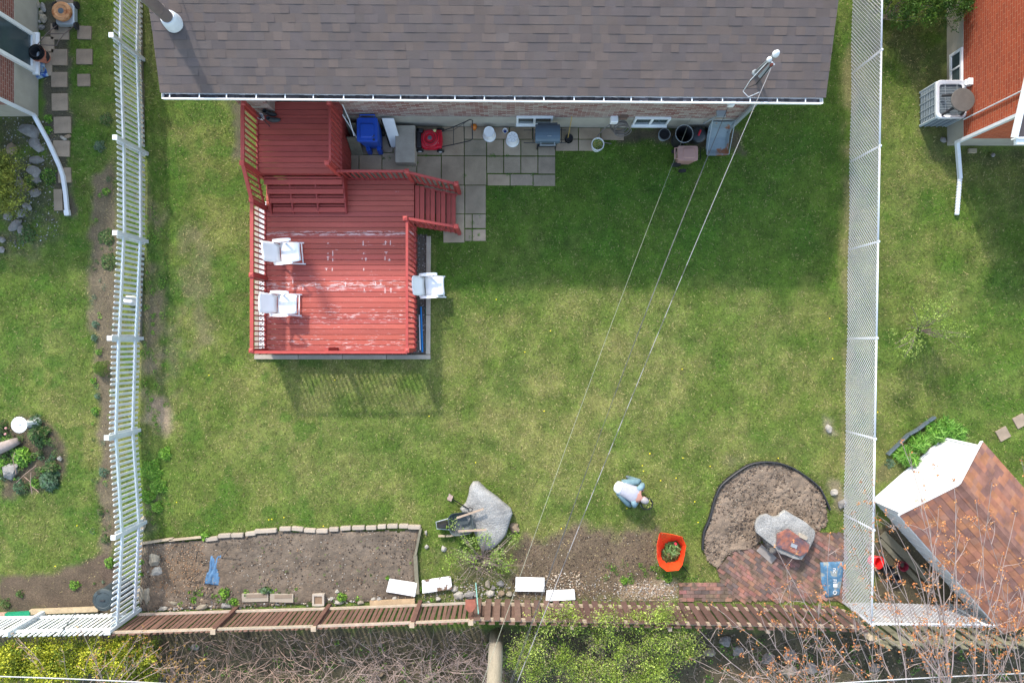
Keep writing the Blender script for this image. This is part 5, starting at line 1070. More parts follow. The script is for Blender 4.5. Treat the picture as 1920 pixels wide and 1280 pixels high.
for k in range(12): yy = cy - wy / 2 + .1 + k * (wy - .2) / 11; m.tube([(cx - wx / 2 + .09, yy, .75), (cx, yy, .765), (cx + wx / 2 - .09, yy, .75)], .005, 4)
for q in (-.15, .15): m.tube([(cx + q, cy - wy / 2 + .08, .76), (cx + q, cy + wy / 2 - .08, .76)], .005, 4)
m.build('fan_grille', M['metal'], t)
m = MB(); m.lathe([(.0, .6), (.28, .6), (.28, .64), (0, .64)], 20, (cx, cy, 0)); m.build('fan_shroud', M['black'], t)
sx, sy, sz = P(1805, 188, 1.16); t = thing('stool', 'round dark grey stool standing on top of the air conditioning unit', 'stool', (sx - .05, sy, .78))
m = MB(); m.lathe([(0, 1.14), (.26, 1.14), (.29, 1.15), (.295, 1.17), (.28, 1.185), (0, 1.19)], 36, (sx, sy, 0)); m.build('seat', mat('stool_top', C(96, 92, 88), .8, .2, 4, .3), t)
for a, b in ((-1, 1), (-1, -1), (1, -1), (1, 1)): m = MB(); m.tube([(sx + a * .14, sy + b * .14, 1.14), (sx + a * .24 - .03, sy + b * .24, .79)], .033, 10); m.build('leg', M['black'], t)
# ================= LEFT NEIGHBOUR: mower, pots, bag, rocks
p = P(114, 22, .3); x0, y0 = p.x, p.y; t = thing('lawn_mower', 'old rusty lawn mower without engine cover at the top left beside the brown brick house', 'lawn mower', (x0, y0, 0))
m = MB(); loftrect(m, [(.03, 0, .06, .5, .58), (.03, 0, .17, .48, .56), (.03, 0, .19, .42, .5)], .07, None, (x0, y0, 0)); m.build('mower_deck', M['metal'], t)
m = MB(); m.lathe([(.0, .19), (.235, .19), (.25, .27), (.24, .3), (.17, .315), (.13, .29), (.09, .3), (.07, .3)], 26, (x0 - .0, y0 + .02, 0)); m.build('engine_cover', mat('rusty_orange', C(206, 152, 106, .8), .75, .15, 5, .2, col2=C(170, 104, 62, .75), thr=.52, soft=.06, s2=4), t, bev=.006)
m = MB(); m.lathe([(.0, .27), (.075, .28), (.075, .305), (0, .31)], 16, (x0, y0 + .02, 0)); m.build('drive_hub', M['dkgrey'], t)
for a, b in ((-.27, .26), (-.27, -.28), (.28, .26), (.28, -.28)): m = MB(); c_ = Vector((x0 + a, y0 + b, .095)); m.tube([c_ - Vector((.03, 0, 0)), c_ + Vector((.03, 0, 0))], .095, 14); m.build('wheel', M['rubber'], t)
m = MB(); m.tube([(x0 - .2, y0 - .28, .14), (x0 - .3, y0 - .62, .4), (x0 - .38, y0 - 1.0, .62), (x0 + .1, y0 - 1.02, .62), (x0 + .14, y0 - .9, .6), (x0 + .16, y0 - .62, .4), (x0 + .26, y0 - .28, .14)], .012, 6); m.tube([(x0 - .3, y0 - .62, .4), (x0 + .16, y0 - .62, .4)], .01, 6); m.build('handle', mat('handle_brown', C(92, 80, 78), .6, .1, 5, 0), t)
p = P(66, 98, .42); t = thing('flower_pot', 'terracotta pot with black pots nested in it below the left neighbour window', 'pot', (p.x, p.y, 0))
m = MB(); m.lathe([(.13, 0), (.185, .3), (.2, .3), (.2, .34), (.17, .34), (.12, .05), (0, .05)], 26, (p.x, p.y, 0)); m.build('terracotta_pot', M['terra'], t)
for r, z in ((.19, .4), (.15, .44)): m = MB(); m.lathe([(r * .8, .1), (r, z), (r * 1.08, z), (r * .93, z), (r * .75, .14), (0, .14)], 24, (p.x + .01, p.y + .01, 0)); m.build('nested_pot', M['black'], t)
m = MB(); c_ = P(83, 112, .0); m.lathe([(.17, 0), (.18, .02), (.0, .03)], 20, c_); tag(m.build('pot_saucer', M['dkgrey']), 'dark saucer on the ground half under the terracotta pot', 'saucer')
c_ = P(72, 135); V = [];
def crumple(name, cx, cy, rx, ry, h, seed, m_, lab, cat, rz=0, n=18, shape=None):
    vs = []; fs = []; Mz = Matrix.Rotation(rz, 3, 'Z')
    for i in range(n + 1):
        for j in range(n + 1):
            u, v = -1 + 2 * i / n, -1 + 2 * j / n; k = shape(u, v) if shape else 1.0
            q = mnoise.noise(Vector((u * 2.2 + seed, v * 2.2, seed))) + .6 * abs(mnoise.noise(Vector((u * 5 + seed, v * 5, 3)))); e = 1 - max(abs(u), abs(v)) ** 4
            p_ = Mz @ Vector((u * rx * k, v * ry, 0)); vs.append((cx + p_.x, cy + p_.y, .015 + max(0, h * (.45 + q) * e) + .008))
    for i in range(n):
        for j in range(n): a = i * (n + 1) + j; fs.append((a, a + n + 1, a + n + 2, a + 1))
    m = MB(); m.add(vs, fs); return tag(m.build(name, m_, smooth=True, solid=.006), lab, cat)
crumple('plastic_bag', c_.x, c_.y, .24, .2, .12, 4, mat('printed_bag', C(150, 172, 186, .85), .35, .1, 6, .1, col2=C(40, 84, 160, .85), thr=.56, soft=.02, s2=7), 'crumpled blue and clear plastic bag below the terracotta pot', 'bag', .3)
def rocks(L_, g, cat='rock', name='rock', mm='stone', zs=.55):
    for i, (px, py, w_, h_, rz, tone, lab) in enumerate(L_):
        c = P(px, py); m = MB(); m.col(tone); s = .01406 / 2
        m.rock((c.x, c.y, .02), w_ * s, h_ * s, min(w_, h_) * s * zs + .02, (px * 7 + py * 3) % 97, rz, .42); tag(m.build(name, M[mm], loc=(c.x, c.y, 0)), lab, cat, g)
g1 = (.75, .74, .78); g2 = (.9, .9, .95); tn = (1.1, 1.0, .85); wh = (1.35, 1.32, 1.28); bn = (1.0, .78, .58)
rocks([(72, 278, 22, 15, -.4, g2, 'pale grey angular rock in the left rockery nearest the downspout pipe'), (70, 300, 28, 14, .0, g1, 'flat grey rock second from the top of the left rockery'), (64, 321, 28, 22, -.5, g2, 'bluish rock in the left rockery beside a green label stick'), (68, 338, 16, 14, 0, g1, 'small brown grey rock in the middle of the left rockery'), (37, 342, 18, 22, .2, g1, 'rounded rock right of the yellow green cedar'), (66, 362, 24, 16, -.1, g1, 'grey oval rock below the rockery middle'),
 (52, 388, 20, 14, -.5, g2, 'pale flat rock above the lowest rockery stones'), (42, 400, 18, 16, .3, g1, 'dark squarish rock left of the pale flat rock'), (28, 424, 32, 16, .7, g1, 'long slanted grey rock in the lower rockery'), (40, 432, 14, 20, 0, g1, 'upright grey rock right of the long slanted one'), (5, 450, 14, 12, 0, g2, 'rock at the left edge of the photo, upper of two'), (3, 468, 14, 14, 0, g2, 'rock at the left edge of the photo, lower of two'), (22, 280, 20, 24, .2, bn, 'brownish rock above the cedar in the rockery'), (55, 245, 40, 26, -.3, g1, 'broad flat slab rock below the left house corner'), (18, 405, 18, 16, .2, g1, 'dark rock just below the cedar'), (66, 268, 20, 24, 0, g1, 'bluish flat rock under the downspout elbow')], 'rocks of the left rockery')
rocks([(72, 10, 10, 12, 0, tn, 'beige stone in the pile left of the rusty mower, topmost'), (82, 14, 10, 16, .3, g2, 'grey stone leaning on the rusty mower'), (78, 25, 9, 9, .6, tn, 'round beige stone in the middle of the pile by the rusty mower'), (82, 36, 14, 20, .2, tn, 'largest pale stone in the pile left of the rusty mower'), (75, 42, 6, 6, .1, wh, 'tiny white stone at the foot of the pile by the rusty mower'), (78, 52, 14, 10, .4, g1, 'flat grey stone below the pile by the rusty mower'), (72, 66, 8, 8, 0, g2, 'small grey stone near the mower handle end')], 'stones piled by the rusty mower')
rocks([(120, 260, 12, 7, -.5, wh, 'white flat stone between two slabs of the side walk'), (128, 256, 12, 7, .2, bn, 'tan flat stone between two slabs of the side walk')], 'stones between the side walk slabs')
# log and boulders in the island bed
rocks([(22, 880, 34, 30, .4, g2, 'grey boulder in the island bed beneath the bare twigs'), (113, 859, 8, 10, .2, wh, 'small white stone at the right edge of the island bed')], 'stones of the island bed', zs=.8)
m = MB(); a, b = P(-12, 845, .12), P(34, 826, .1); m.col((1, .98, .95)); m.tube([a, a.lerp(b, .3) + Vector((0, 0, .03)), a.lerp(b, .7), b], [.14, .15, .13, .09], 14); tag(m.build('log', M['bark'], smooth=True), 'thick weathered driftwood log at the left edge of the island bed', 'log')
p = P(37, 796, .62); t = thing('bird_bath', 'white scalloped bird bath in the island bed at the left', 'bird bath', (p.x, p.y, 0))
m = MB(); m.lathe([(.13, 0), (.12, .05), (.05, .1), (.045, .5), (.09, .56)], 20, (p.x, p.y, 0)); m.build('pedestal', M['white'], t, smooth=False)
m = MB(); m.lathe([(.09, .54), (.19, .6), (.205, .64), (.195, .645), (.15, .625), (.1, .605), (.05, .6), (.04, .612), (0, .615)], 44, (p.x, p.y, 0), wob=.025); m.build('basin', M['white'], t)
m = MB(); m.box((p.x, p.y, .618), (.05, .012, .02), -.4); m.build('bird_perch', M['dkgrey'], t)
rocks([(60, 793, 20, 19, .3, (1.35, 1.38, 1.42), 'white shell like stone beside the bird bath')], None, zs=.9)
# compost barrel in the corner
p = P(195, 1126, 0); h_ = .82; c_ = Vector((-10.28, -6.5, 0)); t = thing('compost_bin', 'dark grey round compost bin in the corner of the two white fences', 'compost bin', c_)
m = MB(); m.lathe([(.3, 0), (.27, .5), (.25, .74), (.23, .78)], 30, c_); m.build('barrel', mat('dark_barrel', C(58, 66, 72), .6, .15, 3, .1), t, smooth=False)
m = MB(); m.lathe([(.285, .76), (.29, .8), (.27, .83), (.2, .85), (.19, .84), (.1, .855), (0, .86)], 30, c_); lid = m.build('lid', mat('barrel_lid', C(66, 78, 82, .6), .5, .2, 4, .1, col2=C(50, 54, 52, .6), thr=.58, soft=.05), t, bev=.008)
m = MB(); m.box((c_.x, c_.y, .87), (.12, .03, .03)); m.build('lid_knob', M['black'], lid, bev=.008)
m = MB(); m.col((1.15, 1.1, .9)); m.beam(P(57, 1146, .08), P(185, 1141, .08), .12, .09); tag(m.build('timber', M['pale']), 'long pale timber lying along the bottom left white fence', 'timber')
m = MB(); m.beam(P(12, 1152, .1), P(58, 1149, .1), .1, .12); tag(m.build('planter_edge', mat('green_plastic', C(30, 150, 110), .5, .1, 4, 0)), 'bright green board against the bottom left white fence', 'board')
m = MB(); m.col((1.15, .9, .85)); m.beam(P(-30, 1152, .1), P(11, 1151, .1), .08, .1); tag(m.build('board', M['pale']), 'pinkish board at the very bottom left by the white fence', 'board')
m = MB(); a = P(240, 563, .2); m.lathe([(.135, 0), (.12, .24), (.1, .26), (0, .262)], 26, (-9.99, a.y, 0)); tag(m.build('bucket', M['white']), 'upturned white bucket seen through the left picket fence', 'bucket')
# ================= YARD THINGS
# pale edging stones along the bed
EDG = [(397, 1010, 24, 0.12), (421, 1004, 24, .05), (445, 1003, 23, .02), (470, 1000, 20, .12), (498, 995, 42, .04), (535, 991, 22, 0), (558, 991, 22, -.08), (581, 994, 22, -.05), (604, 995, 22, -.02), (626, 992, 18, .03), (648, 990, 20, .04), (672, 989, 24, .02), (696, 989, 20, 0), (716, 987, 16, .03), (736, 986, 20, 0), (757, 986, 18, -.02), (777, 988, 24, -.05)]
ORD = ['first', 'second', 'third', 'fourth', 'fifth', 'sixth', 'seventh', 'eighth', 'ninth', 'tenth', 'eleventh', 'twelfth', 'thirteenth', 'fourteenth', 'fifteenth', 'sixteenth', 'seventeenth']
random.seed(51)
for i, (a, b, w_, rz) in enumerate(EDG):
    c = P(a, b, .06); m = MB(); k = U(.95, 1.12); m.col((k * 1.28, k * 1.18, k * 1.08)); loftrect(m, [(0, 0, -.03, w_ * .0138, .115), (0, 0, .075, w_ * .0138, .11), (0, 0, .09, w_ * .0138 - .03, .085)], .025, Matrix.Rotation(rz + U(-.03, .03), 3, 'Z'), (c.x, c.y, 0))
    tag(m.build('edging_stone', M['conc']), f'{ORD[i]} pale edging stone from the left along the top of the vegetable bed', 'edging stone', 'pale edging stones of the vegetable bed')
m = MB(); m.col((1.1, 1.05, .95)); m.beam(P(265, 1018, .05), P(325, 1009, .05), .06, .08); tag(m.build('edging_board', M['pale']), 'thin board edging the vegetable bed nearest the picket fence', 'board')
m = MB(); m.col((1.15, 1.1, 1.0)); m.beam(P(318, 1012, .05), P(378, 1006, .05), .05, .08); tag(m.build('edging_board', M['pale']), 'thin board edging the vegetable bed next to the green tuft', 'board')
m = MB(); m.col((.9, .88, .85)); m.beam(P(789, 990, .06), P(779, 1040, .06), .06, .12); m.beam(P(779, 1040, .06), P(783, 1112, .06), .1, .1); tag(m.build('edging_timber', M['greyw']), 'weathered timber edging the right end of the vegetable bed', 'timber')
rocks([(271, 1033, 18, 16, .3, bn, 'rusty brown rock at the left end of the vegetable bed'), (292, 1049, 22, 26, .5, tn, 'squarish concrete lump left of the blue cloth'), (295, 1069, 24, 14, .4, wh, 'pale flat rock touching the squarish lump'), (264, 1112, 16, 34, .1, tn, 'tall rough rock against the corner of the picket fence, left of two'), (277, 1114, 14, 34, .0, tn, 'tall rough rock against the corner of the picket fence, right of two'), (268, 980, 14, 24, 0, tn, 'half buried rock at the picket fence above the bed'),
 (308, 1139, 18, 10, .2, wh, 'white rock at the foot of the brown fence, leftmost'), (325, 1129, 14, 8, 0, tn, 'tan rock left of the weeds under the bed'), (424, 1134, 20, 12, .1, g2, 'bluish grey rock against the brown fence in the weeds'), (380, 1137, 24, 10, .3, tn, 'long tan rock at the foot of the brown fence'), (637, 1128, 18, 10, 0, wh, 'oval white rock behind the green tuft at the brown fence'), (622, 1121, 8, 8, 0, wh, 'small white stone left of the oval white rock'), (632, 1108, 8, 8, .3, wh, 'lone white stone in the bed above the green tuft'), (676, 1128, 14, 10, .3, tn, 'pale rock left of the wooden sill at the brown fence'), (700, 1122, 12, 7, 0, wh, 'white rock on the left end of the wooden sill'), (712, 1122, 12, 7, 0, g2, 'grey white rock second from the left on the wooden sill'), (740, 1121, 9, 8, 0, wh, 'small white rock in the middle of the wooden sill')], 'rocks along the vegetable bed')
rocks([(861, 1115, 20, 16, .2, wh, 'large white rock left of the rusty spade'), (883, 1113, 24, 14, .1, g2, 'long grey rock right of the large white rock'), (853, 1104, 12, 9, .3, wh, 'small white rock right of the dirty white board'), (914, 1094, 10, 16, .1, tn, 'narrow upright rock near the bush'), (938, 1093, 14, 11, .1, g2, 'pale rock in the second row near the bush'), (919, 1112, 19, 13, -.1, wh, 'white oval rock above the double faced fence'), (940, 1111, 13, 11, .4, bn, 'ochre square rock above the double faced fence'), (955, 1112, 11, 11, .1, tn, 'tan rock left of the third white board'), (925, 1101, 8, 8, .1, g1, 'small grey stone between the pale rocks'), (820, 1104, 7, 5, 0, wh, 'scrap of white stone under the dirty white board'), (822, 1122, 9, 9, .2, wh, 'white stone cluster above the brown rail'), (964, 988, 18, 20, .3, bn, 'orange brown rock right of the big granite slab'), (832, 1028, 10, 12, .05, (1.5, 1.5, 1.45), 'white block on the grass below the wheelbarrow'), (799, 998, 5, 9, 0, wh, 'small white stone right of the bed timber, upper of two'), (800, 1024, 7, 8, 0, wh, 'small white stone right of the bed timber, lower of two')], 'rocks along the back fence')
rocks([(1553, 803, 13, 14, .2, (1.25, 1.22, 1.2), 'half buried white grey rock in the lawn near the chain link fence'), (1563, 922, 14, 14, .4, wh, 'pale rock beside the chain link fence above the brick paving'), (1578, 944, 16, 16, .1, g1, 'dark rock beneath the chain link fence by the round bed'), (1860, 288, 0.1, .1, 0, g1, 'x')][:3], 'rocks near the chain link fence')
rocks([(1768, 263, 10, 12, .2, g2, 'grey rock at the corner of the orange brick house'), (1861, 291, 8, 8, .2, g2, 'small grey rock under the right house wall')], 'rocks by the orange brick house')
m = MB(); c_ = P(1823, 283, .03); m.col((1.25, 1.15, .9)); m.box((c_.x, c_.y, .03), (.21, .12, .07)); tag(m.build('paver', M['conc'], bev=.01), 'single pale paver on the soil right of the corner downspout', 'paver')
# white boards
def board(pts, z, lab, dirty=False):
    q = [P(*a, z) for a in pts]; m = MB(); m.prism([(v.x, v.y) for v in q], z - .05, z); 
    mm = M['white'] if not dirty else mat('dirty_white', C(238, 240, 242, .85), .6, .05, 6, .1, col2=C(120, 96, 78, .7), thr=.56, soft=.02, s2=3.2)
    tag(m.build('white_board', mm, bev=.006), lab, 'board', 'white boards along the back fence')
board([(730, 1085), (782, 1093), (778, 1118), (724, 1109)], .12, 'clean white board lying left of the bed timber')
board([(791, 1088), (845, 1080), (848, 1104), (792, 1112)], .12, 'white board soiled with dark dirt right of the bed timber', True)
board([(967, 1082), (1021, 1083), (1021, 1109), (966, 1108)], .12, 'bluish white board just right of the rocks, higher of the right pair')
board([(1025, 1107), (1077, 1105), (1079, 1124), (1023, 1127)], .12, 'white board resting against the fence, lower of the right pair')
m = MB(); m.col((1.05, .9, .7)); m.beam(P(694, 1130, .08), P(778, 1126, .08), .11, .1); tag(m.build('wooden_sill', M['pale']), 'squared timber lying against the brown fence under the clean white board', 'timber')
for k, (a, b, w_, l) in enumerate([(478, 1120, 50, 'long soil covered concrete block at the foot of the brown fence, left of two'), (528, 1121, 44, 'long soil covered concrete block at the foot of the brown fence, right of two')]):
    c_ = P(a, b, .08); m = MB(); m.col((1.1, 1.04, .96)); m.box((c_.x, c_.y, .03), (w_ * .0139, .22, .1), .03 - .05 * k); m.col((.82, .7, .6)); m.box((c_.x + .04, c_.y + .05, .083), (w_ * .0139 - .16, .1, .012), .03); tag(m.build('concrete_block', M['conc'], bev=.008), l, 'concrete block', 'concrete blocks at the brown fence')
c_ = P(597, 1124, .1); m = MB(); m.col((1.4, 1.35, 1.3))
for a, b, u, v in ((-.13, 0, .05, .3), (.13, 0, .05, .3), (0, .13, .21, .05), (0, -.13, .21, .05)): m.box((c_.x + a, c_.y + b, .06), (u, v, .14))
m.col((.8, .6, .45)); m.box((c_.x, c_.y, .05), (.21, .21, .1)); tag(m.build('square_planter', M['conc']), 'small square white edged planter filled with soil at the brown fence', 'planter')
# blue cloth and stakes
c_ = P(400, 1068, .05)
def jean_shape(u, v): return (.75 + .28 * abs(v - .1)) if v > -.2 else (1.0 + .35 * (-v))
crumple('blue_cloth', c_.x, c_.y, .155, .4, .05, 9, mat('blue_cloth', C(96, 138, 178, .62), .75, .15, 5, .3, col2=C(170, 168, 150, .8), thr=.64, soft=.02, s2=3, stretch=(2.2, .5, 1)), 'crumpled blue bag lying on the vegetable bed among dark stakes', 'bag', -.12, 22, jean_shape)
for i, (a, b, c, d, l) in enumerate([(366, 1052, 371, 1032, 'short dark stake upper left of the blue bag'), (414, 1048, 432, 1024, 'long dark stake leaning above the blue bag'), (355, 1090, 373, 1074, 'dark stake lower left of the blue bag'), (363, 1111, 374, 1103, 'dark stake near the weeds, leftmost of the bottom three'), (388, 1119, 400, 1108, 'dark stake near the weeds, middle of the bottom three'), (417, 1112, 431, 1103, 'dark stake near the weeds, rightmost of the bottom three')]):
    m = MB(); m.tube([P(a, b, .0), P(c, d, .42 + .02 * i)], .009, 5); tag(m.build('garden_stake', M['black']), l, 'stake', 'dark stakes in the vegetable bed')
# big granite slab
SLAB = [(887, 904), (896, 904), (915, 921), (938, 938), (957, 955), (960, 964), (955, 985), (948, 1005), (938, 1018), (922, 1033), (905, 1036), (896, 1022), (889, 1000), (880, 985), (868, 965), (862, 955), (873, 944), (878, 930), (880, 915)]
q = [P(*a, .3) for a in SLAB]; cx = sum(v.x for v in q) / len(q); cy = sum(v.y for v in q) / len(q); m = MB(); m.col(W3); rings = []
dense = []
for i in range(len(q)):
    a, b = q[i], q[(i + 1) % len(q)]
    for k in range(4): dense.append(a.lerp(b, k / 4))
for s_, z in ((.93, -.05), (.99, .05), (1.01, .16), (.985, .25), (.94, .29), (.8, .315), (.6, .33), (.35, .34), (.12, .345)):
    ring = []
    for v in dense:
        x, y = cx + (v.x - cx) * s_, cy + (v.y - cy) * s_; nz = mnoise.noise(Vector((x * 2.2, y * 2.2, z * 3))) + .5 * mnoise.noise(Vector((x * 7, y * 7, z * 5))); tilt = .06 * (x - cx) + .08 * (y - cy)
        ring.append(Vector((x + .02 * nz, y + .02 * nz, z + (.035 * nz + tilt if z > .1 else 0))))
    rings.append(ring)
m.loft(rings); tag(m.build('boulder', M['granite'], loc=(cx, cy, 0), smooth=True), 'big flat pale granite boulder standing on the lawn behind the wheelbarrow', 'boulder')
# garden wheelbarrow
x0, y0 = P(866, 979, .35).xy; t = thing('wheelbarrow', 'dark plastic wheelbarrow with wooden handles beside the granite boulder', 'wheelbarrow', (x0, y0, 0)); Mz = Matrix.Rotation(R(8), 3, 'Z')
def wb(x, y, z): v = Mz @ Vector((x, y, 0)); return Vector((x0 + v.x, y0 + v.y, z))
m = MB(); prof = [(-.3, .46, .24), (-.26, .3, .22), (0, .22, .24), (.2, .26, .27), (.3, .46, .31)]
rings = []
for sc_, z in ((.62, .22), (.8, .3), (1.0, .47), (1.04, .475), (1.03, .46), (.78, .3), (.55, .24)): rings.append([wb(x * sc_ - .02, y * sc_, z) for x, y in rrect(.6, .56, .16, 5)])
m.loft(rings); m.build('tub', mat('tub_plastic', C(84, 92, 94), .55, .12, 4, .1), t, smooth=False)
for s_ in (-1, 1): m = MB(); m.col((1.0, .9, .85)); m.beam(wb(-.1, s_ * .17, .5), wb(.62, s_ * .27 + .05, .55), .045, .04); m.build('handle', M['pale'], t)
m = MB(); m.tube([wb(-.3, .14, .3), wb(-.6, .09, .25), wb(-.68, .07, .2), wb(-.68, -.11, .2), wb(-.3, -.16, .3)], .014, 7); m.build('wheel_guard', M['metal'], t)
m = MB(); c_ = wb(-.48, -.02, .19); v = Mz @ Vector((0, .05, 0)); m.tube([c_ - v, c_ + v], .19, 18); m.build('wheel', M['rubber'], t)
for s_ in (-1, 1): m = MB(); m.tube([wb(.1, s_ * .2, .26), wb(.2, s_ * .22, .02), wb(.3, s_ * .22, .02), wb(.28, s_ * .2, .28)], .014, 6); m.build('leg', M['metal'], t)
for (a, b, c, d, l) in [(822, 1004, 834, 1004, 'left'), (836, 1004, 850, 1003, 'right')]:
    m = MB(); m.col((1.2, 1.15, 1.0)); m.beam(P(a, b, .12), P(c, d, .12), .05, .05); tag(m.build('wood_offcut', M['pale']), f'small pale wood offcut by the wheelbarrow wheel, {l} of two', 'wood', 'wood offcuts by the wheelbarrow')
a, b = P(848, 935, .08), P(878, 953, .4); t = thing('shovel', 'spade with pale shaft and black grip lying from the grass onto the granite boulder', 'shovel', (a.x, a.y, 0)); d = (b - a).normalized()
m = MB(); m.tube([a, b], .015, 8); m.build('shaft', M['pale'], t)
m = MB(); e = d.cross(Z).normalized(); q0 = a + Vector((0, 0, 0)); m.add([q0 + e * .07, q0 - e * .07, q0 - e * .085 - d * .14, q0 - d * .24 + Vector((0, 0, -.03)), q0 + e * .085 - d * .14], [(0, 1, 2, 3, 4)]); m.build('blade', mat('rusty_blade', C(156, 136, 130), .7, .2, 8, .1), t, solid=.01)
m = MB(); m.tube([b, b + d * .04 + e * .05, b + d * .12 + e * .055, b + d * .13 - e * .055, b + d * .04 - e * .05, b], .013, 6); m.build('grip', M['black'], t)
# rusty spade and green rod on the fence
a, b = P(884, 1118, 1.35), P(879, 1165, 1.1); t = thing('spade', 'rusty brown spade hanging head up on the brown fence', 'spade', (a.x, a.y, 1.2)); m = MB()
c_ = P(882, 1133, 1.42); m.prism([(c_.x - .12, c_.y + .13), (c_.x + .12, c_.y + .14), (c_.x + .13, c_.y - .05), (c_.x + .05, c_.y - .16), (c_.x - .04, c_.y - .17), (c_.x - .12, c_.y - .08)], 1.44, 1.455); m.build('blade', mat('rusty_spade', C(150, 88, 70), .7, .2, 8, .2), t)
m = MB(); m.tube([(c_.x, c_.y - .14, 1.45), (c_.x, c_.y - .24, 1.2), (c_.x, c_.y - .28, .1)], .016, 7); m.build('shaft', M['pale'], t)
m = MB(); a, b = P(892, 1092, .7), P(897, 1150, 1.5); m.tube([a, b], .013, 7); tag(m.build('metal_rod', mat('teal_rod', C(130, 186, 176), .5, .1, 4, 0)), 'teal green rod leaning over the fence right of the rusty spade', 'rod')
# round bed edging
pts = [(1317, 1030), (1318, 999), (1330, 973), (1340, 933), (1350, 910), (1375, 889), (1404, 870), (1431, 865), (1460, 867), (1486, 876), (1518, 897), (1537, 914), (1547, 934), (1556, 955)]
q = [P(*a, .07) for a in pts]; m = MB(); ds = []
for i in range(len(q) - 1):
    for k in range(5): ds.append(q[i].lerp(q[i + 1], k / 5))
ds.append(q[-1])
for _ in range(3): ds = [ds[0]] + [(ds[i - 1] + ds[i] * 2 + ds[i + 1]) / 4 for i in range(1, len(ds) - 1)] + [ds[-1]]
for a, b in zip(ds[:-1], ds[1:]): m.beam(a - Vector((0, 0, .03)), b + (b - a) * .1 - Vector((0, 0, .03)), .022, .13)
m.tube([v + Vector((0, 0, .035)) for v in ds], .022, 6); tag(m.build('lawn_edging', M['black']), 'black plastic edging curving round the bare round bed', 'edging')
# fire place: cracked stone table with rusted metal and brick
TP = [(1420, 972), (1428, 966), (1440, 963), (1450, 968), (1460, 967), (1472, 956), (1490, 966), (1512, 980), (1530, 996), (1527, 1012), (1518, 1030), (1504, 1050), (1490, 1048), (1465, 1038), (1452, 1026), (1432, 1010), (1418, 998), (1416, 982)]
fp = thing('stone_grill', 'broken grey stone slab grill topped with a rusty metal sheet beside the round bed', 'grill', P(1470, 1005))
q = [P(*a, .42) for a in TP]; cx = sum(v.x for v in q) / len(q); cy = sum(v.y for v in q) / len(q); dense = []
for i in range(len(q)):
    a, b = q[i], q[(i + 1) % len(q)]
    for k in range(3): dense.append(a.lerp(b, k / 3))
m = MB(); m.col((1, 1, 1)); rings = []
for s_, z in ((.98, .3), (1.0, .34), (1.0, .4), (.97, .425), (.7, .43), (.3, .432), (.05, .433)):
    rings.append([Vector((cx + (v.x - cx) * s_ + .015 * mnoise.noise(v * 6), cy + (v.y - cy) * s_ + .015 * mnoise.noise(v * 6 + Vector((3, 0, 0))), z + .02 * mnoise.noise(Vector((v.x * 3 * s_, v.y * 3 * s_, z))))) for v in dense])
m.loft(rings); m.build('slab_top', M['granite'], fp)
m = MB(); m.col((.55, .52, .52)); p_ = P(1468, 1012)
for i in range(5):
    for a in range(12):
        an = a * 2 * math.pi / 12 + (i % 2) * .25
        if 3.9 < an < 5.0: continue
        m.rock((p_.x + .42 * math.cos(an), p_.y + .3 * math.sin(an), .03 + i * .07), .13, .1, .06, i * 12 + a, an, .1)
m.build('hearth_wall', M['stone'], fp)
m = MB(); c0 = [P(*a, .47) for a in [(1456, 1000), (1477, 990), (1500, 1006), (1518, 1020), (1515, 1034), (1500, 1043), (1455, 1024)]]
m.prism([(v.x, v.y) for v in c0], .46, .5, .02); m.build('rusty_sheet', M['rust'], fp, bev=.01)
m = MB(); c_ = P(1489, 1023, .52); m.box((c_.x, c_.y, .51), (.16, .09, .02), -.35); m.build('sheet_patch', M['metal'], fp)
m = MB(); m.col((1.3, 1.22, 1.1)); c_ = P(1506, 1006, .5); loftrect(m, [(0, 0, .43, .23, .1), (0, 0, .52, .22, .09)], .03, Matrix.Rotation(-.45, 3, 'Z'), (c_.x, c_.y, 0)); m.build('pale_brick', M['conc'], fp)
m = MB(); m.col((.95, .95, 1.0)); c_ = P(1437, 1038, .02); m.box((c_.x, c_.y, .02), (.52, .22, .05), -.72); tag(m.build('flat_slab', M['conc'], bev=.006), 'narrow flat grey slab on the paving left of the stone grill', 'paving slab')
# blue tarp bag with lettering
t = thing('blue_sack', 'blue woven sack with white lettering lying on the brick paving by the chain link fence', 'sack', P(1560, 1085)); q = [P(*a, .06) for a in [(1538, 1054), (1583, 1052), (1581, 1078), (1575, 1116), (1549, 1121), (1540, 1090)]]
cx = sum(v.x for v in q) / 6; cy = sum(v.y for v in q) / 6; m = MB(); rings = []; dense = []
for i in range(6):
    for k in range(6): dense.append(q[i].lerp(q[(i + 1) % 6], k / 6))
for s_, z in ((.97, .02), (1.0, .035), (.95, .06), (.8, .07), (.6, .075), (.4, .08), (.2, .08), (.02, .08)): rings.append([Vector((cx + (v.x - cx) * s_, cy + (v.y - cy) * s_, z + .016 * (mnoise.noise(Vector((v.x * 9 * s_, v.y * 9, s_ * 5))) if z > .05 else 0))) for v in dense])
m.loft(rings); m.build('sack_body', mat('blue_woven', C(98, 150, 190, .52), .6, .4, 7, .7, col2=C(170, 176, 172, .52), thr=.56, soft=.03, s2=6), t, smooth=True)
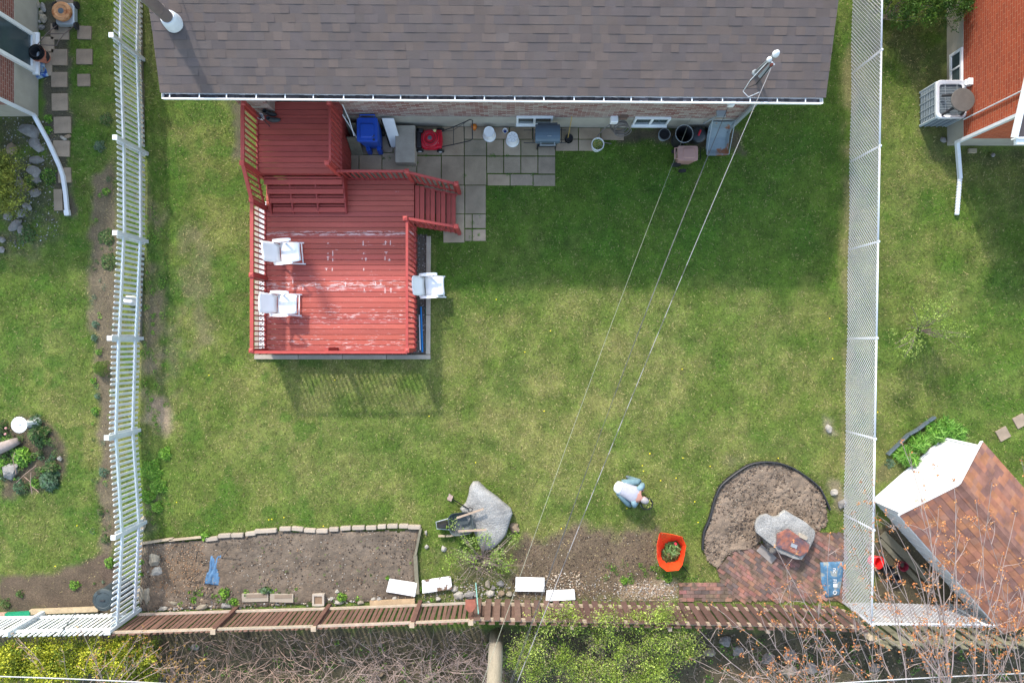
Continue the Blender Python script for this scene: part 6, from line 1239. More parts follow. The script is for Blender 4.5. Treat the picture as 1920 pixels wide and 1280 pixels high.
def text(s_, px, py, size, name, z=.1):
    cu = bpy.data.curves.new(name, 'FONT'); cu.body = s_; cu.size = size; cu.extrude = .002; o = bpy.data.objects.new(name + '_tmp', cu); SC.collection.objects.link(o)
    dg = bpy.context.evaluated_depsgraph_get(); me = bpy.data.meshes.new_from_object(o.evaluated_get(dg)); bpy.data.objects.remove(o)
    ob = bpy.data.objects.new(name, me); SC.collection.objects.link(ob); ob.parent = t; c = P(px, py, z); ob.location = c - ORG[t.name]; ob.rotation_euler = (0, 0, R(-90)); me.materials.clear(); me.materials.append(M['white']); ORG[ob.name] = c
text('nc', 1562, 1064, .15, 'lettering'); text('FI', 1562, 1085, .13, 'lettering'); text('O', 1562, 1106, .14, 'lettering')
m = MB(); c_ = P(1567, 1099, .1); m.box((c_.x - .01, c_.y + .03, .1), (.1, .09, .004)); m.build('lettering', M['white'], t)
# orange safety mesh round a plant
t = thing('plant_guard', 'orange safety mesh standing round a leafy plant on the lawn', 'mesh guard', P(1258, 1033)); top = [(1237, 998), (1260, 1001), (1279, 1006), (1286, 1022), (1283, 1040), (1279, 1058), (1272, 1068), (1250, 1070), (1237, 1060), (1232, 1045), (1232, 1020)]
bot = [(1245, 1026), (1256, 1015), (1268, 1012), (1276, 1022), (1275, 1038), (1271, 1048), (1264, 1052), (1250, 1054), (1243, 1049), (1240, 1042), (1240, 1032)]
hz = .42; m = MB(); n = len(top); Tp = [P(a, b, hz) for a, b in top]; Bp = [P(a, b, 0) for a, b in bot]
ut, ub = [], []
for i in range(n):
    for k in range(8): ut.append(Tp[i].lerp(Tp[(i + 1) % n], k / 8)); ub.append(Bp[i].lerp(Bp[(i + 1) % n], k / 8))
N_ = len(ut)
for i in range(N_): m.beam(ub[i], ut[i], .026, .004, (ut[(i + 1) % N_] - ut[i]).normalized() if 0 else Vector((ut[i].x - Tp[0].x * 0 - P(1258, 1033).x, ut[i].y - P(1258, 1033).y, 0)).normalized())
for r in range(9):
    s_ = r / 8
    for i in range(N_):
        a = ub[i].lerp(ut[i], s_); b = ub[(i + 1) % N_].lerp(ut[(i + 1) % N_], s_); m.beam(a, b, .004, .034 if r in (0, 8) else .026)
m.build('mesh_fence', M['orange'], t)
c_ = P(1288, 1074, .3); m = MB(); m.tube([P(1279, 1060, .1), P(1292, 1075, .12)], .012, 6); m.tube([P(1237, 1000, 0), P(1237, 998, .5)], .012, 6); m.tube([P(1280, 1010, 0), P(1281, 1008, .5)], .012, 6); m.build('stake', M['pale'], t)
# ================= PLANTS
def leafpatch(cx, cy, z, r, h, n, ls, cols, seed, upright=.4, ell=1.0, rz=0):
    """n leaf quads radiating from clumps in a low mound"""
    g = np.random.default_rng(seed); th = g.uniform(0, 2 * np.pi, n); rr = r * np.sqrt(g.random(n)) * (.78 + .12 * np.sin(3 * th + seed) + .12 * np.sin(5 * th + seed * 2) + .16 * g.random(n)); x = rr * np.cos(th); y = rr * np.sin(th) * ell
    x, y = x * np.cos(rz) - y * np.sin(rz), x * np.sin(rz) + y * np.cos(rz)
    zz = z + h * (1 - (rr / r) ** 2) * g.uniform(.35, 1, n); a = g.uniform(0, 2 * np.pi, n) * .5 + np.arctan2(y, x) * .5 + g.normal(0, .6, n); tilt = g.uniform(-.1, upright + .3, n); l = ls * g.uniform(.6, 1.3, n); wd = l * g.uniform(.22, .42, n)
    d = np.stack([np.cos(a) * np.cos(tilt), np.sin(a) * np.cos(tilt), np.sin(tilt)], -1); e = np.stack([-np.sin(a), np.cos(a), g.uniform(-.35, .35, n)], -1); c = np.stack([cx + x, cy + y, zz], -1)
    V = np.stack([c - d * l[:, None] * .5, c + e * wd[:, None] * .5, c + d * l[:, None] * .5, c - e * wd[:, None] * .5], 1)
    cols = np.array(cols); t = cols[g.integers(0, len(cols), n)] * g.uniform(.6, 1.3, n)[:, None]; return V, t
GB = [C(124, 176, 50, .62), C(96, 150, 40, .54), C(152, 190, 76, .62), C(76, 120, 36, .46)]; GM = [C(86, 124, 54, .48), C(68, 104, 44, .44), C(108, 144, 70, .5), C(140, 140, 90, .5)]; GD = [C(58, 94, 54, .46), C(72, 110, 66, .48), C(98, 134, 88, .52), C(120, 150, 110, .5)]; GG = [C(110, 146, 108, .5), C(88, 122, 92, .46), C(130, 150, 120, .5)]
def tuft(px, py, r, h, n, ls, cols, lab, name='weed', cat='plant', g=None, upright=.4, ell=1, rz=0):
    c = P(px, py); V, t = leafpatch(c.x, c.y, 0, r * .01406, h, n, ls, cols, int(px * 13 + py), upright, ell, rz); return tag(npmesh(name, V, 4, M['leaf'], tint=t, loc=(c.x, c.y, 0)), lab, cat, g)
tuft(387, 1004, 11, .14, 170, .09, GB, 'bright green tuft between the edging board and the edging stones', g='weeds round the vegetable bed')
tuft(422, 1110, 12, .14, 160, .09, GB, 'bright weed clump below the blue bag', g='weeds round the vegetable bed')
tuft(441, 1126, 10, .12, 120, .08, GB, 'weed clump above the left concrete block', g='weeds round the vegetable bed')
tuft(365, 1124, 9, .1, 80, .07, GB, 'weed clump by the left dark stakes', g='weeds round the vegetable bed')
tuft(500, 1104, 14, .16, 90, .16, GG + GM, 'blue green leafy stalks behind the concrete blocks', 'garlic_plant', g='weeds round the vegetable bed', upright=.1, ell=.5)
tuft(463, 1113, 9, .1, 70, .07, GB, 'weed clump left of the blue green stalks', g='weeds round the vegetable bed')
tuft(642, 1118, 11, .16, 180, .08, GB, 'bright green tuft above the oval white rock', g='weeds round the vegetable bed')
tuft(727, 1081, 5, .12, 50, .07, GB, 'small green sprout with an orange flower at the corner of the clean white board', g='weeds round the vegetable bed')
tuft(790, 1104, 6, .1, 70, .06, GB, 'green sprig between the two left white boards', g='weeds round the vegetable bed')
tuft(675, 1119, 10, .08, 60, .06, GB, 'low weeds left of the wooden sill', g='weeds round the vegetable bed')
tuft(267, 1052, 7, .1, 70, .06, GB, 'green tuft at the picket fence beside the squarish lump', g='weeds round the vegetable bed')
tuft(265, 1075, 6, .1, 60, .06, GB, 'green tuft at the picket fence above the tall rocks', g='weeds round the vegetable bed')
for px, py, r, l in [(285, 880, 22, 'large lush patch of broad weeds at the picket fence'), (298, 910, 18, 'lush patch of weeds right of the large one'), (310, 850, 14, 'small lush patch of weeds in the lawn above the large one'), (278, 930, 14, 'patch of weeds at the fence below the large one'), (296, 950, 12, 'lowest patch of broad weeds near the vegetable bed')]:
    tuft(px, py, r, .13, int(r * r * 3.2), .065, GB[:3], l, g='broad weeds along the picket fence')
# left neighbour strip plants
for px, py, r, cols, l in [(178, 690 - 57, 7, GG, 'small grey green plant in the strip, level with the lower deck chair'), (180, 608, 7, GG, 'small grey green plant in the strip, topmost of the pair'), (186, 660, 6, GB, 'light green plant in the strip just above the round shrub'), (176, 714, 6, GB, 'light green plant in the strip just below the round shrub'), (184, 742, 6, GG, 'faint grey green plant in the strip'), (180, 770, 9, GB, 'bright green plant in the strip, level with the bird bath'), (195, 884, 10, GG, 'mint coloured plant in the strip right of the island bed'), (190, 958, 8, GM, 'small leafy plant in the strip near the lowest fence cap'), (199, 1010, 9, GM, 'low plant in the strip under the lowest fence cap'), (207, 1054, 12, GB, 'bright green clump beside the picket fence above the compost bin'), (141, 1096, 11, GB, 'bright green plant alone on the bare soil left of the compost bin'), (38, 1112, 8, GM, 'small green weed on the bare soil, right of two'), (12, 1130, 11, GM, 'green weed at the left edge above the white fence'), (200, 445, 17, GM, 'wide leafy patch at the picket fence in the left strip'), (205, 490, 18, GM, 'lower wide leafy patch at the picket fence in the left strip'), (188, 275, 12, GG, 'grey green plant by the second fence cap'), (200, 360, 8, GB, 'small bright plant in the litter of the left strip'), (200, 225, 14, GM, 'loose leafy plant above the second fence cap'), (92, 223, 9, GB, 'round green tuft between wall and slabs, upper of two'), (92, 244, 8, GB, 'round green tuft between wall and slabs, lower of two'), (92, 330, 18, GM + GB, 'upright green patch right of the rockery stones'), (60, 340, 14, GM, 'green patch among the middle rockery stones'), (50, 440, 20, GM, 'green patch at the foot of the rockery')]:
    tuft(px, py, r, .12 if r < 13 else .1, int(r * r * 1.5) + 30, .06, cols, l, 'garden_plant', g='small plants in the left garden')
c_ = P(193, 690); V, t_ = leafpatch(c_.x, c_.y, 0, .23, .34, 1500, .035, [C(110, 138, 40, .62), C(86, 116, 34, .6)], 5, .6); tag(npmesh('round_shrub', V, 4, M['leaf'], tint=t_, loc=(c_.x, c_.y, 0)), 'small dense round shrub in the strip beside the picket fence', 'shrub')
for px, py, r, cols, l, ls, up in [(75, 815, 22, GM, 'leafy green perennial right of the bird bath base', .1, .3), (45, 855, 20, GB, 'broad leaved pale green plant above the boulder', .14, .3), (20, 830, 18, GM + GB, 'low yellow green growth under the driftwood log', .06, .3), (95, 900, 20, GG + GD, 'blue green strappy plant at the lower right of the island bed', .15, .2), (100, 828, 11, GM, 'rounded green cushion at the right of the island bed', .04, .5), (108, 848, 10, GM, 'mossy green cushion above the small white stone', .04, .5), (40, 912, 14, GD, 'dark green plant at the bottom of the island bed', .07, .3), (5, 800, 14, GM, 'green growth at the left edge beside the bird bath', .08, .3), (100, 875, 14, GM, 'leafy clump below the small white stone', .09, .3), (10, 870, 14, GB, 'light green leaves left of the boulder', .08, .3), (70, 790, 14, GD, 'dark leaves behind the white shell stone', .07, .3), (70, 905, 12, GB, 'yellow green clump beside the forked twig', .07, .3)]:
    tuft(px, py, r, .22, int(r * r * 1.4), ls, cols, l, 'perennial', g='plants of the island bed', upright=up)
for k, pts in enumerate([[(30, 888), (24, 860), (28, 848)], [(30, 905), (45, 890), (68, 872)], [(45, 893), (56, 902), (60, 925), (57, 905), (58, 885)], [(60, 912), (68, 918), (72, 922)]]):
    m = MB(); m.col((1.05, .85, .75)); m.tube([P(a, b, .25 + .05 * j) for j, (a, b) in enumerate(pts)], .008, 5); tag(m.build('bare_twig', M['bark']), ['thin bare twig over the boulder in the island bed', 'long bare twig pointing up right in the island bed', 'forked bare twig in the lower island bed', 'short reddish twig tip beside the strappy plant'][k], 'twig', 'bare twigs in the island bed')
c_ = P(10, 822, .0); m = MB()
for (a, b, s_) in ((13, 802, .03), (12, 813, .03)): p_ = P(a, b, .15); m.lathe([(0, .0), (s_, .03), (s_ * .8, .06), (0, .07)], 8, p_); 
tag(m.build('pink_flowers', mat('pink', C(226, 160, 160), .6, .2, 8, 0)), 'two pinkish blossoms at the left of the bird bath', 'flower')
# lawn weeds on the main lawn, daylilies by the shed
for px, py, r, l in [(1252, 1083, 10, 'green clump on the rubble below the orange mesh'), (1170, 1088, 8, 'bright leafy plant left of the pale rubble'), (840, 540 - 330, 0, '')][:2]: tuft(px, py, r, .1, 160, .06, GB, l, g='weeds by the rubble')
for k, (px, py, r, rz) in enumerate([(1690, 850, 18, .6), (1720, 830, 20, .5), (1750, 808, 24, .3), (1785, 812, 22, 0), (1705, 862, 12, .4), (1768, 800, 18, .1)]):
    V, t_ = leafpatch(*P(px, py).xy, 0, r * .01406, .35, int(r * 22), .26, [C(120, 176, 60, .64), C(90, 150, 46, .62), C(150, 200, 90, .66)], 200 + k, .9)
    ctr = V.mean(1, keepdims=True); V = ctr + (V - ctr) * np.array([1, 1, 1]); e = (V[:, 1] - V[:, 3]) * .32; V[:, 1] = V.mean(1) + e / 2; V[:, 3] = V[:, [0, 2]].mean(1) - e / 2
    tag(npmesh('daylily_clump', V, 4, M['leaf'], tint=t_, loc=(*P(px, py).xy, 0)), ['daylily clump nearest the left corner of the shed wall', 'daylily clump second from the left in front of the shed wall', 'tall daylily clump in the middle behind the grey edging', 'daylily clump at the right, above the shed gable', 'small low daylily clump touching the shed corner', 'daylily clump at the top of the row by the edging end'][k], 'daylily', 'daylilies in front of the shed')
m = MB(); q = [P(a, b, .08) for a, b in [(1664, 852), (1685, 832), (1702, 815), (1720, 805), (1740, 790), (1752, 782)]]
for a, b in zip(q[:-1], q[1:]): m.beam(a, b + (b - a) * .04, .05, .12)
tag(m.build('lawn_edging', M['dkgrey']), 'grey curved edging strip in front of the daylilies', 'edging')
tuft(1668, 868, 10, .1, 110, .07, GG, 'pale grey green plant between the chain link fence and the shed corner', 'garden_plant')
# plant inside the orange mesh
V, t_ = leafpatch(*P(1258, 1028).xy, 0, .24, .3, 240, .13, [C(120, 160, 90, .7), C(96, 140, 70, .66), C(150, 184, 120, .7)], 77, .5); V2, t2 = leafpatch(*P(1250, 1040).xy, 0, .28, .1, 500, .05, GD + GM, 78, .5)
V = np.concatenate([V, V2]); t_ = np.concatenate([t_, t2]); o_ = tag(npmesh('tulip_plant', V, 4, M['leaf'], tint=t_, loc=(*P(1256, 1030).xy, 0)), 'leafy plant with one pink tulip inside the orange mesh', 'plant')
p_ = P(1267, 1019, .36); ORG[o_.name] = Vector((*P(1256, 1030).xy, 0)); m = MB(); m.lathe([(0, .3), (.03, .32), (.035, .36), (.028, .38), (.01, .35), (0, .35)], 8, (p_.x, p_.y, 0)); m.build('tulip_flower', mat('tulip_pink', C(226, 70, 90), .5, .1, 6, 0), o_)
V = []; T = []; random.seed(12)
for px, py in [(920, 293), (926, 292), (952, 293), (953, 328), (998, 328), (1000, 345), (775, 310), (766, 309), (758, 308), (782, 305), (720, 298), (730, 297), (885, 432), (884, 446), (898, 440), (900, 405), (886, 418), (871, 330), (800, 292)]:
    v_, q_ = leafpatch(*P(px, py).xy, .01, U(.05, .11), .03, 34, .035, GB + GM, random.randint(0, 9999), .3); V.append(v_); T.append(q_)
tag(npmesh('joint_weeds', np.concatenate(V), 4, M['leaf'], tint=np.concatenate(T)), kind='stuff')
# evergreen shrubs
def bush(name, lab, cat, blobs, n, ls, cols, g=None, seed=1, trunk=True, hollow=.45, clump=.16, loc=None, wl=.45):
    """blobs: (x, y, z, rx, ry, rz). leaves gathered in clumps through the crown"""
    gg = np.random.default_rng(seed); base = loc or (blobs[0][0], blobs[0][1], 0); t = thing(name, lab, cat, base, g)
    tot = sum(b[3] * b[4] + b[3] * b[5] for b in blobs); Vs = []; Ts = []; cols = np.array(cols)
    for b in blobs:
        k = int(n * (b[3] * b[4] + b[3] * b[5]) / tot); nc = max(6, k // 45); d = gg.normal(size=(nc, 3)); d /= np.linalg.norm(d, axis=1)[:, None]; d[:, 2] = np.where(d[:, 2] < -.3, -d[:, 2], d[:, 2]); rr = gg.uniform(hollow, 1.0, nc)[:, None]
        cc = np.array(b[:3]) + d * rr * np.array(b[3:6]) * gg.uniform(.82, 1.12, nc)[:, None]; ct = gg.uniform(.65, 1.25, nc); ci = gg.integers(0, len(cols), nc)
        i = gg.integers(0, nc, k); c = cc[i] + gg.normal(size=(k, 3)) * clump * .5; c[:, 2] = np.maximum(c[:, 2], .03); v = gg.normal(size=(k, 3)) * .6 + (c - np.array(b[:3])); v /= np.linalg.norm(v, axis=1)[:, None]
        e = np.cross(v, gg.normal(size=(k, 3))); e /= np.linalg.norm(e, axis=1)[:, None] + 1e-9; l = (ls * gg.uniform(.6, 1.4, k))[:, None]
        Vs.append(np.stack([c - v * l / 2, c + e * l * wl / 2, c + v * l / 2, c - e * l * wl / 2], 1)); Ts.append(cols[ci[i]] * (ct[i] * gg.uniform(.75, 1.3, k))[:, None])
    npmesh('crown', np.concatenate(Vs), 4, M['leaf'], t, tint=np.concatenate(Ts))
    if trunk:
        random.seed(seed); m = MB(); m.col((.75, .7, .68)); b0 = Vector(base)
        for b in blobs:
            for _ in range(5): e = Vector((b[0] + U(-.6, .6) * b[3], b[1] + U(-.6, .6) * b[4], b[2] + U(-.2, .5) * b[5])); mid = b0.lerp(e, .5) + Vector((U(-.1, .1), U(-.1, .1), .1)); m.tube([b0, mid, e], [.014, .009, .003], 5)
        m.build('trunk', M['bark'], t)
    return t
CED = [C(160, 166, 44, .86), C(130, 142, 38, .78), C(186, 188, 60, .88), C(104, 124, 38, .72)]
bush('cedar_shrub', 'yellow green cedar hedge shrub at the bottom left, left of two', 'shrub', [(-11.0, -7.9, .8, 1.0, .5, 1.2), (-12.2, -7.9, .8, .9, .55, 1.2)], 24000, .06, CED, 'cedar shrubs behind the white back fence', 61, clump=.14)
bush('cedar_shrub', 'yellow green cedar hedge shrub at the bottom left, right of two nearest the corner post', 'shrub', [(-9.75, -7.85, .65, .75, .45, 1.1), (-9.6, -8.4, .5, .7, .5, .9)], 15000, .06, CED, 'cedar shrubs behind the white back fence', 62, clump=.14)
bush('cedar_shrub', 'tall yellow green cedar at the left edge beside the rockery', 'shrub', [(-12.75, 4.0, .8, .5, .85, .9)], 12000, .055, [C(142, 148, 60, .8), C(112, 124, 48, .74), C(160, 162, 70, .84)], None, 63, clump=.12)
bush('hedge', 'dark clipped green hedge against the right house at the top', 'hedge', [(9.75, 8.5, .7, .55, .6, .75), (10.35, 8.4, .8, .55, .6, .85), (10.95, 8.5, .8, .5, .65, .9), (10.4, 9.6, .8, 1.3, .8, .9)], 30000, .05, [C(84, 124, 40, .64), C(66, 104, 34, .58), C(106, 142, 50, .64)], None, 64, clump=.1, hollow=.6)
bush('shrub', 'bluish green shrub at the right edge half way down the photo', 'shrub', [(13.75, 2.4, .4, .25, .6, .5)], 2500, .05, GD, None, 65, clump=.1)
LG = [C(168, 194, 76, .66), C(146, 172, 62, .62), C(188, 204, 104, .68), C(120, 144, 54, .56), C(160, 150, 116, .5)]
def sp3(px, py, z, rx, ry, rz): v = P(px, py, z); return (v.x, v.y, z, rx, ry, rz)
bush('leafy_bush', 'bright green leafing bush just right of the utility pole', 'bush', [sp3(1000, 1205, .9, .55, .45, .6), sp3(1020, 1165, 1.1, .5, .35, .4), sp3(1005, 1255, .7, .5, .45, .5), sp3(1060, 1235, .9, .5, .5, .5), sp3(1060, 1160, 1.2, .5, .35, .35), sp3(975, 1235, .8, .4, .5, .5)], 13000, .044, LG, 'green bushes behind the board fence', 71, hollow=.1, clump=.2)
bush('leafy_bush', 'bright green leafing bush, middle of three, with a bare fork showing through', 'bush', [sp3(1125, 1190, .9, .55, .4, .5), sp3(1120, 1250, .8, .6, .45, .5), sp3(1080, 1170, 1.1, .35, .3, .35), sp3(1170, 1220, .9, .4, .4, .4), sp3(1140, 1160, 1.3, .5, .3, .3), sp3(1150, 1265, .8, .6, .4, .4), sp3(1090, 1265, .8, .5, .4, .4)], 13000, .044, LG, 'green bushes behind the board fence', 72, hollow=.1, clump=.2)
bush('leafy_bush', 'bright green leafing bush, rightmost and fullest of the three', 'bush', [sp3(1225, 1190, 1.0, .55, .45, .55), sp3(1230, 1245, .8, .6, .45, .5), sp3(1275, 1180, 1.0, .45, .45, .5), sp3(1190, 1165, 1.1, .4, .3, .35), sp3(1240, 1155, 1.3, .5, .3, .3), sp3(1285, 1215, .9, .4, .5, .4), sp3(1200, 1270, .8, .5, .4, .4)], 17000, .044, LG, 'green bushes behind the board fence', 73, hollow=.1, clump=.2)
t_ap = bush('small_tree', 'thin light green young tree on the right lawn with its shadow below', 'tree', [sp3(1750, 610, 1.25, .75, .6, .4), sp3(1715, 625, 1.1, .55, .5, .35), sp3(1690, 660, 1.0, .45, .35, .3), sp3(1765, 580, 1.3, .5, .45, .3), sp3(1800, 640, 1.1, .5, .4, .3), sp3(1730, 585, 1.3, .45, .4, .3)], 4200, .04, [C(146, 174, 74, .62), C(128, 156, 62, .58), C(166, 188, 96, .62)], None, 74, hollow=.1, clump=.14, loc=(*P(1722, 618).xy, 0))
bush('scrub', 'half leafed tangle bush growing below the granite boulder', 'bush', [sp3(870, 1040, .4, .6, .4, .4), sp3(930, 1040, .4, .5, .4, .35), sp3(900, 1010, .5, .45, .3, .3), sp3(945, 1060, .3, .4, .35, .3), sp3(965, 1010, .3, .25, .25, .2), sp3(850, 985, .4, .3, .2, .2)], 2200, .045, [C(150, 184, 70, .68), C(120, 150, 56, .64), C(170, 190, 110, .7)], None, 75, hollow=.1, clump=.15, loc=(*P(905, 1050).xy, 0))
V = []; T = []; random.seed(17)
isl = insampler(DIRTW[8][0] if False else pp([(2, 800), (50, 790), (92, 796), (114, 830), (116, 878), (90, 908), (30, 922), (2, 918)]))
for _ in range(60):
    x, y = isl(); v_, q_ = leafpatch(x, y, .0, U(.05, .16), .12, random.randint(25, 80), U(.04, .08), random.choice([GB, GM, GM, GD]), random.randint(0, 9999), .5); V.append(v_); T.append(q_)
for _ in range(46):
    c = P(U(172, 212), U(330, 1120)); v_, q_ = leafpatch(c.x, c.y, .0, U(.03, .1), .05, random.randint(10, 40), .04, random.choice([GB, GM, GG]), random.randint(0, 9999), .4); V.append(v_); T.append(q_)
for _ in range(60):
    c = P(U(345, 560), U(1100, 1128)) if rnd() < .5 else P(U(262, 860), U(1122, 1132)); v_, q_ = leafpatch(c.x, c.y, .02, U(.03, .1), .06, random.randint(10, 45), .045, random.choice([GB, GM]), random.randint(0, 9999), .4); V.append(v_); T.append(q_)
for _ in range(40):
    c = P(U(400, 780), U(1005, 1095)); v_, q_ = leafpatch(c.x, c.y, .03, U(.02, .06), .02, random.randint(4, 14), .03, GB, random.randint(0, 9999), .4); V.append(v_); T.append(q_)
for _ in range(70):
    c = P(U(262, 320), U(380, 980)); v_, q_ = leafpatch(c.x, c.y, .0, U(.05, .14), .04, random.randint(14, 50), .045, GB, random.randint(0, 9999), .4); V.append(v_); T.append(q_)
for _ in range(40):
    c = P(U(1130, 1320), U(1055, 1090)); v_, q_ = leafpatch(c.x, c.y, .0, U(.05, .12), .04, random.randint(14, 50), .045, GB + GM, random.randint(0, 9999), .4); V.append(v_); T.append(q_)
tag(npmesh('low_weeds', np.concatenate(V), 4, M['leaf'], tint=np.concatenate(T)), kind='stuff')
# ---- bare branches
def branch(m, a, b, r0, r1, wob=.16, n=7, up=0, col=None):
    a, b = Vector(a), Vector(b); L_ = (b - a).length; pts = []; o = Vector((0, 0, 0)); side = Vector((U(-1, 1), U(-1, 1), U(-.5, .5)))
    for i in range(n + 1):
        t = i / n; o = o + Vector((U(-1, 1), U(-1, 1), U(-1, 1))) * wob * L_ * .12; pts.append(a.lerp(b, t) + side * wob * L_ * math.sin(math.pi * t) * .6 + o * math.sin(math.pi * t) + Vector((0, 0, up * math.sin(math.pi * t))))
    m.tube(pts, [r0 + (r1 - r0) * i / n for i in range(n + 1)], 5 if r0 > .012 else 3, False); return pts
BUDS = []
def buds(V, T, p, r, n, cols, s=.03):
    for _ in range(n):
        c = p + Vector((U(-r, r), U(-r, r), U(-r, r))); d = Vector((U(-1, 1), U(-1, 1), U(-1, 1))).normalized(); e = d.cross(Vector((U(-1, 1), U(-1, 1), U(-1, 1)))).normalized(); q = s * U(.5, 1.3)
        V.append([tuple(c - d * q), tuple(c + e * q * .6), tuple(c + d * q), tuple(c - e * q * .6)]); k = U(.6, 1.25); T.append([k * z for z in random.choice(cols)])
OB = [C(222, 148, 88, .6), C(206, 124, 72, .58), C(232, 170, 112, .62)]; YB = [C(206, 160, 60, .8), C(190, 140, 50, .8), C(214, 176, 90, .8)]
def twigtree(name, lab, base, forks, ends, seed, cols, bud_n=5, col=(1.0, .97, 1.0), cat='tree', g=None, r0=.05, sub=4, br=.04, bs=.03, subl=.5, tw=.12):
    random.seed(seed); t = thing(name, lab, cat, base, g); m = MB(); m.col(col); V = []; T = []; b0 = Vector(base)
    F = [P(*f) for f in forks]
    for f in F: branch(m, b0 - Vector((0, 0, .05)), f, r0 * 1.5, r0, .06)
    for e in ends:
        e = P(*e); f = min(F, key=lambda q: (q - e).length + U(0, 1.2)); pts = branch(m, f, e, r0 * U(.35, .6), .005, tw, 9)
        for _ in range(sub):
            i = random.randint(2, len(pts) - 2); p = pts[i]; d = (pts[i + 1] - pts[i]).normalized(); q = p + (d + Vector((U(-.8, .8), U(-.8, .8), U(-.3, .6)))).normalized() * subl * U(.5, 1.3); ps = branch(m, p, q, .008, .003, .15, 4)
            buds(V, T, ps[-1], br, int(bud_n * U(.5, 1.5)), cols, bs)
            for k in range(2):
                j = random.randint(1, len(ps) - 1); q2 = ps[j] + Vector((U(-1, 1), U(-1, 1), U(-.3, .6))).normalized() * subl * .4 * U(.5, 1.2); branch(m, ps[j], q2, .005, .002, .1, 3)
                if rnd() < .75: buds(V, T, q2, br * .8, max(1, int(bud_n * U(.3, 1.2))), cols, bs)
        buds(V, T, pts[-1], br, bud_n, cols, bs)
    m.build('trunk', M['bark'], t)
    if V: npmesh('buds', np.array(V), 4, M['bud'], t, tint=np.array(T))
    return t
twigtree('maple_tree', 'bare budding tree reaching up left over the brick paving and the board fence', (8.0, -9.8, 0), [(1560, 1330, 2.4), (1650, 1320, 2.8), (1500, 1330, 2.2)],
 [(1452, 1022, 3.6), (1330, 1130, 3.0), (1385, 1200, 2.6), (1500, 1090, 3.4), (1556, 1000, 4.0), (1580, 1060, 3.6), (1440, 1100, 3.0), (1460, 1170, 2.8), (1540, 1130, 3.4), (1292, 1232, 2.4), (1350, 1250, 2.4), (1600, 1150, 3.2), (1520, 1180, 3), (1410, 1240, 2.5), (1310, 1180, 2.6), (1480, 1230, 2.8), (1630, 1100, 3.4), (1475, 1060, 3.4), (1560, 1200, 2.8), (1490, 1145, 3.0), (1425, 1150, 2.8), (1610, 1210, 3.0)], 81, OB, 8, g='bare budding trees behind the back fence', br=.05, bs=.022, r0=.024, sub=5)
twigtree('maple_tree', 'bare budding tree whose upright branches cross the shed roof', (10.4, -10.2, 0), [(1700, 1330, 3.2), (1760, 1320, 3.4), (1640, 1340, 3.0), (1780, 1290, 3.6)],
 [(1690, 828, 4.4), (1640, 905, 4.0), (1662, 960, 4.0), (1720, 935, 4.2), (1745, 980, 4.0), (1788, 900, 4.4), (1600, 960, 3.8), (1650, 1030, 3.8), (1615, 1085, 3.4), (1700, 1030, 3.8), (1770, 1050, 4.2), (1735, 1100, 3.8), (1800, 1000, 4.4), (1670, 1120, 3.6), (1580, 990, 3.6), (1720, 1180, 3.4), (1795, 1120, 3.8), (1645, 1180, 3.2), (1760, 950, 4.0), (1680, 1060, 3.6), (1710, 1130, 3.4), (1630, 1000, 3.6), (1655, 1085, 3.4), (1745, 1050, 3.6)], 82, OB, 10, g='bare budding trees behind the back fence', br=.055, bs=.022, r0=.025, sub=4)
twigtree('maple_tree', 'bare budding tree at the right edge over the lower shed roof', (12.8, -10.0, 0), [(1860, 1320, 3.4), (1920, 1310, 3.6), (1830, 1310, 3.4)],
 [(1860, 905, 4.4), (1905, 960, 4.4), (1830, 940, 4.2), (1880, 1040, 4.2), (1915, 860, 4.6), (1840, 1060, 4.0), (1790, 1080, 4.0), (1910, 1100, 4.2), (1870, 1140, 3.8), (1820, 1160, 3.6), (1780, 1180, 3.6), (1900, 1200, 3.6), (1850, 990, 4.2), (1930, 1000, 4.2), (1770, 1020, 3.8), (1890, 1090, 3.8), (1810, 1100, 3.8), (1850, 1200, 3.4)], 83, OB, 10, g='bare budding trees behind the back fence', br=.055, bs=.022, r0=.025, sub=4)
twigtree('budding_shrub', 'shrub with orange yellow buds arching over the corner of the white and brown fences', (-9.4, -9.3, 0), [(150, 1300, 1.6), (200, 1300, 1.6), (110, 1300, 1.8)],
 [(40, 1212, 2.0), (22, 1185, 1.8), (150, 1175, 2.0), (185, 1190, 1.8), (245, 1195, 1.8), (280, 1200, 1.6), (300, 1215, 1.5), (215, 1230, 1.6), (330, 1240, 1.5), (235, 1250, 1.5), (270, 1180, 1.7), (175, 1225, 1.8), (120, 1230, 1.9), (255, 1222, 1.6), (290, 1245, 1.4)], 84, YB + OB[:1], 7, (1.1, 1.0, .95), 'shrub', br=.035, bs=.016, r0=.02, subl=.3, sub=4)
twigtree('budding_shrub', 'low shrub with rows of yellow buds on arching twigs behind the brown fence', (-8.2, -9.2, 0), [(330, 1300, .7), (300, 1310, .8)],
 [(345, 1210, 1.0), (320, 1225, 1.0), (285, 1215, 1.0), (290, 1240, 1), (385, 1235, .9), (350, 1250, .9), (400, 1255, .9), (330, 1190, 1.0)], 85, YB, 9, (1.1, .95, .85), 'shrub', br=.03, bs=.015, r0=.012, subl=.22, sub=5)
TG = [((1.05, .95, .9), 'grey brown'), ((1.2, 1.0, .86), 'tan'), ((.88, .82, .82), 'dark grey')]
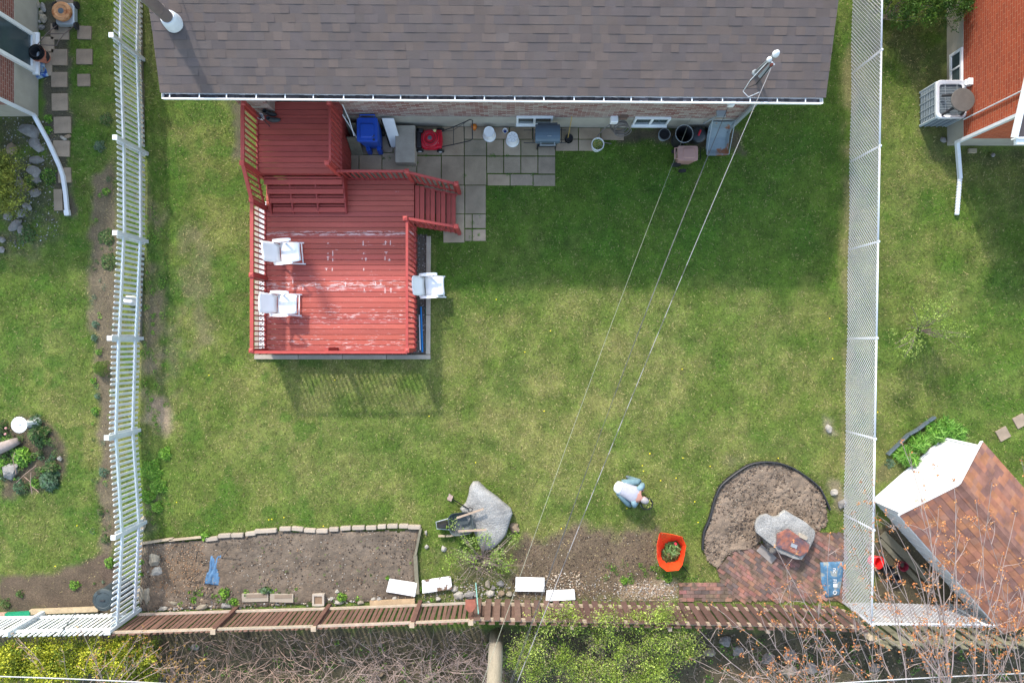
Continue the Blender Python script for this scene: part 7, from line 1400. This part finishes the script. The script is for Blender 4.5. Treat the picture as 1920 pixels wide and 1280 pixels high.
def tangle(lab, cx, w_, seed, n, tone, ys=(1195, 1285), zmax=.8, gg='bare shrubs behind the slat fence'):
    random.seed(seed); c = P(cx, 1270); t = thing('bare_shrub', lab, 'shrub', (c.x, c.y, 0), gg); m = MB(); V = []; T = []
    for _ in range(n):
        k = U(.7, 1.3); m.col(tuple(q * k for q in tone)); a = P(cx + U(-.5, .5) * w_, U(1196, 1330), U(0, .15)); an = rnd() * 6.28; l = U(.3, 1.0); e = a + Vector((math.cos(an) * l, math.sin(an) * l, U(.1, zmax)))
        if e.y > -7.25: e.y = -7.25 - U(0, .2)
        ps = branch(m, a, e, U(.006, .013), .003, .22, 6, up=.08)
        for _ in range(3):
            p = random.choice(ps[2:]); q = p + Vector((U(-1, 1), U(-1, 1), U(-.2, .5))) * U(.12, .35)
            if q.y > -7.22: q.y = -7.22
            branch(m, p, q, .005, .002, .15, 3)
        if rnd() < .12: buds(V, T, e, .06, 7, GB + GM, .025)
    m.build('branches', M['bark'], t)
    if V: npmesh('young_leaves', np.array(V), 4, M['leaf'], t, tint=np.array(T))
for px in range(215, 900, 30):
    pass
random.seed(55); c_ = P(905, 1040); t = thing('bare_shrub', 'thin grey twigs spreading below the granite boulder among the half leafed bush', 'shrub', (c_.x, c_.y, 0)); m = MB()
for _ in range(46):
    k = U(.8, 1.3); m.col((.95 * k, .88 * k, .84 * k)); a = P(905 + U(-25, 25), 1045 + U(-12, 20)); an = rnd() * 6.28; l = U(.4, 1.05); e = a + Vector((math.cos(an) * l, math.sin(an) * l * .6, U(.15, .6)))
    if e.y < -6.5: e.y = -6.5
    ps = branch(m, a, e, U(.004, .008), .002, .22, 6, up=.06)
    for _ in range(3): p = random.choice(ps[2:]); branch(m, p, p + Vector((U(-1, 1), U(-1, 1), U(-.2, .4))) * U(.1, .28), .003, .0015, .15, 3)
m.build('branches', M['bark'], t)
m = MB(); m.col((1.3, 1.1, .9)); m.tube([P(928, 1040, .1), P(938, 1052, .2), P(947, 1062, .1)], [.05, .06, .04], 8); tag(m.build('log', M['bark'], smooth=True), 'short pale cut log in the bush below the granite boulder', 'log')
tangle('tan bare shrub tangle behind the slat fence, leftmost, near the corner', 330, 200, 91, 130, TG[1][0])
tangle('tan bare shrub with stems fanning out behind the slat fence', 510, 190, 92, 150, TG[1][0])
tangle('brown bare shrub tangle in the middle behind the slat fence', 660, 170, 93, 130, TG[0][0])
tangle('grey bare shrub tangle left of the grey bush by the pole', 780, 150, 94, 140, TG[0][0])
tangle('dense dark grey bare shrub touching the utility pole', 878, 110, 95, 140, TG[2][0])
tangle('sparse bare shrub in the stony shade right of the green bushes', 1400, 220, 96, 90, TG[0][0])
tangle('sparse bare shrub in the stony shade below the grey fence', 1650, 300, 97, 90, TG[2][0])
random.seed(98); V = []; T = []
for _ in range(130):
    px, py = U(200, 1900), U(1200, 1290)
    v_, t_ = leafpatch(*P(px, py).xy, 0, U(.06, .22), .1, random.randint(12, 60), .06, GM + GB, random.randint(0, 9999), .5); V.append(v_); T.append(t_)
tag(npmesh('ground_cover', np.concatenate(V), 4, M['leaf'], tint=np.concatenate(T)), kind='stuff')
rocks([(283, 1212, 14, 12, .2, g2, 'bluish stone in the litter under the budding shrub, upper'), (277, 1240, 12, 14, .2, g2, 'bluish stone in the litter under the budding shrub, lower'), (367, 1212, 16, 12, .1, g1, 'grey stone in the litter below the slat fence'), (713, 1263, 14, 12, .2, bn, 'tan stone in the litter below the grey tangle'), (714, 1207, 8, 12, 0, tn, 'small beige stone just below the slat fence'), (1360, 1200, 22, 22, .3, g1, 'grey angular stone in the shade below the board fence, leftmost'), (1384, 1220, 22, 16, .3, g2, 'bluish stone in the shade below the board fence, second from left'), (1440, 1235, 26, 20, .1, g1, 'stone with moss in the shade below the board fence'), (1482, 1230, 26, 26, .2, g1, 'pale round stone in the shade, middle of the row'), (1480, 1258, 32, 22, .1, tn, 'broad tan stone at the bottom below the board fence'), (1520, 1250, 24, 20, .4, g1, 'dark stone right of the broad tan stone'), (1640, 1250, 24, 18, .2, g1, 'stone in the shade below the grey fence'), (1330, 1222, 24, 14, .1, tn, 'flat beige stone right of the green bushes')], 'stones behind the back fence')
# corner by the shed: red bucket, dark pots
p = P(1645, 1056, .3); t = thing('bucket', 'bright red plastic bucket beyond the chain link fence beside the shed', 'bucket', (p.x, p.y, 0)); m = MB(); m.lathe([(.13, 0), (.16, .24), (.17, .25), (.145, .25), (.12, .04), (0, .04)], 24, (p.x, p.y, 0), Matrix.Rotation(.35, 3, 'Y')); m.build('pail', mat('bright_red', C(236, 40, 40, .9), .4, .05, 4, 0), t)
m = MB(); m.tube([(p.x + .17 * math.cos(a), p.y + .17 * math.sin(a), .2 + .1 * abs(math.sin(a))) for a in np.linspace(0, 3.14, 10)], .005, 4); m.build('handle', M['metal'], t)
pot(1668, 1070, .14, .24, 'dark grey pot right of the red bucket', M['black'], g='dark pots beside the shed'); pot(1683, 1086, .13, .2, 'dark pot nearer the back chain link fence', M['black'], g='dark pots beside the shed')
t = pot(1695, 1062, .12, .22, 'dark maroon pot against the shed wall', mat('maroon', C(110, 30, 50), .4, .1, 5, 0), g='dark pots beside the shed')
m = MB(); m.col((.7, .68, .66)); m.beam(P(1655, 1000, .05), P(1750, 1095, .05), .2, .05); m.beam(P(1650, 1012, .03), P(1735, 1105, .03), .12, .04); tag(m.build('old_boards', M['greyw']), 'old dark boards lying along the shed wall', 'board')
# ================= PERSON, crouching over a bucket
def skin(name, pts, edges, rad, m_, parent, root=0, lv=2):
    me = bpy.data.meshes.new(name); org = ORG[parent.name]; me.from_pydata([tuple(Vector(p) - org) for p in pts], edges, []); o = bpy.data.objects.new(name + '_tmp', me); SC.collection.objects.link(o)
    md = o.modifiers.new('k', 'SKIN'); md.use_smooth_shade = True
    for i, v in enumerate(me.skin_vertices[0].data): r = rad[i]; v.radius = (r, r) if isinstance(r, (int, float)) else r; v.use_root = (i == root)
    s_ = o.modifiers.new('s', 'SUBSURF'); s_.levels = lv; s_.render_levels = lv
    dg = bpy.context.evaluated_depsgraph_get(); me2 = bpy.data.meshes.new_from_object(o.evaluated_get(dg)); bpy.data.objects.remove(o); ob = bpy.data.objects.new(name, me2); SC.collection.objects.link(ob); ob.parent = parent; ORG[ob.name] = org
    me2.materials.clear(); me2.materials.append(m_); me2.polygons.foreach_set('use_smooth', [True] * len(me2.polygons)); return ob
hip0 = P(1167, 916, .5); head0 = P(1203, 932, .66); fw = Vector((head0.x - hip0.x, head0.y - hip0.y, 0)).normalized(); lt = Vector((-fw.y, fw.x, 0)); O_ = Vector((hip0.x, hip0.y, 0)); sc_ = 1.0
def L(x, y, z): return O_ + fw * x * sc_ + lt * y * sc_ + Vector((0, 0, z * sc_))
pr = thing('person', 'grey haired person in pale vest and light blue jeans crouching over a black bucket', 'person', (O_.x, O_.y, 0))
skn = mat('skin', C(220, 160, 142, .55), .5, .05, 8, 0)
# one body: 0 pelvis,1 belly,2 chest,3 neck base,4 neck,5 head
Bp_ = [L(0, 0, .46), L(.14, 0, .56), L(.32, 0, .67), L(.43, -.02, .72), L(.49, -.03, .71), L(.56, -.04, .67), L(.60, -.04, .63),
 L(.37, .19, .68), L(.44, .27, .48), L(.56, .13, .28), L(.37, -.19, .66), L(.46, -.27, .46), L(.58, -.14, .26),
 L(.02, .12, .42), L(.32, .29, .44), L(.16, .26, .1), L(.02, -.12, .42), L(.3, -.31, .43), L(.14, -.28, .1), L(.3, .27, .04), L(.28, -.3, .04)]
Be = [(0, 1), (1, 2), (2, 3), (3, 4), (4, 5), (5, 6), (3, 7), (7, 8), (8, 9), (3, 10), (10, 11), (11, 12), (0, 13), (13, 14), (14, 15), (0, 16), (16, 17), (17, 18), (15, 19), (18, 20)]
Br = [.1, .09, .1, .06, .05, .06, .055, .045, .042, .028, .045, .042, .028, .08, .06, .045, .08, .06, .045, .04, .04]
def hand(base, dirv, side):
    n0 = len(Bp_); 
body = skin('body', Bp_, Be, Br, skn, pr)
# head shape with face, hair
def ellip(m, c, ax, n=14, k=10):
    rings = []
    for i in range(1, k): a = math.pi * i / k; rings.append([c + ax[2] * math.cos(a) + (ax[0] * math.cos(q) + ax[1] * math.sin(q)) * math.sin(a) for q in [2 * math.pi * j / n for j in range(n)]])
    m.loft(rings)
hc = L(.575, -.04, .665); hf = (fw * .25 + Vector((0, 0, -1))).normalized(); hu = (fw * 1 + Vector((0, 0, .25))).normalized()   # face looks down, crown forward
m = MB(); ellip(m, hc, (hf * .098, lt * .077, hu * .118)); m.lathe([(0, .0)] * 2, 3) if 0 else None
ellip(m, hc + hf * .1 - hu * .015, (hf * .022, lt * .014, hu * .025), 8, 6)
for s_ in (-1, 1): ellip(m, hc + lt * .08 * s_ - hu * .01, (hf * .02, lt * .012, hu * .032), 8, 6)
hd = m.build('head', skn, pr, smooth=True)
m = MB(); 
for s_ in (-1, 1): ellip(m, hc + lt * .03 * s_ + hf * .088 + hu * .01, (hf * .012, lt * .014, hu * .009), 8, 6)
m.build('eye', M['black'], hd); m = MB(); ellip(m, hc + hf * .085 - hu * .06, (hf * .012, lt * .028, hu * .008), 8, 6); m.build('mouth', mat('lip', C(176, 96, 90), .5, 0, 4, 0), hd)
m = MB(); ellip(m, hc - hf * .018 + hu * .012, (hf * .1, lt * .086, hu * .118), 18, 12); m.build('hair', mat('grey_hair', C(206, 200, 202, .5), .8, .25, 14, .6, 50), pr, smooth=True)
m = MB()
def ringt(c, ux, uz, a, b, n=22, flat=1.0): return [c + lt * a * math.cos(q) + uz * b * math.sin(q) for q in [2 * math.pi * j / n for j in range(n)]]
upv = lambda s: (Vector((0, 0, 1)) - fw * s).normalized()
secs = [(-.06, .5, .155, .12, .4), (0, .53, .185, .15, .5), (.08, .57, .19, .15, .6), (.18, .62, .195, .145, .6), (.28, .665, .215, .14, .5), (.36, .7, .225, .115, .3), (.41, .715, .17, .085, .2), (.44, .72, .09, .06, .1)]
m.loft([ringt(L(x, -.015 * x, z - .05), None, upv(s_), a, b) for x, z, a, b, s_ in secs]); m.build('vest', mat('vest_cloth', C(206, 206, 220, .5), .85, .1, 7, .5, 18), pr, smooth=True)
m = MB(); m.loft([ringt(L(x, 0, z), None, upv(s_), a, b) for x, z, a, b, s_ in [(-.17, .40, .08, .07, .9), (-.15, .44, .14, .11, .9), (-.08, .5, .168, .13, .6), (0, .53, .16, .12, .5)]]); m.build('shirt_tail', M['white'], pr, smooth=True)
slv = mat('blue_shirt', C(158, 192, 204, .52), .85, .1, 7, .4, 20)
for s_ in (-1, 1):
    m = MB(); m.tube([L(.33, s_ * .14, .68), L(.38, s_ * .21, .66), L(.44, s_ * .285, .5), L(.5, s_ * .22, .4)], [.07, .078, .062, .052], 12); m.build('sleeve', slv, pr, smooth=True)
jn = mat('jeans', C(146, 182, 194, .46), .9, .12, 9, .5, 25)
for s_ in (-1, 1):
    m = MB(); m.tube([L(-.02, s_ * .1, .42), L(.1, s_ * .18, .45), L(.3, s_ * .3, .45), L(.345, s_ * .31, .41), L(.28, s_ * .3, .3), L(.17, s_ * .27, .09)], [.125, .11, .088, .08, .068, .062], 12); m.build('trouser_leg', jn, pr, smooth=True)
    m = MB(); rings = [[L(.12, s_ * .275, .0) + fw * (a * x) + lt * (b * y) + Vector((0, 0, z)) for a, b in [(math.cos(q), math.sin(q)) for q in [2 * math.pi * j / 14 for j in range(14)]]] for x, y, z in ((.13, .048, .0), (.14, .05, .03), (.12, .045, .07), (.06, .04, .1))]; m.loft([[v + fw * .08 for v in r] for r in rings]); m.build('shoe', M['dkgrey'], pr, smooth=True)
    # hand: palm and five fingers reaching down towards the grass
    wr = L(.56, s_ * .13, .27); dn = (L(.62, s_ * .09, .1) - wr).normalized(); acr = fw.cross(dn).normalized(); m = MB(); nrm_ = acr.cross(dn)
    m.tube([wr - dn * .02, wr + dn * .03, wr + dn * .085], [.024, .034, .03], 10)
    for k in range(4):
        b0 = wr + dn * .08 + acr * (k - 1.5) * .018; l = (.06, .07, .066, .05)[k]; m.tube([b0, b0 + dn * l * .5 + nrm_ * .006, b0 + dn * l * .85 + nrm_ * .022], [.0095, .009, .007], 7)
    b0 = wr + dn * .03 + acr * .03 * s_; m.tube([b0, b0 + acr * .025 * s_ + dn * .02, b0 + acr * .03 * s_ + dn * .05 + nrm_ * .01], [.012, .011, .008], 7); m.build('hand', skn, pr, smooth=True)
green_bucket(1213, 944, 'black bucket full of pulled weeds in front of the crouching person', M['black'], .15, .27, seed=8)
blades()
